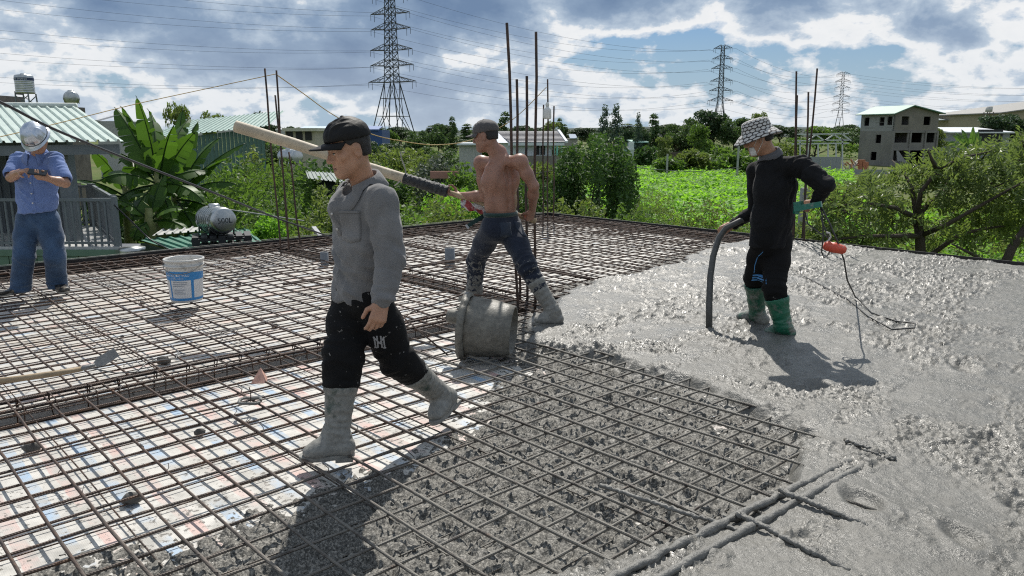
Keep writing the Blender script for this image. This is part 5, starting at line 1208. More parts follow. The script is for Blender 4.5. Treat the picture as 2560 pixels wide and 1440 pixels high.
wl = P(-420, 362, 14.4); wr = P(160, 355, 14.4); m = MB(); m.box(V((wl.x + wr.x) / 2, 14.4, (1.55 + GZ) / 2), (wr.x - wl.x, .12, 1.45 - GZ)); build(m, 'wall', SLATE, hb)
for k in range(26):
    x = wl.x + (wr.x - wl.x) * (k + .5) / 26; m = MB(); m.box(V(x, 14.33, .5), (.035, .03, 1.7)); build(m, 'wall_rib', SLATE, hb)
px_ = P(170, 450, 13.3); m = MB(); m.box(V(px_.x, 13.3, .52), (.20, .20, 1.96)); build(m, 'porch_column', GREYP, hb)
m = MB(); pl0 = P(150, 620, 13.3); m.box(V(px_.x, 13.3, -.42), (.30, .30, .10)); build(m, 'column_foot', simple('column_foot', (.45, .45, .44), .8), hb)
# balcony floor, fascia and railing
fz = P(150, 617, 12.6).z; bx0, bx1 = -11.5, P(297, 560, 12.6).x; by0, by1 = 12.6, 15.6
bxb = P(248, 520, by1).x; m = MB(); m.slab([V(bx0, by0, fz - .08), V(bx1, by0, fz - .08), V(bxb, by1, fz - .08), V(bx0, by1, fz - .08)], UP, .08); build(m, 'balcony_floor', simple('balcony_floor', (.48, .48, .47), .6), hb)
for k in range(22):
    x = bx0 + (bx1 - bx0) * (k + .5) / 22; w = (bx1 - bx0) / 22; m = MB(); m.box(V(x, by0 - .03, fz - .60), (w * .94, .04, 1.0)); build(m, 'fascia_panel', GRNW, hb)
m = MB(); m.box(V((bx0 + bx1) / 2, by0 - .05, fz - .09), (bx1 - bx0 + .06, .05, .10)); build(m, 'fascia_trim', GRNW, hb)
m = MB(); m.slab([V(bx1 + .012, by0, fz - 1.1), V(bxb + .012, by1, fz - 1.1), V(bxb + .012, by1, fz - .05), V(bx1 + .012, by0, fz - .05)], V(.8, .6, 0), .03); build(m, 'fascia_side', GRNW, hb)
rt_ = P(285, 500, 12.6).z
def railing(p, q, z0, z1, n, nm='railing'):
    r_ = MB(); r_.beam(V(p[0], p[1], z1), V(q[0], q[1], z1), .05, .05); r_.beam(V(p[0], p[1], z0 + .06), V(q[0], q[1], z0 + .06), .04, .04); ro = build(r_, nm, GREYP, hb)
    for i in range(n):
        t = (i + .5) / n; x = p[0] + (q[0] - p[0]) * t; y = p[1] + (q[1] - p[1]) * t; b_ = MB(); b_.box(V(x, y, (z0 + z1) / 2), (.028, .028, z1 - z0)); build(b_, 'baluster', GREYP, ro)
    for t in (0, 1):
        x = p[0] + (q[0] - p[0]) * t; y = p[1] + (q[1] - p[1]) * t; b_ = MB(); b_.box(V(x, y, (z0 + z1) / 2 + .02), (.07, .07, z1 - z0 + .06)); build(b_, 'post', GREYP, ro)
railing((bx0, by0 + .05), (bx1 - .06, by0 + .05), fz, rt_, 46); railing((bx1 - .12, by0 + .14), (bxb - .05, by1 - .05), fz, rt_ + .02, 30); railing((bxb - .12, by1 - .05), (px_.x - 2.6, by1 - .05), fz, rt_ + .02, 14)

# tin lean-to with the 500 L tank
ln = empty('tin_lean_to', V(-5, 13.5, GZ), 'low green tin-roofed lean-to under the 500 litre tank', 'shed')
a0 = P(462, 634, 12.0); a1 = P(655, 604, 12.7); c0 = P(352, 600, 13.2); c1 = P(620, 572, 15.2); corrugated('roof', a0, a1, c0, c1, 11, .03, TIN, ln)
m = MB(); d0 = P(352, 603, 13.25); m.quad(a0 - UP * .02, a0 - UP * 1.6, d0 - UP * 1.6, d0 - UP * .02); m.quad(a1 - UP * .02, a1 - UP * 1.6, a0 - UP * 1.6, a0 - UP * .02); build(m, 'wall', simple('dark_green_wall', (.03, .055, .045), .6), ln)
corrugated('old_sheet', P(382, 602, 13.3) + UP * .09, P(500, 590, 14.0) + UP * .09, P(400, 588, 14.3) + UP * .09, P(510, 578, 14.9) + UP * .09, 6, .03, simple('old_sheet', (.42, .42, .40), .6, .3), ln)
pal = empty('plastic_pallet', P(560, 604, 13.2), 'black plastic pallet on the tin roof under the tank', 'pallet'); PLA = simple('black_pallet', (.022, .023, .025), .5, .3); pc_ = P(556, 612, 12.75); pu = unit(V(1, .38, 0)); pv = V(-pu.y, pu.x, 0)
for j in range(2):
    for i in range(7): m = MB(); m.box(pc_ + pu * ((i - 3) * .135) + UP * (.045 + .115 * j), (.10, .62, .030), axes=(pu, pv, UP)); build(m, 'slat', PLA, pal)
for j in (-1, 0, 1): m = MB(); m.box(pc_ + pv * (j * .26) + UP * .125, (.93, .07, .035), axes=(pu, pv, UP)); build(m, 'stringer', PLA, pal)
for i in (-1, 0, 1):
    for j in (-1, 0, 1): m = MB(); m.box(pc_ + pu * (i * .40) + pv * (j * .25) + UP * .10, (.12, .12, .09), axes=(pu, pv, UP)); build(m, 'block', PLA, pal)
def h_tank(root, a, b, r, legs_z, text=None, tsize=.2):
    d = unit(b - a); L = (b - a).length; x = unit(d.cross(UP)); y = x.cross(d); m = MB(); pr = [(.001, -.09 * r / .3), (r * .55, -.075 * r / .3), (r * .86, -.035 * r / .3), (r, .02)]
    nr = 7
    for i in range(nr): z = .06 + (L - .12) * (i + .5) / nr; pr += [(r, z - .045), (r * 1.028, z - .02), (r * 1.028, z + .02), (r, z + .045)]
    pr += [(r, L - .03), (r * .95, L + .012 * r / .3), (r * .84, L + .034 * r / .3), (r * .70, L + .046 * r / .3), (.001, L + .054 * r / .3)]
    m.lathe(pr, a, 48, (x, y, d)); tk = build(m, 'shell', STAIN, root)
    m = MB(); c = a.lerp(b, .45) + UP * r; m.lathe([(.13 * r / .3, -.02), (.13 * r / .3, .03), (.11 * r / .3, .05), (.001, .055)], c, 20); build(m, 'lid', STAIN, root)
    for t in (.18, .82):
        for s in (-1, 1):
            m = MB(); q = a.lerp(b, t) + x * (s * r * .92); m.tube([q + UP * 0, V(q.x, q.y, legs_z)], .016, 8); build(m, 'leg', STAIN, root)
        m = MB(); q = a.lerp(b, t); m.tube([q + (x * math.cos(th) + y * math.sin(th)) * (r + .012) for th in np.linspace(math.pi, 2 * math.pi, 17)], .012, 6); build(m, 'cradle', STAIN, root)
    if text:
        tv, tf_ = text_mesh(text, tsize); m = MB(); xr = -x if (-x).x > 0 else x; m.add([b + d * (.058 * r / .3) + xr * px + UP * (py - tsize * .3) for px, py, _ in tv], tf_); build(m, 'lettering', simple('tank_ink', (.045, .055, .06), .6), root)
tk = empty('water_tank', P(545, 560, 13.1), 'small stainless steel tank marked 500L lying on the pallet', 'water tank'); ta = P(519, 547, 13.15); tb_ = P(560, 552, 12.6); h_tank(tk, ta, tb_, .218, pc_.z + .17, '500L', .125)
cord('garden_hose', [P(548, 522, 13.2), P(600, 528, 13.4), P(680, 540, 13.6), P(760, 552, 14)], .012, simple('pale_hose', (.4, .4, .38), .6), 'pale hose running from the 500 litre tank', 'hose')
cord('service_wire', [P(285, 512, 12.6), P(330, 555, 12.8), P(375, 598, 12.9), P(420, 622, 12.4), P(470, 645, 11.6)], .012, BCAB, 'dark service wire dropping from the balcony rail to the lean-to', 'cable')
m = MB(); q = P(332, 640, 12.4); m.lathe([(.001, 0), (.20, 0), (.205, .05), (.2, .08), (.205, .3), (.2, .34), (.001, .36)], q - UP * .2, 24); bl = build(m, 'steel_pot', STAIN); tag(bl, 'shiny steel pot between the balcony and the lean-to', 'pot')
m = MB(); m.slab([P(300, 612, 13), P(352, 612, 12.9), P(348, 634, 12.3), P(325, 640, 12.2), P(300, 628, 12.4)], V(0, 0, 1), .02); tag(build(m, 'grey_awning', simple('grey_awning', (.13, .14, .16), .5)), 'small grey awning sheet beside the green balcony base', 'awning')

# concrete house further back with two tanks on its roof
ch = empty('concrete_house', P(80, 330, 48), 'weathered concrete flat-roofed house behind the steel-roofed house', 'house'); CW = simple('weathered_concrete', (.145, .130, .115), .9, .35, 1.2, bump=.3, dirt=(.06, .055, .05), dirt_amt=.06, coord='World')
def bxp(u0, u1, vt, Y, dep, mat, par, nm, zb=GZ):
    p, q = P(u0, vt, Y), P(u1, vt, Y); q.x = P(u1, vt, Y + dep).x; m = MB(); m.box(V((p.x + q.x) / 2, Y + dep / 2, (p.z + zb) / 2), (abs(q.x - p.x), dep, p.z - zb)); return build(m, nm, mat, par)
bxp(-220, 60, 232, 48, 6, CW, ch, 'stair_tower'); bxp(-60, 211, 258, 50, 9, CW, ch, 'wall'); bxp(36, 56, 228, 47.6, .8, CW, ch, 'parapet_block', P(0, 236, 47.6).z)
vt = empty('rooftop_tank', P(63, 236, 47), 'tall ribbed steel water tank with a blue band on the concrete house', 'water tank'); c = P(64, 234, 47); hh = P(64, 185, 47).z - c.z; rr0 = 21 * 47 / 1969; m = MB(); pr = [(.001, 0), (rr0, 0)]
for i in range(9): z = hh * (.04 + .09 * i); pr += [(rr0, z), (rr0 * 1.02, z + hh * .03), (rr0, z + hh * .06)]
pr += [(rr0, hh * .88), (rr0 * .92, hh * .94), (rr0 * .35, hh * .985), (rr0 * .33, hh * 1.02), (.001, hh * 1.03)]; m.lathe(pr, c, 36); build(m, 'shell', STAIN, vt)
NV = simple('navy_band', (.02, .035, .10), .5); m = MB(); m.lathe([(rr0 * 1.03, hh * .66), (rr0 * 1.03, hh * .80)], c, 36); bd = build(m, 'band', NV, vt); tv, tf_ = text_mesh('ĐẠT THÀNH', hh * .13); m = MB(); m.add([c + V(math.sin(x / rr0) , -math.cos(x / rr0), 0) * (rr0 * 1.045) + UP * (hh * .685 + y) for x, y, _ in tv], tf_); build(m, 'lettering', simple('band_white', (.6, .62, .65), .6), bd)
for s in (-1, 1):
    for t in (-1, 1): m = MB(); m.beam(c + V(s * rr0 * .75, t * rr0 * .75, 0), c + V(s * rr0 * .8, t * rr0 * .8, -.85), .06); build(m, 'leg', GREYP, vt)
for s in (-1, 1):
    for z0, z1 in ((-.75, -.1), (-.1, -.75)): m = MB(); m.beam(c + V(-rr0 * .8, s * rr0 * .8, z0), c + V(rr0 * .8, s * rr0 * .8, z1), .04); build(m, 'brace', GREYP, vt)
ht = empty('rooftop_tank', P(177, 258, 49), 'round-ended steel tank lying on the concrete house roof', 'water tank'); h_tank(ht, P(180, 245, 50.2), P(177, 245, 49), .42, P(177, 258, 49).z)
# green shed behind the banana plants and the cream house
gs = empty('green_shed', V(-8, 30, GZ), 'green corrugated steel shed behind the banana plants', 'shed'); q0 = P(392, 352, 27.5); q1 = P(660, 318, 31); GSH = simple('shed_green_steel', (.095, .180, .145), .6, .15, 2)
for k in range(26):
    t0, t1 = k / 26, (k + .93) / 26; m = MB(); p = q0.lerp(q1, t0); q = q0.lerp(q1, t1); p2 = q0.lerp(q1, t1 + .07 / 26); m.quad(V(p.x, p.y, GZ), V(q.x, q.y, GZ), q, p); m.quad(V(q.x, q.y - .05, GZ), V(p2.x, p2.y - .05, GZ), p2 - V(0, .05, 0), q - V(0, .05, 0)); build(m, 'wall_sheet', GSH, gs)
corrugated('roof', q0 + V(-.3, -.4, .05), q1 + V(.3, -.4, .05), q0 + V(-1.0, 5, .75), q1 + V(-.6, 5, .75), 22, .04, simple('shed_roof', (.30, .40, .36), .5), gs)

# ------------------------------------------------------------------ buildings and works in the distance
CONB = simple('raw_concrete_wall', (.215, .205, .19), .9, .2, .5, bump=.2, dirt=(.17, .16, .15), dirt_amt=.03, coord='World'); BLK = simple('pale_block_wall', (.28, .28, .275), .9, .12, .8, coord='World'); PLAS = simple('plastered_wall', (.215, .195, .168), .9, .2, .6, dirt=(.19, .175, .155), dirt_amt=.05, coord='World')
DARKIN = simple('interior_shade_paint', (.03, .03, .03), .9)  # near-black colour paints in the shade of rooms behind openings and windows
def unfinished():
    K = V(63.4, 131, GZ); e1 = V(-2.17, 7.55, 0) * 1.0; e2 = V(8.7, 2.5, 0); L1, L2 = e1.length, e2.length; d1, d2 = e1.normalized(), e2.normalized(); zt = P(2233, 283, 131).z; Hh = zt - GZ; st = Hh / 3
    root = empty('unfinished_building', K, 'unfinished three-storey grey concrete building with a pale green roof', 'building')
    def pt(a, b, z): return K + d1 * a + d2 * b + UP * z
    def wall(face, x0, x1, z0, z1, holes, mat, nm='wall', t=.2):
        """a wall slab with real openings; face 1 runs along d1, face 2 along d2"""
        xs = sorted({x0, x1, *[h[0] for h in holes], *[h[1] for h in holes]}); zs = sorted({z0, z1, *[h[2] for h in holes], *[h[3] for h in holes]})
        m = MB(); inn = d2 if face == 1 else d1; run = d1 if face == 1 else d2
        for a, b in zip(xs[:-1], xs[1:]):
            for c, e in zip(zs[:-1], zs[1:]):
                mx, mz = (a + b) / 2, (c + e) / 2
                if any(h[0] < mx < h[1] and h[2] < mz < h[3] for h in holes): continue
                m.box(K + run * mx + inn * (t / 2) + UP * mz, (b - a, t, e - c), axes=(run, inn, UP))
        build(m, nm, mat, root)
        for h in holes: pass
    # side wall (left in view) and gable wall (right in view)
    w1 = lambda f0, f1: (f0 * L1, f1 * L1)
    # seen from the corner K: a = 0 at the corner, a = L1 at the far end
    def win1(c, w, z, h): return ((c - w / 2) * L1, (c + w / 2) * L1, z, z + h)
    wall(1, 0, L1, 0, st, [win1(.52, .18, .9, 1.4)], CONB); wall(1, 0, L1, st, 2 * st, [win1(.42, .17, st + .9, 1.4)], CONB); wall(1, 0, L1, 2 * st, Hh, [win1(.82, .16, 2 * st + .9, 1.4), win1(.36, .15, 2 * st + .9, 1.4), win1(.13, .15, 2 * st + 1.0, 1.4)], BLK)
    W = lambda f, w: (f * L2 - w / 2, f * L2 + w / 2)
    wall(2, 0, L2, 0, st, [(.5, 3.3, .9, st - .25), (3.75, 6.5, .2, st - .25), (6.9, 8.6, .2, st - .25)], CONB); wall(2, 0, L2, st, 2 * st, [(.45, 3.0, st + 1.0, 2 * st - .15), (3.3, 6.0, st + 1.0, 2 * st - .15), (6.4, 8.6, st + 1.0, 2 * st - .15)], CONB)
    wall(2, 0, L2, 2 * st, Hh, [(1.5, 3.0, 2 * st + 1.0, 2 * st + 2.4), (6.0, 7.4, 2 * st + 1.0, 2 * st + 2.4)], PLAS)
    m = MB(); pk = 1.15; m.add([pt(0, 0, Hh), pt(0, L2, Hh), pt(0, L2 * .36, Hh + pk), pt(.2, 0, Hh), pt(.2, L2, Hh), pt(.2, L2 * .36, Hh + pk)], [(0, 1, 2), (5, 4, 3), (0, 3, 4, 1), (1, 4, 5, 2), (2, 5, 3, 0)]); build(m, 'gable', PLAS, root)
    for z in (0.02, st, 2 * st):
        m = MB(); m.box(pt(L1 / 2, L2 / 2, z + .02), (L1 - .3, L2 - .3, .12), axes=(d1, d2, UP)); build(m, 'floor', CONB, root)
    m = MB(); m.box(pt(L1 - .1, L2 / 2, Hh / 2), (.2, L2 - .05, Hh), axes=(d1, d2, UP)); build(m, 'back_wall', DARKIN, root); m = MB(); m.box(pt(L1 / 2, L2 - .1, Hh / 2), (L1 - .5, .2, Hh - .1), axes=(d1, d2, UP)); build(m, 'added_end_wall', DARKIN, root)  # end wall added, both painted dark, so the openings look shaded
    m = MB(); m.box(pt(L1 * .5, L2 * .42, Hh / 2), (L1 - .5, .15, Hh - .2), axes=(d1, d2, UP)); build(m, 'partition', simple('inner_block', (.16, .15, .14), .9), root)
    for b in (0.0, 3.5, 6.6, L2):
        m = MB(); m.box(pt(-.06, b, Hh / 3 + .0), (.30, .30, Hh * .667), axes=(d1, d2, UP)); build(m, 'column', CONB, root)
    for z in (st, 2 * st): m = MB(); m.box(pt(-.05, L2 / 2, z - .1), (.16, L2 + .1, .35), axes=(d1, d2, UP)); build(m, 'beam', CONB, root)
    m = MB(); m.slab([pt(-.15, 1.3, .8), pt(-.15, 2.0, .8), pt(-.15, 5.2, -.0 + .1), pt(-.15, 4.3, .1), pt(-.15, 2.6, 1.2), pt(-.15, 1.3, 2.6), pt(-.15, .9, 2.6)], d1, .15); build(m, 'stair', BLK, root)
    RG = simple('pale_green_sheet', (.13, .26, .20), .5, .12, .6); rk = L2 * .36; ov = .7
    for b0, b1, z0, z1 in ((-ov, rk, Hh - ov * pk / rk, Hh + pk), (L2 + ov, rk, Hh - ov * pk / (L2 - rk), Hh + pk)):
        m = MB(); m.slab([pt(-ov, b0, z0 + .05), pt(-ov, b1, z1 + .05), pt(L1 + ov, b1, z1 + .05), pt(L1 + ov, b0, z0 + .05)], UP, .14); build(m, 'roof', RG, root)
    for u_ in (0, L2): pass
    for k, (a, z) in enumerate(((.05, .62), (.35, .62), (.05, .30))): m = MB(); m.box(pt(L1 * (.1 + .3 * k), -.012, 2 * st + .55 + .9 * (k % 2)), (L1 * .28, .03, .05), axes=(d1, d2, UP)); build(m, 'joint', CONB, root)
unfinished()
# rubble, bricks and the site fence in front of it
FEN = simple('grey_sheet_fence', (.26, .275, .29), .55, .15, 1); fn = empty('sheet_fence', P(1990, 440, 108), 'grey sheet-metal site fence in front of the unfinished building', 'fence')
def fence_run(u0, u1, vt0, vt1, Y0, Y1, n, root, mat, nm='sheet', zb=GZ):
    p, q = P(u0, vt0, Y0), P(u1, vt1, Y1); dd = unit(V(q.x - p.x, q.y - p.y, 0)); L = (V(q.x, q.y, 0) - V(p.x, p.y, 0)).length
    for i in range(n):
        c = p.lerp(q, (i + .5) / n); m = MB(); m.box(V(c.x, c.y - .04 * (i % 2), (c.z + zb) / 2), (L / n * .97, .05, c.z - zb), axes=(dd, V(-dd.y, dd.x, 0), UP)); build(m, nm, mat, root)
fence_run(2012, 2104, 392, 392, 106, 106, 7, fn, FEN); fence_run(2108, 2250, 424, 424, 106, 107, 9, fn, FEN); fence_run(1848, 1872, 400, 399, 104, 105, 2, fn, FEN)
gt = empty('truss_shelter', P(2030, 400, 107), 'bare white steel truss shelter standing behind the sheet fence', 'shelter'); WS = simple('white_steel', (.50, .52, .52), .5)
for a, b in (((1990, 336), (2122, 334)), ((1990, 352), (2122, 350)), ((1980, 360), (2122, 358)), ((2104, 334), (2128, 352)), ((2085, 336), (2062, 352)), ((2085, 336), (2108, 352)), ((2040, 337), (2062, 352)), ((2040, 337), (2018, 352)), ((2106, 352), (2106, 440)), ((2000, 352), (2000, 440)), ((2020, 360), (2020, 392)), ((2045, 360), (2045, 392)), ((2070, 360), (2070, 392)), ((2090, 360), (2090, 392))):
    m = MB(); m.beam(P(*a, 107), P(*b, 107), .16); build(m, 'member', WS, gt)
rb = random.Random(3); rbm = [simple('rubble_pale', (.5, .46, .42), .9), simple('rubble_brick', (.42, .16, .09), .9)]
pile = empty('brick_stack', P(2160, 415, 120), 'stack of orange bricks beside the unfinished building', 'bricks')
for i in range(5):
    for j in range(3 if i < 4 else 2):
        m = MB(); c = P(2150 + j * 8, 424 - i * 5.5, 118); m.box(c, (.44, .6, .30), rb.uniform(-.1, .1)); build(m, 'brick', rbm[1], pile)
rub = empty('rubble_heap', P(2122, 418, 118), 'heap of broken boards and rubble by the brick stack', 'rubble')
for i in range(16): m = MB(); c = P(2108 + rb.uniform(0, 34), 422 - rb.uniform(0, 16), 118); m.box(c, (rb.uniform(.4, 1.6), .3, .15), rb.uniform(0, 3), axes=(unit(V(rb.uniform(-1, 1), .2, rb.uniform(-.6, .6))), V(0, 1, 0), unit(V(.1, 0, 1)))); build(m, 'board', rbm[0] if i % 3 else rbm[1], rub)
# warehouses on the right horizon
WHR = simple('white_roof', (.70, .72, .74), .4, .06, .2); WHG = simple('grey_green_roof', (.30, .34, .34), .5, .1, .2); TAN = simple('tan_cladding', (.34, .29, .20), .7, .1, .2); PNK = simple('pink_wall', (.45, .33, .28), .8, .1, .2)
def wbox(u0, u1, v0, v1, Y, dep, mat, par, nm, zb=None):
    p, q = P(u0, v0, Y), P(u1, v1, Y); zb = q.z if zb is None else zb; m = MB(); m.box(V((p.x + q.x) / 2, Y + dep / 2, (p.z + zb) / 2), (q.x - p.x, dep, p.z - zb)); return build(m, nm, mat, par)
wa = empty('warehouse', P(2440, 340, 270), 'long warehouse with a white ridge roof beyond the unfinished building', 'warehouse'); 
def gable_shed(root, u0, u1, ve, vr, Y, dep, rm, wm, vb=None):
    p, q = P(u0, ve, Y), P(u1, ve, Y); r = P(u0, vr, Y + dep / 2).z; m = MB(); m.box(V((p.x + q.x) / 2, Y + dep / 2, (p.z + GZ) / 2), (q.x - p.x, dep, p.z - GZ)); build(m, 'wall', wm, root)
    for a, b in ((Y - .6, Y + dep / 2), (Y + dep + .6, Y + dep / 2)): m = MB(); m.slab([V(p.x - .6, a, p.z), V(q.x + .6, a, p.z), V(q.x + .6, b, r), V(p.x - .6, b, r)], UP, .25); build(m, 'roof', rm, root)
gable_shed(wa, 2330, 2640, 300, 277, 270, 46, WHR, PNK); m = MB(); 
p, q = P(2330, 287, 255), P(2640, 287, 255); m.slab([V(p.x, 252, P(0, 301, 252).z), V(q.x, 252, P(0, 301, 252).z), V(q.x, 269, P(0, 289, 269).z), V(p.x, 269, P(0, 289, 269).z)], UP, .2); build(m, 'lean_to_roof', WHG, wa)
wb = empty('warehouse', P(2560, 330, 230), 'tan gabled warehouse beyond the water tower', 'warehouse'); p = P(2505, 283, 225); m = MB(); m.slab([V(p.x, 225, GZ), V(p.x + 60, 225, GZ), V(p.x + 60, 225, p.z + 4.5), V(p.x + 30, 225, p.z + 4.2), V(p.x, 225, p.z)], V(0, 1, 0), 40); build(m, 'wall', TAN, wb); m = MB(); m.slab([V(p.x - 1, 224, p.z - .1), V(p.x + 30, 224, p.z + 4.2), V(p.x + 30, 266, p.z + 4.2), V(p.x - 1, 266, p.z - .1)], UP, .3); build(m, 'roof', simple('dull_roof', (.25, .24, .22), .6), wb)
wc = empty('low_shed', P(2450, 340, 165), 'low shed with a bright white roof before the water tower', 'shed'); gable_shed(wc, 2378, 2525, 333, 321, 160, 26, WHR, simple('grey_sheet', (.26, .28, .29), .7)); m = MB(); m.box(P(2475, 340, 159.8), (5, .2, 2.6)); build(m, 'dark_opening_panel', DARKIN, wc)
wt = empty('water_tower', P(2470, 335, 190), 'small water tower with a white tank on four legs', 'water tower'); c = P(2472, 279, 190); m = MB(); m.lathe([(.001, 0), (.75, 0), (.75, 1.25), (.001, 1.3)], c - UP * .1, 16); build(m, 'tank', simple('white_tank', (.55, .53, .5), .6), wt)
for s in (-1, 1):
    for t in (-1, 1): m = MB(); m.beam(c + V(s * .7, t * .7, -.1), V(c.x + s * 1.3, c.y + t * 1.3, GZ), .16); build(m, 'leg', simple('tower_steel', (.13, .10, .08), .7), wt)
for z in (1.5, 3.2): m = MB(); m.beam(c + V(-.9, -.9, -z), c + V(.9, -.9, -z - .1), .1); build(m, 'cross_brace', WS, wt)

# white bungalow with a slate-blue tiled roof
wh = empty('white_house', P(1330, 385, 78), 'white bungalow with a grey tiled roof and mint green columns', 'house'); WW = simple('white_render', (.62, .65, .68), .8, .06, 1); TILE = MT('grey_tile'); tc_ = TILE.coord('World'); TILE.set(col=TILE.mix(TILE.mapr(TILE.noise(3, 4, .6, tc_), .3, .7), (.050, .056, .075), (.085, .092, .115)), rough=.5)
Yh = 78; hx0 = P(1246, 360, Yh).x; hx1 = P(1405, 360, Yh).x; ze = P(0, 357, Yh).z; zr = P(0, 329, Yh + 4).z; m = MB(); m.box(V((hx0 + hx1) / 2 - .4, Yh + 4.2, (ze + GZ) / 2), (hx1 - hx0 - 1.2, 8, ze - GZ)); build(m, 'wall', WW, wh)
gx = P(1275, 360, Yh).x
m = MB(); m.slab([V(hx0 - .3, Yh - .2, ze), V(gx, Yh - .2, ze), V(hx0 - .5, Yh + 3.9, zr + .2)], V(0, 1, 0), .3); build(m, 'gable', WW, wh)
nrow = 9
for k in range(nrow):
    t0, t1 = k / nrow, (k + 1) / nrow; x0a = gx + (hx0 - .5 - gx) * t0; x0b = gx + (hx0 - .5 - gx) * t1; xe0 = hx1 + .3 - .5 * t0; m = MB()
    def yz(t): return Yh - .5 + 4.5 * t, ze + (zr - ze) * t
    y0, z0 = yz(t0); y1, z1 = yz(t1); m.slab([V(x0a, y0, z0 + .05), V(xe0, y0, z0 + .05), V(xe0 - .05, y1, z1 - .02), V(x0b, y1, z1 - .02)], UP, .07); build(m, 'tile_course', TILE.m, wh)
m = MB(); m.slab([V(hx1 + .3, Yh - .55, ze + .02), V(hx1 + .55, Yh - .55, ze + .02), V(hx1 + .0, Yh + 4, zr + .05), V(hx1 - .25, Yh + 4, zr + .05)], UP, .16); build(m, 'bargeboard', WW, wh); m = MB(); m.box(V((gx + hx1) / 2, Yh - .45, ze - .12), (hx1 - gx + .4, .15, .28)); build(m, 'eave_beam', WW, wh)
MINT = simple('mint_paint', (.20, .55, .42), .6)
for u in (1385, 1393, 1404): m = MB(); m.box(V(P(u, 370, Yh - .3).x, Yh - .3, (ze + P(0, 388, Yh).z) / 2), (.16, .16, ze - P(0, 388, Yh).z)); build(m, 'column', MINT, wh)
m = MB(); m.box(V(P(1350, 375, Yh).x, Yh + .16, P(0, 374, Yh).z), (1.0, .1, 1.0)); wn = build(m, 'window', DARKIN, wh); m = MB(); m.box(V(P(1350, 375, Yh).x, Yh + .09, P(0, 374, Yh).z), (.07, .06, 1.0)); build(m, 'mullion', WW, wn); m = MB(); m.box(V(P(1370, 385, Yh).x, Yh - 1.5, P(0, 392, Yh).z - .6), (5.5, .15, 1.5)); build(m, 'yard_wall', simple('yard_wall', (.20, .18, .16), .9), wh)
ex = empty('flat_annex', P(1170, 372, 80), 'low white flat-roofed annex behind the shirtless man', 'house'); wbox(1148, 1200, 362, 385, 80, 5, simple('annex_wall', (.42, .42, .40), .9), ex, 'wall', GZ); wbox(1142, 1204, 358, 363, 79.5, 6, WW, ex, 'roof')
sp_ = empty('solar_shed', P(1435, 345, 110), 'small roof with a tilted solar panel behind the white bungalow', 'shed'); m = MB(); a = P(1425, 347, 110); m.slab([a, P(1444, 347, 110), P(1438, 337, 112), P(1421, 337, 112)], UP, .1); build(m, 'solar_panel', simple('solar_panel', (.35, .40, .48), .15), sp_); wbox(1414, 1444, 347, 362, 110.3, 4, simple('shed_wall', (.30, .28, .26), .9), sp_, 'wall', GZ)
# roofs beyond the bamboo pole
cr = empty('cream_house', P(735, 345, 85), 'cream flat house beyond the pole with a pale roof', 'house'); CRM = simple('cream_render', (.42, .38, .29), .9, .1, 1); wbox(712, 788, 327, 352, 85, 7, CRM, cr, 'wall', GZ); wbox(705, 792, 320, 328, 84.5, 8, simple('cream_roof', (.50, .48, .38), .7), cr, 'roof')
for u in (724, 748, 771): m = MB(); m.box(P(u, 340, 84.95), (.7, .12, .9)); build(m, 'window', DARKIN, cr)
for (u0, u1, v0, v1, Y), lb, c_ in (((748, 835, 318, 330, 150), 'blue and white roofed factory beyond the cream house', (.45, .55, .68)), ((905, 955, 318, 334, 140), 'blue factory shed below the big pylon', (.06, .13, .32)), ((690, 716, 322, 330, 130), 'small white roof beyond the thin column bars', (.6, .6, .58)), ((1580, 1606, 352, 362, 120), 'small mint roofed hut among the narrow trees', (.35, .55, .48)), ((240, 292, 290, 318, 95), 'white far house seen past the steel roof corner', (.5, .5, .5))):
    r_ = empty('far_shed', P((u0 + u1) / 2, v1, Y), lb, 'shed'); wbox(u0, u1, v0 + (v1 - v0) * .45, v1 + 6, Y, 9, simple('far_wall', tuple(x * .7 for x in c_), .8), r_, 'wall', GZ); m = MB(); p, q = P(u0 - 2, v0 + (v1 - v0) * .5, Y - .4), P(u1 + 2, v0, Y + 4.5); m.slab([p, V(q.x, p.y, p.z), V(q.x, q.y, q.z), V(p.x, q.y, q.z)], UP, .2); build(m, 'roof', simple('far_roof', c_, .4, .05), r_)
# small tank and dark sheds in the shrubs
tk2 = empty('garden_tank', P(725, 400, 24), 'small steel tank on a stand among the shrubs', 'water tank'); h_tank(tk2, P(708, 392, 24.4), P(742, 392, 23.8), .22, P(725, 440, 24).z)
ds = empty('dark_hut', P(800, 470, 24), 'dark hut with a tin roof half hidden in the shrubs', 'hut'); m = MB(); p = P(760, 432, 22.5); q = P(862, 446, 22); m.box(V((p.x + q.x) / 2 + .2, 23.6, (q.z + GZ) / 2 - .1), (q.x - p.x - .3, 2.2, q.z - GZ)); build(m, 'wall', simple('hut_wall', (.018, .022, .03), .8), ds); corrugated('roof', P(770, 446, 22.0), P(872, 458, 22.0), P(764, 428, 25), P(850, 434, 25), 9, .03, simple('hut_roof', (.18, .22, .20), .7), ds)
# pond glimpse and low wall behind the shrubs
m = MB(); m.box(P(1112, 437, 46), (1.7, .2, .42)); tag(build(m, 'brick_wall', simple('faded_brick', (.42, .22, .17), .9, .2, 2)), 'short faded brick wall behind the shrubs by the shirtless man', 'wall')
m = MB(); c = P(1085, 462, 38); m.add([V(c.x - 4, 34, GZ + .02), V(c.x + 4.5, 34, GZ + .02), V(c.x + 4.5, 44, GZ + .02), V(c.x - 4, 44, GZ + .02)], [(0, 1, 2, 3)]); tag(build(m, 'pond', simple('pond_water', (.05, .045, .025), .12, .2, 2)), kind='structure')
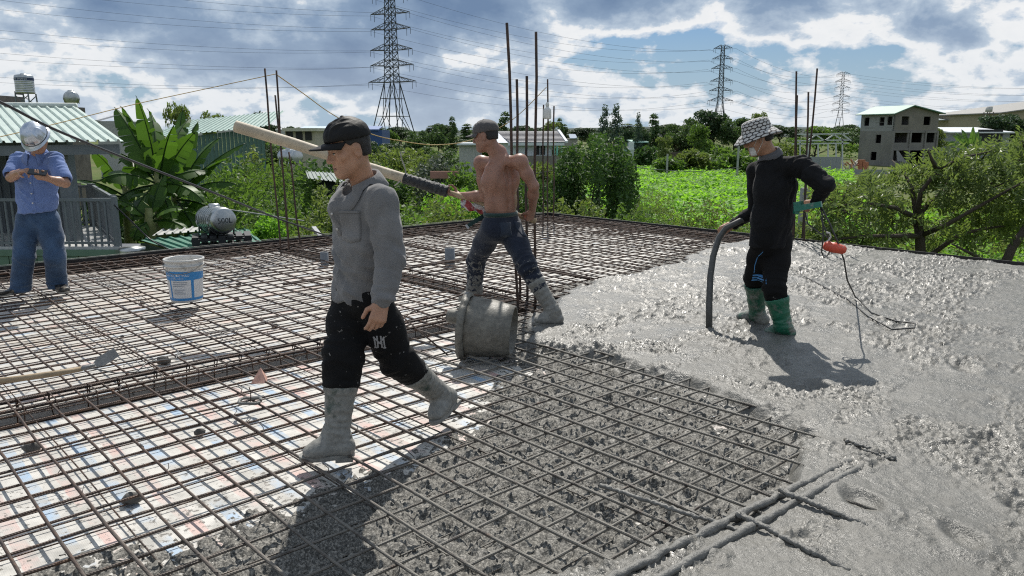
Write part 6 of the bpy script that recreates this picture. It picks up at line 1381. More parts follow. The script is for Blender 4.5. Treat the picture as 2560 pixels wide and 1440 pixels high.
# concrete fence posts and wires of the field
PST = simple('concrete_post', (.36, .36, .35), .9, .15, 3); pts_ = []
for (u, vt, vb, Y), lb in (((1499, 402, 505, 40), 'pale concrete fence post beside the big dark shrub'), ((1848, 345, 420, 95), 'thin concrete fence post at the corner of the leafy field'), ((1669, 385, 415, 95), 'slim pole beside the lone round tree'), ((2013, 470, 600, 16), 'dark fence post behind the man in the bucket hat')):
    p = P(u, vt, Y); m = MB(); w = .16 if Y < 60 else .22; m.box(V(p.x, Y, (p.z + GZ) / 2), (w, w, p.z - GZ), taper=.9); tag(build(m, 'fence_post', PST), lb, 'post')
cord('fence_wire', [P(1318, 437, 42), P(1400, 424, 41), P(1499, 405, 40)], .025, CAB, 'wire running from behind the shirtless man to the pale fence post', 'wire'); cord('fence_wire', [P(1499, 405, 40), P(1640, 424, 55), P(1760, 428, 75), P(1850, 418, 95)], .03, CAB, 'wire along the edge of the leafy field', 'wire')
pf_ = empty('palisade_fence', P(1690, 390, 135), 'low dark palisade fence beyond the dirt track', 'fence')
fence_run(1590, 1850, 382, 378, 128, 138, 40, pf_, simple('old_wood', (.10, .085, .07), .9), 'pale', GZ)
gp = empty('gate_pillar', P(1578, 400, 112), 'white gate pillar at the end of the dirt track', 'pillar'); m = MB(); m.box(P(1577, 388, 112), (.7, .7, 3.6)); build(m, 'shaft', WW, gp); m = MB(); m.box(P(1577, 374, 112), (.9, .9, .25)); build(m, 'pillar_cap', WW, gp)
# the dirt track
m = MB(); tr_px = [(1575, 400, 408), (1640, 404, 414), (1720, 410, 421), (1800, 418, 430), (1880, 426, 440), (1960, 436, 452)]; top = [at(u, a, GZ + .02) for u, a, b in tr_px]; bt_ = [at(u, b, GZ + .02) for u, a, b in tr_px]
m.add(top + bt_, [(i, 6 + i, 7 + i, i + 1) for i in range(5)]); tag(build(m, 'dirt_track', simple('dirt', (.32, .24, .16), .95, .2, .3, coord='World')), kind='structure')

# ------------------------------------------------------------------ pylons and lines
PYS = simple('galvanised_lattice', (.040, .048, .050), .7, .2, .1)
ARMS = [(54.5, 6.2), (48.5, 7.0), (43.0, 7.0), (35.6, 7.4), (30.0, 7.6), (24.0, 8.4)]
def pylon_parts(root, r=.16):
    def wd(z): return 2.6 + (56 - z) / 32 * 1.5 if z > 24 else 4.1 + (24 - z) / 24 * 9.5 if True else 0
    def leg(z, i): w = wd(z) / 2; s = ((-1, -1), (1, -1), (1, 1), (-1, 1))[i]; return V(s[0] * w, s[1] * w, z)
    zs = [0, 5, 11.5, 18, 24] + [24 + k * 2.67 for k in range(1, 13)]
    m = MB(); base = np.array(org(root))
    def bm(p, q, rr): m.tube([p, q], rr, 4, smooth=False)
    for i in range(4):
        for a, b in zip(zs[:-1], zs[1:]):
            j = (i + 1) % 4; bm(leg(a, i), leg(b, i), r * (1.5 if a < 24 else 1.1))
            if a >= 24: bm(leg(a, i), leg(b, j), r * .7); bm(leg(a, j), leg(b, i), r * .7)
            bm(leg(b, i), leg(b, j), r * .6)
        j = (i + 1) % 4; mid = (leg(11.5, i) + leg(11.5, j)) / 2; top_ = (leg(24, i) + leg(24, j)) / 2
        bm(leg(0, i), mid, r); bm(leg(0, j), mid, r); bm(mid, leg(24, i), r * .9); bm(mid, leg(24, j), r * .9)
        for a in (5, 18): c_ = leg(0, i).lerp(mid, a / 11.5) if a < 11 else mid.lerp(leg(24, i), (a - 11.5) / 12.5); bm(leg(a, i), c_, r * .6); c_ = leg(0, j).lerp(mid, a / 11.5) if a < 11 else mid.lerp(leg(24, j), (a - 11.5) / 12.5); bm(leg(a, j), c_, r * .6)
    m.v = [tuple(np.array(v) + base) for v in m.v]; build(m, 'tower_body', PYS, root)
    tips = []
    for z, ln in ARMS:
        for s in (-1, 1):
            m = MB(); w = wd(z) / 2; tip = V(s * (w + ln), 0, z + .2); tips.append(tip)
            for t in (-1, 1):
                bm(V(s * w, t * w, z), tip, r * .8); bm(V(s * w, t * w, z + 2.2), tip, r * .7)
                for k in (.33, .66): bm(V(s * w, t * w, z).lerp(tip, k), V(s * w, t * w, z + 2.2).lerp(tip, k), r * .5); bm(V(s * w, t * w, z).lerp(tip, k), V(s * w, t * w, z + 2.2).lerp(tip, k - .33), r * .5)
            bm(tip, tip - UP * 2.2, r * .6); bm(V(tip.x - s * 1.6, 0, z), V(tip.x - s * 1.6, 0, z - 2.6), r * .6); m.v = [tuple(np.array(v) + base) for v in m.v]; build(m, 'cross_arm', PYS, root)
    return tips
PYL = [(P(984, 340, 300).x, 300), (P(1796, 340, 480).x, 480), (P(2096, 340, 690).x, 690)]
py0 = empty('power_pylon', V(PYL[0][0], PYL[0][1], GZ), 'largest lattice power pylon, behind the black-capped and shirtless men', 'pylon'); py0.location = (0, 0, 0); TIPS = pylon_parts(py0)
ang = -math.atan2(PYL[1][0] - PYL[0][0], PYL[1][1] - PYL[0][1]) * .55
py0.location = V(PYL[0][0], PYL[0][1], GZ); py0.rotation_euler.z = ang
for (x, y), lb in ((PYL[1], 'lattice power pylon rising behind the wood past the narrow trees'), (PYL[2], 'smallest lattice power pylon beside the unfinished building')):
    c_ = copy_tree(py0); c_.location = V(x, y, GZ); c_['label'] = lb; c_.scale = (.72, .72, 1)
for o in [py0]: o['group'] = 'power pylons'
def tipw(i, k):
    x, y = [(-225, 118)] [0] if i < 0 else PYL[i] if i < 3 else (PYL[2][0] + 330, PYL[2][1] + 60)
    t = TIPS[k]; ca, sa = math.cos(ang), math.sin(ang); return V(x + t.x * ca - t.y * sa, y + t.x * sa + t.y * ca, GZ + t.z - .5 + (6 if i < 0 else 0))
WIRE = simple('power_line', (.018, .020, .024), .9, spec=.1)
for i, lb in ((-1, 'power line from the largest pylon passing over the steel house'), (0, 'power line between the largest and middle pylons'), (1, 'power line between the middle and smallest pylons'), (2, 'power line from the smallest pylon passing over the warehouses')):
    for k in range(12):
        a, b = tipw(i, k), tipw(i + 1, k); sag = (a - b).length * .030; m = MB(); n = 28; r0, r1 = (.018, .042) if i < 0 else (.042, .058) if i == 0 else (.058, .075)
        m.tube([a.lerp(b, t) - UP * (sag * 4 * t * (1 - t)) for t in np.linspace(0, 1, n + 1)], [r0 + (r1 - r0) * t for t in np.linspace(0, 1, n + 1)], 3, smooth=False); tag(build(m, 'power_line', WIRE), lb + ', ' + ('lowest', 'second lowest', 'third lowest', 'third highest', 'second highest', 'topmost')[::-1][k // 2] + ' arm', 'power line', ('lines left of the largest pylon', 'lines between the first two pylons', 'lines between the last two pylons', 'lines right of the smallest pylon')[i + 1])

# ------------------------------------------------------------------ vegetation
def leaf_mat(name, dark, light, trans=.4, rough=.58, tcol=None):
    dark = tuple(x * 1.85 for x in dark); light = tuple(x * 1.85 for x in light); m = MT(name); t = m.attr('tint'); cc = m.mix(t, dark, light); m.set(col=cc, rough=rough, spec=.25)
    tr = m.nd('ShaderNodeBsdfTranslucent'); tl_ = tcol or tuple(min(1, x * k) for x, k in zip(light, (1.25, 1.4, .75))); m.put(tr.inputs[0], m.mix(t, tuple(x * .7 for x in tl_), tl_))
    mx = m.nd('ShaderNodeMixShader'); m.put(mx.inputs[0], trans); m.L.new(m.b.outputs[0], mx.inputs[1]); m.L.new(tr.outputs[0], mx.inputs[2]); m.L.new(mx.outputs[0], m.out.inputs[0]); return m.m
BARK = simple('bark', (.075, .060, .045), .95, .35, 6, bump=.8, bscale=25, coord='World', dist=.02)
LF = dict(mid=leaf_mat('leaf_mid', (.020, .045, .010), (.075, .120, .028)), dark=leaf_mat('leaf_dark', (.012, .030, .010), (.050, .090, .026), .28), bright=leaf_mat('leaf_bright', (.040, .105, .012), (.115, .215, .030), .5), olive=leaf_mat('leaf_olive', (.028, .046, .012), (.10, .125, .040), .38),
          far=leaf_mat('leaf_far', (.022, .045, .018), (.060, .092, .035), .25), fardark=leaf_mat('leaf_far_dark', (.014, .030, .016), (.038, .062, .030), .2), blue=leaf_mat('leaf_blue_green', (.018, .038, .028), (.060, .085, .062), .2), grey=leaf_mat('leaf_grey', (.022, .032, .024), (.07, .085, .065), .2))
def rvec(n, r): v = r.normal(size=(n, 3)); return v / np.linalg.norm(v, axis=1)[:, None]
def leaf_quads(c, d, s, L, Wd, fold=.15):
    """one kinked leaf per centre: base, left, tip, right"""
    nrm = np.cross(d, s); base = c - d * (L * .5)[:, None]; tip = c + d * (L * .5)[:, None] - nrm * (L * fold)[:, None]; mid = c - d * (L * .05)[:, None] + nrm * (L * fold * .3)[:, None]
    l = mid + s * (Wd * .5)[:, None]; r = mid - s * (Wd * .5)[:, None]; n = len(c); vs = np.stack([base, r, tip, l], 1).reshape(-1, 3); return vs, np.arange(n * 4).reshape(n, 4)
def crown(name, blobs, n, L, mat, parent, r, aspect=.5, shell=.5, droop=.25, local=False, sub=None):
    """leaves spread through a set of ellipsoid clumps; sub = leaflets per sprig"""
    b = np.array([x[0] for x in blobs], float); R_ = np.array([x[1] for x in blobs], float); vol = R_.prod(1) ** .8; k = r.choice(len(b), n, p=vol / vol.sum())
    rad = r.random(n) ** (shell * .7); dirn = rvec(n, r); dirn[:, 2] = np.where(r.random(n) < .55, np.abs(dirn[:, 2]), dirn[:, 2]); p = b[k] + dirn * R_[k] * rad[:, None]
    # break the outline: sprigs and hollows
    nz = noise3(p, 1.6 / max(.3, R_.mean()), 5); keep = nz > -.22 - .2 * r.random(n); p = p[keep]; dirn = dirn[keep]; rad = rad[keep]; nz = nz[keep]; n = len(p); tint0 = np.clip(.45 + .5 * nz + r.normal(size=n) * .16, 0, 1)
    if sub:
        ax = dirn * .8 + rvec(n, r) * .8 + np.array([0, 0, -droop]); ax /= np.linalg.norm(ax, axis=1)[:, None]; side = np.cross(ax, rvec(n, r)); side /= np.linalg.norm(side, axis=1)[:, None] + 1e-9
        C, Dv, Sv, Tn = [], [], [], []
        for j in range(sub):
            t = (j // 2 + .6) / (sub / 2); sg = 1 if j % 2 else -1; dd = ax * .45 + side * sg * .85 + rvec(n, r) * .22 + np.array([0, 0, -droop * .5]); dd /= np.linalg.norm(dd, axis=1)[:, None]
            C.append(p + ax * (L * 1.9 * t) + dd * (L * .5)); Dv.append(dd); s_ = np.cross(dd, np.cross(ax, side) + .5 * rvec(n, r)); Sv.append(s_ / (np.linalg.norm(s_, axis=1)[:, None] + 1e-9)); Tn.append(np.clip(tint0 + r.normal(size=n) * .10, 0, 1))
        c = np.concatenate(C); d = np.concatenate(Dv); s = np.concatenate(Sv); tint = np.concatenate(Tn)
    else:
        d = dirn * .5 + rvec(n, r) * .9 + np.array([0, 0, -droop]); d /= np.linalg.norm(d, axis=1)[:, None]; s = np.cross(d, rvec(n, r) + np.array([0, 0, .6])); s /= np.linalg.norm(s, axis=1)[:, None] + 1e-9; c = p; tint = tint0
    ll = L * (.7 + .6 * r.random(len(c))); vs, q = leaf_quads(c, d, s, ll, ll * aspect); return np_mesh(name, vs, q, mat, parent, smooth=False, attr={'tint': np.repeat(tint, 4)}, local=local)
def trunk(root, base, blobs, r0, rnd, limbs=None, name='trunk'):
    cs = [Vector(b[0]) for b in blobs]; cen = sum(cs, V(0, 0, 0)) / len(cs); m = MB(); fork = base.lerp(V(cen.x, cen.y, min(c.z for c in cs)), .6); n = 5
    pts = [base.lerp(fork, i / n) + V(rnd.uniform(-1, 1), rnd.uniform(-1, 1), 0) * r0 * .6 * (0 < i) for i in range(n + 1)]; m.tube(pts, [r0 * (1.15 - .35 * i / n) for i in range(n + 1)], 8); t = build(m, name, BARK, root)
    for c in (cs if limbs is None else cs[:limbs]):
        m = MB(); k = pts[-1].lerp(c, .5) + V(rnd.uniform(-1, 1), rnd.uniform(-1, 1), rnd.uniform(.2, 1)) * (c - pts[-1]).length * .12; m.tube([pts[-1], k, c], [r0 * .62, r0 * .38, r0 * .12], 6); build(m, 'limb', BARK, t)
def plant(name, label, cat, base, blobs, n, L, mat, seed, r0=.08, group=None, **kw):
    root = empty(name, base, label, cat, group); r = np.random.default_rng(seed); crown('crown', blobs, n, L, LF[mat] if isinstance(mat, str) else mat, root, r, **kw); trunk(root, Vector(base), blobs, r0, random.Random(seed), limbs=8); return root
def bush_at(u0, u1, vt, Y, label, mat, n, L, seed, dep=None, name='shrub', cat='shrub', vb=None, nb=7, r0=.07, **kw):
    """a shrub spanning u0..u1 with its top at row vt, at distance Y, grown from the ground up"""
    rnd = random.Random(seed); p, q = P(u0, vt, Y), P(u1, vt, Y); w = q.x - p.x; dep = dep or w * .6; zt = p.z; zb = P(u0, vb, Y).z if vb else GZ + .5; blobs = []
    for i in range(nb):
        t = (i + .5) / nb; rx = w / nb * rnd.uniform(.85, 1.25); rz = (zt - zb) * rnd.uniform(.28, .46); hgt = 1 - .30 * abs(2 * t - 1) ** 1.5 * rnd.uniform(.5, 1.2)
        blobs.append((V(p.x + w * t, Y + rnd.uniform(-.5, .5) * dep, zb + (zt - zb) * hgt - rz), V(rx, dep * .45, rz))); blobs.append((V(p.x + w * rnd.random(), Y + rnd.uniform(-.4, .4) * dep, zb + (zt - zb) * rnd.uniform(.12, .45)), V(rx * 1.2, dep * .45, rz * .9)))
    return plant(name, label, cat, V((p.x + q.x) / 2, Y, GZ), blobs, n, L, mat, seed, r0, **kw)
# shrubs and trees between the slab and the houses
bush_at(440, 850, 380, 21, 'broad dark green shrub tree behind the thin column bars', 'mid', 15000, .17, 11, dep=5, aspect=.42)
bush_at(575, 800, 452, 17, 'mid green shrub with long leaves outside the slab edge by the thin bars', 'mid', 9000, .15, 12, dep=3, aspect=.40)
bush_at(632, 702, 532, 14, 'small bright green bush right of the 500 litre tank', 'bright', 3000, .075, 13, dep=.8, aspect=.55, nb=3, vb=640)
bush_at(690, 880, 525, 15.5, 'olive green shrub hugging the slab edge behind the man in grey', 'olive', 8000, .10, 14, dep=2)
bush_at(990, 1210, 478, 18, 'leafy shrub at the slab edge behind the shirtless man', 'olive', 9000, .12, 15, dep=2.2)
bush_at(900, 1060, 500, 17, 'mid green shrub at the slab edge behind the grey polo man\'s shoulder', 'mid', 5000, .12, 16, dep=2)
bush_at(860, 1080, 362, 58, 'rounded olive tree in the hollow under the big pylon', 'olive', 4500, .42, 17, dep=7, nb=6, r0=.2); bush_at(1050, 1150, 378, 50, 'rounded grey-leaved bush in the hollow left of the shirtless man', 'grey', 3500, .30, 18, dep=5, nb=5)
bush_at(920, 1010, 405, 48, 'dark bush in the hollow right of the man in the black cap', 'dark', 2600, .32, 19, dep=5, nb=5); bush_at(1110, 1215, 400, 46, 'mid green bush in the hollow by the faded wall', 'mid', 2600, .30, 20, dep=4, nb=5); bush_at(730, 900, 392, 45, 'dark hedge behind the dark hut', 'dark', 4000, .32, 21, dep=5, nb=6)
bush_at(1060, 1200, 452, 33, 'pale green low bush by the pond', 'bright', 2600, .20, 22, dep=3, nb=5)
bush_at(1235, 1345, 388, 46, 'hedge below the white bungalow', 'mid', 4500, .25, 23, dep=3, nb=6); bush_at(1300, 1420, 400, 42, 'yellow-green hedge between the column bars and the big dark shrub', 'olive', 4500, .24, 24, dep=3, nb=6); bush_at(1200, 1420, 445, 36, 'shadowed dark hedge behind the column bars', 'dark', 6000, .22, 25, dep=2.5, nb=8)
bush_at(1405, 1575, 318, 37, 'big dark glossy shrub beside the pale fence post', 'dark', 17000, .21, 26, dep=5.5, nb=6, r0=.15, name='shrub_tree', cat='shrub')
bush_at(1335, 1545, 482, 22, 'silvery leaved shrub along the far slab edge', 'olive', 9500, .13, 27, dep=2.5); bush_at(1500, 1700, 505, 23, 'mid green shrub in front of the leafy field', 'mid', 8500, .13, 28, dep=2.5); bush_at(1580, 1690, 462, 30, 'feathery upright bush standing in the leafy field', 'olive', 6500, .14, 29, dep=2, nb=4, aspect=.18)
bush_at(1660, 1900, 492, 21, 'olive shrub behind the poker hose', 'olive', 10000, .12, 30, dep=2.5, aspect=.35); bush_at(1830, 2030, 515, 17, 'low shrub behind the man in the bucket hat', 'mid', 7000, .12, 31, dep=2)
bush_at(455, 610, 408, 24, 'leafy shrub hiding the foot of the green shed', 'mid', 6000, .17, 32, dep=3, aspect=.42); bush_at(590, 700, 358, 27, 'pale leafed tree beside the right end of the green shed', 'olive', 5000, .20, 33, dep=3, nb=5)
bush_at(775, 905, 428, 20, 'olive shrub in front of the dark hut', 'olive', 6000, .13, 34, dep=2.2)
# the spreading tree on the right: long bare limbs and drooping compound leaves
def right_tree():
    Yt = 12.6; b = P(2305, 760, Yt); b.z = GZ; root = empty('spreading_tree', b, 'spreading tree with long bare limbs and drooping leaves at the field-side edge', 'tree'); f1 = P(2300, 590, Yt); f2 = P(2292, 545, Yt)
    m = MB(); m.tube([b, P(2303, 680, Yt), f1, f2], [.10, .088, .078, .064], 10); t = build(m, 'trunk', BARK, root); LB = [[f2, P(2302, 480, Yt - .1), P(2345, 425, Yt - .3), P(2400, 395, Yt - .3), P(2470, 380, Yt - .4)], [f2, P(2240, 520, Yt - .5), P(2170, 508, Yt - .8), P(2105, 512, Yt - 1)], [f2, P(2280, 470, Yt + .4), P(2260, 430, Yt + .6), P(2230, 400, Yt + .9)], [f1, P(2370, 560, Yt - .4), P(2440, 520, Yt - .6), P(2530, 470, Yt - .8), P(2610, 430, Yt - 1)], [P(2310, 650, Yt), P(2400, 585, Yt - .3), P(2470, 570, Yt - .4), P(2560, 560, Yt - .5)], [f2, P(2330, 500, Yt + .6), P(2400, 450, Yt + 1.2), P(2500, 400, Yt + 1.6)], [f1, P(2240, 590, Yt - .6), P(2160, 590, Yt - .9), P(2080, 600, Yt - 1.0)], [P(2345, 425, Yt - .3), P(2330, 400, Yt - .5), P(2320, 375, Yt - .6)]]
    for pts in LB: m = MB(); k = len(pts); m.tube(pts, [.046 * (1 - .8 * i / (k - 1)) for i in range(k)], 7); build(m, 'limb', BARK, t)
    r = np.random.default_rng(40); bl = []
    for (u, v, dy, ru, rv) in ((2100, 470, -.8, 60, 50), (2080, 530, -.6, 70, 45), (2160, 440, -.3, 70, 45), (2230, 420, .5, 70, 40), (2150, 560, -.3, 80, 45), (2230, 500, .2, 80, 45), (2310, 390, .2, 60, 35), (2380, 420, -.2, 70, 50), (2450, 380, -.2, 80, 40), (2400, 480, .4, 80, 50), (2480, 450, -.4, 80, 55), (2530, 400, .6, 70, 50), (2540, 500, 0, 70, 50), (2440, 540, .4, 80, 40), (2560, 350, .8, 60, 30), (2330, 560, .9, 80, 40), (2250, 590, .8, 80, 35), (2600, 440, .3, 80, 60), (2120, 600, .2, 90, 25), (2520, 570, .8, 70, 40), (2010, 560, -.2, 45, 45), (2380, 360, .8, 50, 25)):
        c = P(u, v + 52 - 34 * max(0, min(1, (u - 2250) / 250)), Yt + dy); k = Yt / 1930; bl.append((c, V(ru * k, .55, rv * k)))
    tw = MB(); 
    for c, R_ in bl:
        for j in range(4): p = c + V(r.uniform(-1, 1) * R_.x, r.uniform(-1, 1) * .5, r.uniform(-1, 1) * R_.z); tw.tube([c, (c + p) / 2 + V(0, 0, .05), p], [.014, .010, .004], 4)
    tag(build(tw, 'twig', BARK, root), kind='stuff'); crown('crown', bl, 1800, .112, leaf_mat('leaf_compound', (.028, .046, .014), (.120, .150, .056), .36, .42), root, r, aspect=.36, shell=.75, droop=.35, sub=8)
right_tree()
m = MB(); Yt = 11.6; lb_ = [P(2480, 770, Yt), P(2500, 690, Yt), P(2530, 620, Yt), P(2570, 560, Yt)]; lb_[0].z = GZ
lt = empty('leaning_tree', lb_[0], 'leaning bare-limbed tree close to the field-side slab edge', 'tree'); m.tube(lb_, [.09, .08, .065, .05], 8); build(m, 'trunk', BARK, lt)
m = MB(); m.tube([lb_[1], P(2440, 640, Yt - .2), P(2380, 610, Yt - .3)], [.04, .03, .01], 6); build(m, 'limb', BARK, lt); crown('crown', [(P(2590, 560, Yt), V(.5, .5, .35)), (P(2560, 520, Yt + .5), V(.5, .5, .3)), (P(2400, 600, Yt), V(.3, .4, .15))], 260, .10, leaf_mat('leaf_leaning', (.024, .042, .010), (.10, .13, .036), .42, .32), lt, np.random.default_rng(41), aspect=.36, sub=8)
# the leafy field: broad leaves as ground cover
def field(name, poly_px, z, n, L, mat, seed, lift=(.2, 1.0), up=.5):
    r = np.random.default_rng(seed); pp = [at(u, v, z) for u, v in poly_px]; poly = [(p.x, p.y) for p in pp]; xs = [p[0] for p in poly]; ys = [p[1] for p in poly]; x = r.uniform(min(xs), max(xs), n * 3); y = min(ys) + (max(ys) - min(ys)) * r.random(n * 3) ** 1.7; ins = poly_sd(x, y, poly) > 0; x, y = x[ins][:n], y[ins][:n]; k = len(x)
    hgt = noise3(np.stack([x, y, x * 0], 1), .25, 3); c = np.stack([x, y, z + lift[0] + (lift[1] - lift[0]) * np.clip(r.random(k) * .7 + hgt * .5 + .2, 0, 1.4)], 1); d = rvec(k, r); d[:, 2] = d[:, 2] * .4 - .1; d /= np.linalg.norm(d, axis=1)[:, None]; s = np.cross(d, np.array([0, 0, 1.0]) + rvec(k, r) * up); s /= np.linalg.norm(s, axis=1)[:, None]; ll = L * (.6 + .8 * r.random(k)); vs, q = leaf_quads(c, d, s, ll, ll * .7); tint = np.clip(.5 + .5 * hgt + r.normal(size=k) * .25, 0, 1)
    return np_mesh(name, vs, q, mat, None, False, attr={'tint': np.repeat(tint, 4)})
tag(field('leafy_field', [(1400, 600), (1450, 480), (1560, 424), (1700, 424), (1900, 432), (2130, 442), (2200, 620)], GZ, 42000, .42, leaf_mat('leaf_field', (.045, .115, .012), (.150, .270, .032), .5), 51), 'bright green broad-leaved plants covering the field', 'plants', kind='stuff')
tag(field('rough_grass', [(1560, 424), (1580, 396), (1860, 392), (2000, 400), (2140, 424), (1900, 432), (1700, 424)], GZ, 9000, .5, leaf_mat('leaf_grass', (.06, .10, .02), (.15, .18, .05), .4), 52, (.05, .4)), 'rough grass around the dirt track', 'grass', kind='stuff')
tag(field('weed_cover', [(1900, 760), (2000, 520), (2300, 520), (2700, 560), (2900, 760)], GZ, 26000, .20, leaf_mat('leaf_weeds', (.040, .095, .012), (.130, .225, .030), .5), 53, (.05, .5), .8), 'bright weeds on the ground under the spreading tree', 'weeds', kind='stuff')
tag(field('thicket', [(850, 640), (600, 480), (700, 400), (1240, 400), (1400, 430), (1420, 600)], GZ, 26000, .30, leaf_mat('leaf_thicket', (.018, .045, .010), (.075, .125, .028), .4), 54, (.1, 1.6), .8), 'tangled undergrowth on the low ground beyond the slab', 'undergrowth', kind='stuff')
# low shrubs beyond the track
for i, (u0, u1, vt, Y, mt) in enumerate(((1580, 1650, 362, 118, 'dark'), (1690, 1760, 372, 105, 'olive'), (1740, 1860, 366, 118, 'mid'), (1790, 1890, 382, 100, 'mid'), (1700, 1800, 352, 140, 'far'), (1860, 1990, 350, 140, 'olive'), (1640, 1700, 392, 100, 'mid'), (1960, 2140, 345, 165, 'mid'))):
    bush_at(u0, u1, vt, Y, ('wide dark bush beyond the dirt track by the white pillar', 'olive bush beside the dirt track', 'green bush bank below the wood', 'bush clump at the end of the leafy field', 'far bush bank before the palisade', 'olive bush bank behind the bucket hat man', 'small bushes by the lone round tree', 'low green bank behind the steel truss frame')[i], mt, 1500, .75, 60 + i, dep=5, nb=5, r0=.12)
# trees: prototypes with their own crowns, copied along the skyline
def tree_proto(name, h, w, kind, n, L, mat, seed):
    root = empty(name, V(0, 0, 0)); rnd = random.Random(seed); bl = []
    if kind == 'round':
        for i in range(9): a = rnd.uniform(0, 6.28); rr = rnd.uniform(.05, .34) * w; bl.append((V(math.cos(a) * rr, math.sin(a) * rr, h * rnd.uniform(.42, .86)), V(w * rnd.uniform(.14, .26), w * rnd.uniform(.14, .26), h * rnd.uniform(.10, .17))))
    else:
        for i in range(9): t = i / 8; a = rnd.uniform(0, 6.28); rr = w * .16 * (1 - .6 * t); bl.append((V(math.cos(a) * rr, math.sin(a) * rr, h * (.22 + .70 * t)), V(w * (.34 - .20 * t) * rnd.uniform(.8, 1.2), w * (.34 - .2 * t), h * .10)))
    crown('crown', bl, n, L, LF[mat], root, np.random.default_rng(seed), aspect=.6, local=True, shell=.6); trunk(root, V(0, 0, 0), bl, h * .018, rnd, limbs=5); return root
PR = {('round', 'far'): tree_proto('tree', 9, 8, 'round', 2600, .50, 'far', 71), ('round', 'fardark'): tree_proto('tree', 9, 8, 'round', 2600, .50, 'fardark', 72), ('round', 'mid'): tree_proto('tree', 8, 8, 'round', 2600, .46, 'mid', 73), ('tall', 'blue'): tree_proto('tree', 12, 6, 'tall', 2800, .46, 'blue', 74), ('round', 'olive'): tree_proto('tree', 8, 8, 'round', 2400, .46, 'olive', 75), ('tall', 'far'): tree_proto('tree', 11, 5, 'tall', 2200, .5, 'far', 76)}
_used = set()
def put_tree(u, vt, Y, wpx, key, label, group=None, rz=None, name=None):
    pr = PR[key]; o = pr if key not in _used else copy_tree(pr); _used.add(key); hh = {'round': .97, 'tall': 1.0}[key[0]]; ph = {71: 9, 72: 9, 73: 8, 75: 8, 74: 12, 76: 11}; H0 = dict(zip(PR.keys(), (9, 9, 8, 12, 8, 11)))[key]; W0 = dict(zip(PR.keys(), (8, 8, 8, 6, 8, 5)))[key]
    p = P(u, vt, Y); sz = (p.z - GZ) / H0 * 1.06; sx = wpx * Y / 1969 / W0 * 1.25; o.location = V(p.x, Y, GZ); o.scale = (sx, sx, sz); o.rotation_euler.z = rz if rz is not None else random.uniform(0, 6.28); tag(o, label, 'tree', group)
    if 'group' in o.keys() and not group: del o['group']
    return o
for u, vt, Y, w, key, lb in ((1512, 272, 118, 46, ('tall', 'blue'), 'left one of the twin tall blue-green trees on the skyline'), (1541, 270, 119, 50, ('tall', 'blue'), 'right one of the twin tall blue-green trees on the skyline'), (1597, 290, 120, 30, ('tall', 'blue'), 'single narrow tree right of the twin tall trees'), (1640, 294, 125, 60, ('tall', 'far'), 'pointed dark tree between the narrow tree and the wood'), (1660, 342, 108, 46, ('round', 'olive'), 'lone round tree with a forked trunk by the dirt track'), (1575, 322, 125, 46, ('round', 'fardark'), 'dark tree below the single narrow tree'), (1610, 328, 122, 44, ('round', 'fardark'), 'low dark tree right of the single narrow tree'),
                          (1690, 300, 140, 90, ('round', 'far'), 'tree at the left end of the wood'), (1735, 284, 142, 90, ('round', 'far'), 'tall tree in the wood below the middle pylon'), (1785, 280, 145, 110, ('round', 'fardark'), 'tallest dark tree of the wood'), (1835, 283, 143, 100, ('round', 'far'), 'tree of the wood left of the bucket hat'), (1878, 300, 146, 80, ('round', 'fardark'), 'tree of the wood behind the bucket hat'), (1755, 310, 122, 66, ('round', 'mid'), 'lighter rounded tree in front of the wood'), (1905, 282, 190, 46, ('round', 'olive'), 'tree crown peeping over the bucket hat'),
                          (2040, 316, 170, 110, ('round', 'mid'), 'rounded light tree left of the unfinished building'), (2110, 312, 178, 90, ('round', 'far'), 'tree right beside the unfinished building'), (2350, 318, 140, 60, ('round', 'olive'), 'yellow-green tree right of the unfinished building'), (2490, 292, 175, 90, ('round', 'fardark'), 'dark tree beside the water tower'), (2540, 288, 178, 90, ('round', 'fardark'), 'dark tree before the tan warehouse'), (2560, 335, 120, 90, ('round', 'far'), 'tree beyond the spreading tree at the low shed'),
                          (455, 262, 62, 80, ('round', 'olive'), 'leafy tree above the green shed roof'), (520, 284, 66, 70, ('round', 'olive'), 'smaller tree right of the leafy tree above the green shed'), (652, 284, 95, 44, ('round', 'fardark'), 'dark round tree beside the thin column bars'), (1040, 318, 130, 60, ('round', 'far'), 'tree at the foot of the largest pylon'), (1092, 302, 150, 60, ('round', 'far'), 'tree right of the largest pylon'), (1132, 300, 155, 40, ('tall', 'far'), 'pointed tree just left of the grey cap'), (975, 326, 160, 50, ('round', 'mid'), 'tree in front of the largest pylon\'s legs'), (1262, 288, 170, 60, ('tall', 'far'), 'pointed tree behind the white bungalow'), (1370, 305, 190, 60, ('round', 'olive'), 'flat-topped tree behind the lamp'), (1400, 302, 200, 34, ('tall', 'far'), 'dark pointed tree right of the lamp')):
    put_tree(u, vt, Y, w, key, lb)
rt_ = random.Random(5)
for i in range(54):                        # the far treeline
    u = 640 + i * 36.5 + rt_.uniform(-12, 12); Y = rt_.uniform(230, 420); vt = rt_.uniform(311, 323)
    key = rt_.choice([('round', 'far'), ('round', 'fardark'), ('round', 'fardark'), ('tall', 'far')]); w_ = rt_.uniform(50, 90)
    put_tree(u, vt, Y, w_, key, {('round', 'far'): 'small rounded green tree in the far treeline along the horizon', ('round', 'fardark'): 'small rounded dark tree in the far treeline along the horizon', ('tall', 'far'): 'small pointed tree in the far treeline along the horizon'}[key], 'far treeline')
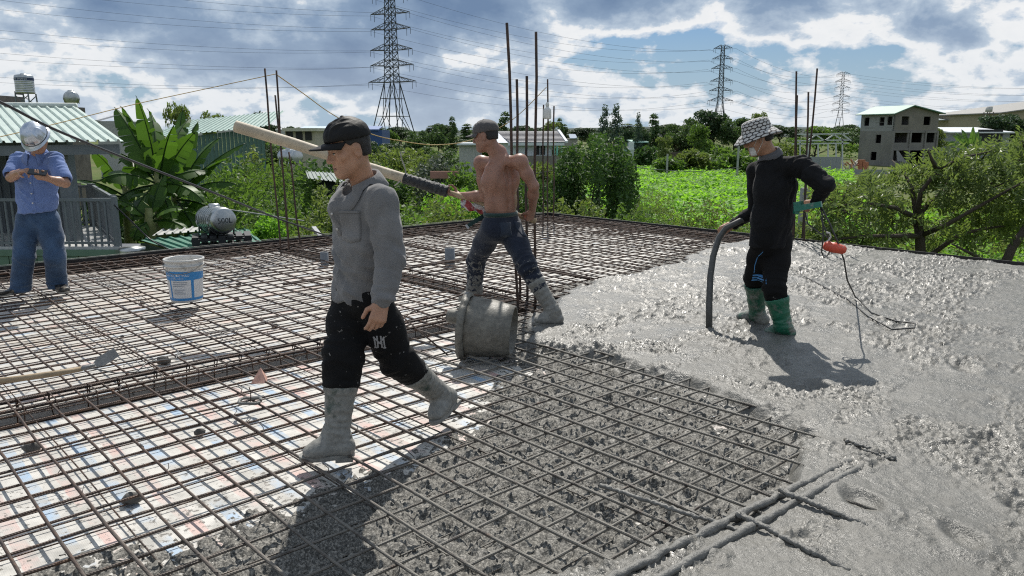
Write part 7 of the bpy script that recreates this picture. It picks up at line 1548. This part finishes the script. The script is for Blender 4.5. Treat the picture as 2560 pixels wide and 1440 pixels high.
for i in range(40):                        # scattered trees of the middle distance
    u = rt_.uniform(640, 1420); Y = rt_.uniform(85, 200); vt = 330 + 5.65 * 1969 / Y * rt_.uniform(.15, .45)
    w_ = rt_.uniform(50, 95) * 100 / Y + 20; key = rt_.choice([('round', 'far'), ('round', 'mid'), ('round', 'fardark'), ('round', 'olive')])
    put_tree(u, vt, Y, w_, key, {'far': 'dull green', 'mid': 'fresh green', 'fardark': 'dark green', 'olive': 'olive'}[key[1]] + ' low tree among the gardens between the hollow and the horizon', 'garden trees')
# far wooded rise
m = MB(); vs = []; n = 60
for i in range(n + 1):
    t = i / n; x = -900 + 2600 * t; h = 5.5 + 5 * math.exp(-((x - 330) / 260) ** 2) + 1.0 * math.sin(x * .011) + rt_.uniform(0, 1.2); vs += [V(x, 900, GZ), V(x, 930, GZ + h), V(x, 1100, GZ + h + 2)]
m.add(vs, [(i * 3 + j, i * 3 + 3 + j, i * 3 + 4 + j, i * 3 + 1 + j) for i in range(n) for j in range(2)], 0, True); tag(build(m, 'hills', simple('wooded_hill', (.035, .055, .045), .95, .5, .05, bump=1, bscale=.15, dist=4, coord='World')), kind='structure')

# banana plants
BAN = leaf_mat('banana_leaf', (.014, .036, .008), (.055, .105, .016), .34, .45); BST = simple('banana_stem', (.20, .22, .075), .6, .3, 8, bump=.3, coord='World'); DRYL = leaf_mat('banana_dry', (.10, .075, .04), (.22, .17, .10), .2, .8)
def banana_leaf(root, base, d, up, L, W_, seed, curl=.6, mat=BAN, split=.25, twist=0.0):
    r = random.Random(seed); n = 26; d = unit(d); up = unit(up - d * Vector(up).dot(d)); side = d.cross(up); pts = []; p = Vector(base); ang = 0
    for i in range(n + 1):
        t = i / n; pts.append(p.copy()); ang = curl * t * t; p = p + (d * math.cos(ang) - up * math.sin(ang)) * (L / n)
    m = MB(); pet = int(n * .16); m.tube(pts, [.022 * (1 - .85 * i / n) + .003 for i in range(n + 1)], 5); leaf = build(m, 'leaf', mat, root); vs = []; fs = []; tn = []
    for s in (-1, 1):
        i = pet
        while i < n:
            k = min(n - i, r.choice([1, 2, 3, 4, 6]) if r.random() < split * 2 else 4); drp = r.uniform(.05, .35) + (.5 * r.random() if r.random() < split else 0); gap = .0 if r.random() > split else .35; tt = r.random(); b0 = len(vs)
            for j in range(k + 1):
                q = i + j; t = (q - pet) / (n - pet); w = W_ * (math.sin(math.pi * min(1, t * 1.02 + .03) ** .75) ** .6 if t < .985 else .12); tg = (pts[min(q + 1, n)] - pts[max(q - 1, 0)]).normalized(); nn = side.cross(tg); fj = (1 - gap * .5 * (1 if j == k else 0)); sw = side * s * math.cos(drp + twist * s) + (-nn if nn.dot(up) > 0 else nn) * math.sin(drp + twist * s)
                vs += [pts[q], pts[q] + sw * (w * .55) + tg * .02, pts[q] + (sw * 1.0 - UP * .10 * drp) * (w * fj) + tg * (.05 - (.05 * gap if j == k else 0))]; tn += [tt * .7 + .15] * 3
            for j in range(k): a = b0 + j * 3; fs += [(a, a + 1, a + 4, a + 3), (a + 1, a + 2, a + 5, a + 4)]
            i += k
    np_mesh('blade', np.array([tuple(v) for v in vs]), np.array(fs), mat, leaf, True, attr={'tint': tn})
def banana(u, vb, Y, label, leaves, seed, stems=1):
    b = P(u, vb, Y); root = empty('banana_plant', V(b.x, Y, GZ), label, 'banana plant'); r = random.Random(seed); m = MB(); top = b
    m.tube([V(b.x - .15, Y, GZ), V(b.x - .05, Y, GZ + (b.z - GZ) * .5), b, b + UP * .3], [.17, .14, .10, .06], 12); build(m, 'stem', BST, root)
    for k, (du, dv, dY, W_, curl) in enumerate(leaves):
        tip = P(u + du, vb + dv, Y + dY); d = tip - b; banana_leaf(root, b + UP * .05, d, V(r.uniform(-.3, .3), r.uniform(-.6, .1), 1) if abs(d.normalized().z) < .8 else V(-d.x * 2, -1 if r.random() < .5 else 1, 0), d.length * 1.05, W_ * .85, seed * 20 + k, curl * 1.35 + .1, split=.70)
    return root
banana(397, 468, 15.5, 'tallest banana plant with an upright lit leaf beside the steel house', [(-95, -200, .2, .34, .25), (-55, -192, .7, .30, .3), (-10, -195, .9, .28, .35), (75, -130, .5, .26, .5), (-130, -60, -.8, .34, .9), (-150, 20, -.6, .34, 1.0), (60, -190, 1.2, .24, .3), (110, -60, .4, .24, .6), (-70, 40, -1.2, .32, .8), (30, 60, -.8, .30, .9), (-35, -212, .1, .26, .2), (25, -160, -.4, .26, .35), (-110, -120, .3, .30, .6), (95, -10, -.6, .26, .9)], 3)
banana(440, 505, 16.2, 'banana plant with tattered leaves fanning towards the green shed', [(30, -200, .4, .28, .3), (75, -170, .3, .26, .4), (140, -160, .2, .20, .35), (125, -80, -.3, .22, .6), (150, 10, -.6, .26, 1.1), (-30, -215, .8, .28, .3), (-60, -80, -.9, .30, .8), (40, 50, -1.1, .28, .9), (5, -230, .5, .24, .25), (100, -130, .0, .22, .45), (60, -60, -.9, .26, .8), (-20, -140, -.5, .28, .5)], 4)
banana(318, 500, 16.5, 'shaded banana plant under the steel roof corner', [(-140, -80, -.6, .34, .7), (-120, -20, -.9, .34, .9), (-60, -130, .2, .30, .5), (30, -100, .4, .30, .6), (-150, 30, -.4, .30, .9), (60, 20, -.9, .30, .9), (-80, 70, -.9, .30, .9)], 5)
banana(375, 560, 14.6, 'low banana sucker in front of the taller banana plants', [(-90, -90, -.1, .24, .9), (-50, 20, -.5, .22, 1.0), (60, -60, -.1, .24, .8), (20, -120, .2, .22, .4), (100, -10, -.2, .22, 1.0)], 6)
bush_at(200, 420, 470, 18, 'dark thicket behind the banana plants', 'dark', 6000, .20, 91, dep=2.5); bush_at(430, 560, 440, 19.5, 'dark shrub between the banana plants and the shrub tree', 'dark', 4500, .18, 92, dep=2.5)
# palm-like plantain by the low shed
pm = empty('plantain_palm', P(2420, 380, 90), 'spiky banana clump beyond the spreading tree', 'banana plant')
for k in range(9): a = math.pi * (k + .5) / 9; b = P(2425, 372, 90); banana_leaf(pm, b, V(math.cos(a), random.uniform(-.4, .4), math.sin(a) * 1.1 + .2), V(0, -1, .3), 2.6, .32, 300 + k, .7, leaf_mat('plantain_leaf', (.02, .05, .012), (.07, .12, .03), .4))
m = MB(); b = P(2425, 372, 90); m.tube([V(b.x, 90, GZ), b], [.25, .15], 8); build(m, 'stem', BST, pm)
